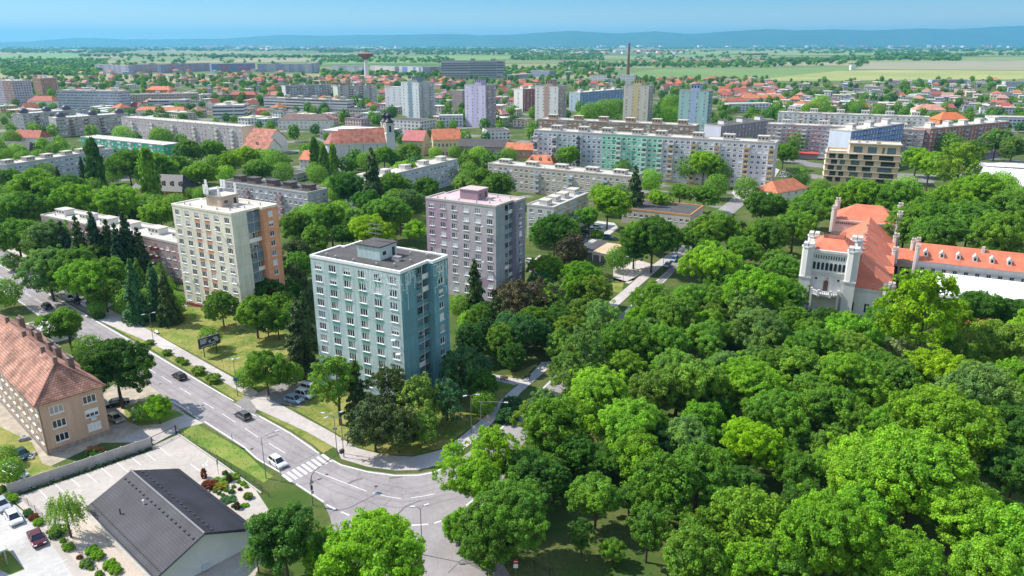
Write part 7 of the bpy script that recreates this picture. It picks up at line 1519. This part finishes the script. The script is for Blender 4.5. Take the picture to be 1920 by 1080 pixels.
# views the photograph keeps open: no extra tree is planted where its crown would close them
OPEN = [(1500,380,1662,572),(1640,395,1920,548),(1165,368,1328,412),(985,338,1108,400),(1090,415,1165,520),(1145,495,1300,590),(1540,270,1708,335),(1000,240,1470,318),(322,380,535,560),(580,445,850,700),(795,345,990,545),(85,395,335,480),(415,335,605,372),(660,295,855,335),(895,300,1190,328),(140,250,345,280),(230,215,475,285),(500,215,760,300),(0,460,110,560),(640,840,850,960),(900,680,1060,830),(760,395,800,430),(1110,1000,1180,1080),(1205,815,1250,880),(200,335,345,360),(1450,340,1510,375),(1370,340,1440,390)]
def clear(x, y, r):
    q = pix((x, y, 1.3*r)); rp = r*FPX/math.sqrt(x*x+y*y+3000)
    for a, b, c, d in OPEN:
        if q[0]+rp*.8 > a and q[0]-rp*.8 < c and q[1]+rp*.5 > b and q[1]-rp*.85 < d: return False
    if inside(x, y, r*.55) or inpoly(x, y): return False
    for t in TREES:
        if (t[0]-x)**2+(t[1]-y)**2 < (.72*(t[2]+r))**2: return False
    return True
def fill(n, x0, x1, y0, y1, rad, kinds, tones):
    k = 0
    for _ in range(n*30):
        if k >= n: break
        px, py = rng.uniform(x0, x1), rng.uniform(y0, y1); g = P(px, py); r_ = rng.uniform(*rad)
        if not clear(g.x, g.y, r_): continue
        kd = rng.choice(kinds); TREES.append((g.x, g.y, r_*(.7 if kd == 'conifer' else 1), kd, rng.choice(tones), {'conifer': 1.95, 'poplar': 3.4}.get(kd, 1.4)*r_*(.7 if kd == 'conifer' else 1))); k += 1
BR = ('round','fine','round','clump'); GT = ('mid','mid','bright','dark','olive','grey')
fill(26, 900, 1920, 760, 1078, (3.5,5.5), BR, GT); fill(26, 1050, 1920, 600, 760, (4,6), BR, GT); fill(30, 1180, 1920, 400, 600, (4.5,6.5), BR, GT)
fill(48, 900, 1920, 690, 1078, (2.8,4.2), BR, ('mid','dark','mid','grey')); fill(24, 1060, 1500, 580, 720, (3,4.5), BR, ('mid','dark','bright')); fill(14, 1480, 1920, 345, 420, (4.5,6.5), BR, GT); fill(12, 845, 960, 640, 760, (2.8,4.2), ('pine','fine'), ('dark','blue')); fill(14, 850, 1060, 560, 680, (3.5,5), ('pine','fine','round'), ('dark','blue','mid')); fill(10, 230, 330, 480, 600, (2.5,4), ('conifer','fine'), ('needle','mid'))
fill(24, 0, 330, 340, 520, (4,6), BR, GT); fill(44, 340, 800, 375, 540, (3.5,5.5), BR, GT); fill(24, 200, 1000, 300, 390, (4,6), BR+('conifer',), GT); fill(10, 960, 1200, 360, 480, (4,5.5), BR, GT)
fill(16, 0, 500, 265, 330, (4,6), BR, GT)
def seen(t):
    v = (t[0], t[1], t[5]); q = pix(v); 
    if q[0] < -60 or q[0] > 1980 or q[1] > 1140: return 0
    return t[2]/math.sqrt(t[0]**2+t[1]**2+CAMH**2)
BL = sorted([t for t in TREES if KIND[t[3]][0] == 'broadleaf_tree'], key=seen, reverse=True)
REST = BL[292:]; rs_ = set(id(t) for t in REST); TREES = [t for t in TREES if id(t) not in rs_ and seen(t) > 0]
# labels: which tree, by its look and what it stands near
LM = [('the black roofed bungalow',330,960),('the zebra crossing',577,878),('the old tan tenement house',60,760),('the billboard',395,665),('the teal tower block',690,700),('the cream tower block',420,560),('the mauve tower block',890,540),('the dusty rose slab',210,450),('the junction bend',830,960),('the side road',1190,570),('the turreted castle tower',1545,575),('the castle great hall',1640,500),('the dormered castle wing',1820,500),('the white marquee',1820,560),('the grey roofed hall',1245,400),('the garages',1115,475),('the ochre slab',1075,380),('the lilac slab',500,365),('the turquoise ended slab',760,320),('the grey slab with five roof houses',1050,330),('the pastel slab',1230,300),('the beige modern block',1620,340),('the church',690,300),('the cypresses',607,330),('the yellow mansard house',280,360),('the bright green slab',230,290),('the pinkish grey slab',340,270),('the white gabled hall',1890,340),('the beige tower',1205,225),('the slab with a blank blue gable',1590,270),('the small sunlit clearing',1125,1030),('the pale park path',1225,850),('the right edge park lawn',1830,915),('the kerb at the lower junction',940,1050),('the middle of the park',1380,720),('the lower park edge',1450,1050),('the upper park',1400,500),('the left edge of the strip',10,480),('the street lamp by the billboard',446,742),('the rock garden',430,910),('the driveway below teal tower',540,735)]
LMW = [(n, P(x, y)) for n, x, y in LM]
def place_phrase(x, y):
    n, p = min(LMW, key=lambda q: (q[1].x-x)**2+(q[1].y-y)**2)
    dx, dy = x-p.x, y-p.y
    if abs(dx) > abs(dy): return ('right of ' if dx > 0 else 'left of ')+n
    return ('behind ' if dy > 0 else 'in front of ')+n
def sizeword(r): return 'small ' if r < 3 else 'big ' if r > 6.2 else ''
items = [(pix((t[0], t[1], t[5]))[0], sizeword(t[2])+TONE[t[4]][1]+' '+KIND[t[3]][1], place_phrase(t[0], t[1])) for t in TREES]
labs = uniq(items); cnt = {}
ROAD_TREE = []
for i, (t, lab) in enumerate(zip(TREES, labs)):
    x, y, r_, kd, tn, zc = t; name, _ = KIND[kd]; cnt[name] = cnt.get(name, 0)+1
    trr = random.Random(i*7+3); mk_ = 'grand' if (r_ > 6.0 and kd in ('round','fine','clump')) else kd; me = LEAFM['%s%d' % (mk_, trr.randrange(4 if mk_ == 'grand' else VARN[kd]))]
    rt = tag(empty(name, (x, y, 0), trr.uniform(0, 6.28)), lab, 'tree', {'broadleaf_tree': 'leafy trees of the park and streets', 'conifer_tree': 'pointed conifers', 'pine_tree': 'spreading pines', 'poplar_tree': 'slender poplars', 'birch_tree': 'weeping birches'}[name])
    hz = {'conifer': zc-.25, 'poplar': zc*.98, 'pine': r_*1.15, 'birch': r_*.95}.get(kd, r_*1.04)
    if kd == 'poplar': hz = zc*.97
    o = link('crown', me, rt, (0, 0, zc), 0, (r_*trr.uniform(.95, 1.06), r_*trr.uniform(.95, 1.06), hz*trr.uniform(.97, 1.06)))
    c = TONE[tn][0]; j = trr.uniform(.82, 1.18); o.color = (c[0]*j*trr.uniform(.9, 1.08), c[1]*j, c[2]*j*trr.uniform(.8, 1.25), 1)
    H = zc+hz*.3; link('trunk', TRUNKS[i % 3] if kd not in ('conifer', 'poplar') else PTR, rt, (0, 0, 0), 0, (min(H, 14)*.9, min(H, 14)*.9, H if kd != 'conifer' else 2*zc*.97))
# hedges and shrubs
SH = []
def shrub(px, py, r_, tone, lab, sq=1.0, rot=0, ln=1.0, kind='shrub', me='shrub1', group='garden shrubs'):
    g = P(px, py); o = link(kind, LEAFM[me], None, (g.x, g.y, r_*.55*sq), R(rot), (r_*ln, r_, r_*sq)); tag(o, lab, 'shrub', group); c = TONE[tone][0]; o.color = (*c, 1)
hg = 'clipped round bushes on the verge'
for a in ((281,646,1.15,'clipped round bush on the verge, first beside the lamp'),(313,665,1.2,'clipped round bush on the verge, second from the lamp'),(337,678,1.05,'clipped bush of the touching pair on the verge, left one'),(346,683,1.05,'clipped bush of the touching pair on the verge, right one'),(372,700,1.5,'broad clipped bush on the verge, upper of two big ones'),(400,715,1.6,'broad clipped bush on the verge, lower of two big ones')):
    shrub(a[0], a[1], a[2], 'olive', a[3], .85, -42, 1.45 if a[2] > 1.3 else 1.1, 'clipped_bush', 'shrub1', hg)
gs = 'rock garden plants'
for x, y, r_, tn, lab, sq in ((392,913,1.35,'rust','rusty red spreading shrub in the rock garden',.6),(413,915,1.1,'gold','golden yellow shrub in the rock garden',.6),(410,905,1.6,'mid','flat dark green mat juniper at the back of the rock garden',.25),(426,938,1.3,'blue','flat blue green mat in the front of the rock garden',.25),(435,896,1.2,'olive','olive spreading shrub at the fence of the rock garden',.4),(422,889,.55,'dark','small dark ball at the fence corner of the rock garden',.9),(448,905,.45,'mid','small green ball by the fence of the rock garden, upper',.9),(456,909,.55,'bright','bright green ball by the fence of the rock garden, lower',.9),(462,914,.4,'bright','tiny bright ball right of the others in the rock garden',.9),(465,934,.75,'olive','olive round standard ball by the path of the rock garden',1.0),(383,896,.55,'rust','dark red columnar plant at the rock garden corner',2.6),(445,954,.55,'purple','dark conical plant at the front right of the rock garden',1.8),(438,951,.4,'purple','small purple ball at the front right of the rock garden',1),(458,949,.7,'yellow','yellow green low plant at the front right of the rock garden',.4),(403,923,.4,'grey','tiny grey green ball at the left of the rock garden',.9),(411,927,.4,'blue','tiny blue ball at the left of the rock garden',.9),(418,930,.4,'grey','tiny grey ball before the flat mat in the rock garden',.9),(424,921,.4,'mid','tiny green ball in the centre of the rock garden',.9),(438,914,.4,'grey','tiny pale ball right of centre in the rock garden',.9),(430,903,.55,'purple','dark upright plant behind the golden shrub',1.9),(450,919,.4,'purple','tiny dark ball right in the rock garden',.9),(434,924,.6,'dark','small dark bushy plant right of centre in the rock garden',.8)):
    shrub(x, y, r_, tn, lab, sq, 0, 1.0, 'shrub', 'shrub0' if r_ > .6 else 'shrub1', gs)
gb = 'low shrubs in the gravel bed by the drive'
for x, y, r_, tn, lab in ((24,940,1.0,'bright','bright green shrub in the gravel bed by the wall end'),(16,934,.8,'yellow','yellow green shrub at the upper end of the gravel bed'),(2,922,.9,'mid','green shrub cut by the left edge behind the silver saloon'),(55,968,.75,'blue','blue green shrub in the gravel bed beside the rusty one'),(52,963,.7,'dark','dark shrub in the gravel bed beside the rusty one'),(64,974,.8,'rust','rusty red shrub in the gravel bed by the drive'),(73,983,.85,'bright','bright green shrub right of the rusty one in the bed'),(91,999,.4,'gold','tiny golden plant in the gravel bed beside the red saloon'),(104,1007,.95,'blue','blue green shrub in the bed beside the dark red saloon'),(118,1016,.5,'yellow','small yellow green plant in the bed below the birch'),(120,1025,.4,'olive','tiny olive plant in the bed below the birch'),(129,1030,.85,'bright','bright green ball in the bed below the birch'),(149,1047,.45,'rust','tiny rust plant in the lower gravel bed'),(162,1061,.95,'grey','grey green shrub low in the gravel bed'),(171,1068,.4,'olive','tiny olive plant low in the gravel bed'),(186,1079,.6,'yellow','yellow green plant at the bottom edge of the bed'),
    (173,1037,1.0,'bright','upper left green ball of four beside the bungalow'),(184,1046,.95,'bright','upper right green ball of four beside the bungalow'),(207,1064,1.05,'bright','lower left green ball of four beside the bungalow'),(217,1073,.9,'bright','lower right green ball of four beside the bungalow')):
    shrub(x, y, r_, tn, lab, .85, 0, 1.0, 'shrub', 'shrub1', gb)
for x, y, r_, tn, lab in ((1118,446,2.6,'bright','round bright bush beside the blue hatchback in the car park'),(325,582,2.2,'dark','dark bush in front of the cream tower'),(185,597,1.6,'dark','dark low bush under the blue sign'),(960,770,2.4,'blue','dark clipped bush by the shaded pavement, upper'),(950,790,2.2,'blue','dark clipped bush by the shaded pavement, lower'),(1060,888,2.0,'olive','yellowish conifer bush in the dark park corner'),(1285,835,3.0,'olive','flat olive juniper beside the pale park path'),(1020,866,2.6,'yellow','yellow green round bush under the park trees'),(760,815,2.5,'pine','dusky bush under the pines before the teal tower'),(110,1000,1.2,'grey','grey green bush under the birch by the fence'),(175,860,1.4,'dark','dark weeds at the wall foot by the rusty scrap')):
    shrub(x, y, r_, tn, lab, .9, 0, 1.0, 'bush', 'shrub0', 'bushes among the trees')
# weeds along the wall foot
wr_ = np.random.default_rng(4); a, b = P(24,930), P(284,841); n = 2600; t = wr_.random(n)[:, None]; p = np.array(a)*(1-t)+np.array(b)*t
p[:, :2] += wr_.normal(0, .22, (n, 2))+np.array([.25,-.3]); p[:, 2] = wr_.random(n)**2*.7*(.5+.5*np.sin(t[:, 0]*40)**2)
o = link('weeds', quad_mesh('weeds', quads(p, unit(wr_, n)+np.array([0,0,.8]), wr_.uniform(.07, .16, n), wr_), LEAF)); o.color = (.05,.10,.03,1); tag(o, kind='stuff')
# rough grass tufts on the lawns
def tufts(name, polys, dens, colr, size=(.05,.13)):
    r = np.random.default_rng(len(name)); out = []
    for pl in polys:
        q = np.array(pts(pl)); mn, mx = q.min(0), q.max(0); n = int(min(26000, dens*np.prod(mx-mn))); c = r.uniform(mn, mx, (n, 2)); keep = np.zeros(n, bool); j = len(q)-1
        for i in range(len(q)):
            cond = ((q[i][1] > c[:, 1]) != (q[j][1] > c[:, 1])) & (c[:, 0] < (q[j][0]-q[i][0])*(c[:, 1]-q[i][1])/(q[j][1]-q[i][1]+1e-12)+q[i][0]); keep ^= cond; j = i
        out.append(c[keep])
    c = np.concatenate(out); p = np.concatenate([c, r.uniform(.03, .14, (len(c), 1))], 1)
    o = link(name, quad_mesh(name, quads(p, unit(r, len(c))*.9+np.array([0,0,.5]), r.uniform(*size, len(c)), r), LEAF)); o.color = (*colr, 1); tag(o, kind='stuff')
tufts('grass_tufts', [[(250,603),(352,576),(470,575),(592,610),(588,690),(520,716),(485,731),(375,670)],[(530,755),(600,725),(700,760),(840,740),(990,690),(955,733),(905,783),(835,838),(775,855),(675,838),(620,806)],[(335,805),(370,796),(455,843),(498,884),(495,905),(422,862),(340,818)],[(211,613),(232,616),(425,720),(464,745),(446,752),(290,658)],[(487,768),(575,810),(626,838),(606,850),(489,776)],[(975,1050),(1200,960),(1300,1080),(1000,1090)]], 2.2, (.11,.18,.028))
# ---------------------------------------------------------------- trees past the three hundredth, far woods and field hedges
def lowpoly(seedn, n, size):
    r = np.random.default_rng(seedn); d = unit(r, n); d[:, 2] = d[:, 2]*.9+.1; p = d*r.uniform(.65, 1.05, (n, 1)); return p, d+.5*r.normal(size=d.shape)+np.array([0,0,.3]), r.uniform(size*.7, size*1.3, n), r
def mass(name, label_spots, nq, size, tone):
    V = []; pr = [lowpoly(k, nq, size) for k in range(6)]; qs = [quads(*q) for q in pr]
    for i, (x, y, r_, el) in enumerate(label_spots):
        v = qs[i % 6]; a = i*1.7; ca, sa = math.cos(a), math.sin(a)
        w = np.stack([(v[:, 0]*ca-v[:, 1]*sa)*r_+x, (v[:, 0]*sa+v[:, 1]*ca)*r_+y, (v[:, 2]*r_*el)+r_*el*1.05], 1); V.append(w)
    o = link(name, quad_mesh(name, np.concatenate(V), LEAF)); o.color = (*TONE[tone][0], 1); tag(o, kind='stuff'); return o
SP = {'mid': [], 'dark': [], 'bright': [], 'blue': []}
GRID = {}
def farfill(n, x0, x1, y0, y1, rad, el=(.9,1.5), tones=('mid','dark','dark','dark','mid','blue'), sep=.8):
    k = 0
    for _ in range(n*6):
        if k >= n: break
        px = rng.uniform(x0, x1); py = y0+(y1-y0)*rng.random(); g = P(px, py); r_ = rng.uniform(*rad)
        if inside(g.x, g.y, r_*.5) or (g.y < 3000 and inpoly(g.x, g.y)): continue
        cell = (int(g.x//(r_*2*sep)), int(g.y//(r_*2*sep)))
        if cell in GRID: continue
        GRID[cell] = 1; SP[rng.choice(tones)].append((g.x, g.y, r_, rng.uniform(*el))); k += 1
for a in ((0,1500,232,330,240),(0,1450,195,235,330),(0,1440,165,198,480),(1440,1920,154,250,420),(0,900,143,166,560),(900,1440,140,166,280)):
    farfill(int(a[4]*.8), a[0], a[1], a[2], a[3], (2.6,5))
NEAR = {k: list(v) for k, v in SP.items()}
mass('further_trees', [(t[0], t[1], t[2]*1.05, 1.0) for t in REST if t[4] in ('bright','yellow','lime')], 2400, .05, 'bright'); mass('further_trees', [(t[0], t[1], t[2]*1.05, 1.0) for t in REST if t[4] not in ('bright','yellow','lime')], 2400, .05, 'mid')
for k, v in NEAR.items():
    if v: mass('distant_trees', v, 330, .14, k)
SP = {'mid': [], 'dark': [], 'blue': [], 'bright': []}; GRID = {}
ft = ('dark','blue','dark','mid')
for a in ((0,200,112,142,500),(840,1150,127,142,190),(600,840,139,144,90),(960,1130,97,113,500),(0,620,108,126,130),(600,840,108,118,220),(1050,1440,120,127,230),(1180,1440,106,121,120)): farfill(a[4], *a[:4], (5,9), (.5,.9), ft, .7)
for x0, x1, y0, y1, n in ((1640,1830,102.5,105.5,220),(1440,1560,114,116.5,110),(1560,1800,110,114,160),(1240,1300,89,93,90),(1150,1340,96,98,60),(1500,1780,98,101,120),(690,960,100.5,103,120),(380,700,106,109,160),(150,470,104,107,110),(1820,1960,101,104,80),(1440,1700,118,125,30),(1200,1700,99,112,40)): farfill(n, x0, x1, y0, y1, (7,12), (.5,.85), ft, .6)
for x0, x1, y0, y1, n in ((0,1960,88,91.5,900),(0,1000,91.5,96,500),(600,1150,93,99,300),(1400,1960,92,97,200),(0,240,95,100,120)): farfill(n, x0, x1, y0, y1, (16,30), (.25,.45), ('blue','dark'), .5)
for k, v in SP.items():
    if v: mass('far_woods', v, 22, .5, k)
# pale specks of far villages
vr = random.Random(9); vm = MB()
for k in range(260):
    px, py = vr.choice(((vr.uniform(480,760), vr.uniform(89,95)),(vr.uniform(380,520), vr.uniform(88,92)),(vr.uniform(1000,1300), vr.uniform(95,102)),(vr.uniform(1100,1960), vr.uniform(86,90)),(vr.uniform(120,170), vr.uniform(96,98)))); g = P(px, py); s = g.y/900
    vm.obox(g.x, g.y, 0, 2.2*s, vr.uniform(3,9)*s, 4*s, vr.uniform(0,3), vr.choice((0,0,1)))
tag(vm.build('far_villages', [WHITE, M('far_roofs', (.4,.2,.15), .9)]), kind='stuff')
# ================================================================== HAZE
hz = MB().box(-46000, 46000, -3500, 46000, -8, 760); me = hz.mesh('haze', [])
hm_ = bpy.data.materials.new('haze_air'); hm_.use_nodes = True; N, L = nodes(hm_); N.remove(N['Principled BSDF'])
pv = N.new('ShaderNodeVolumePrincipled'); pv.inputs['Color'].default_value = (.16,.56,.86,1); pv.inputs['Density'].default_value = 5.6e-5; pv.inputs['Anisotropy'].default_value = .2
L.new(pv.outputs[0], N['Material Output'].inputs['Volume']); me.materials.append(hm_)
tag(link('haze', me), kind='stuff')
for o_ in bpy.data.objects:
    if 'label' in o_ and not 4 <= len(o_['label'].split()) <= 16: print('LONG', o_.name, o_['label'])
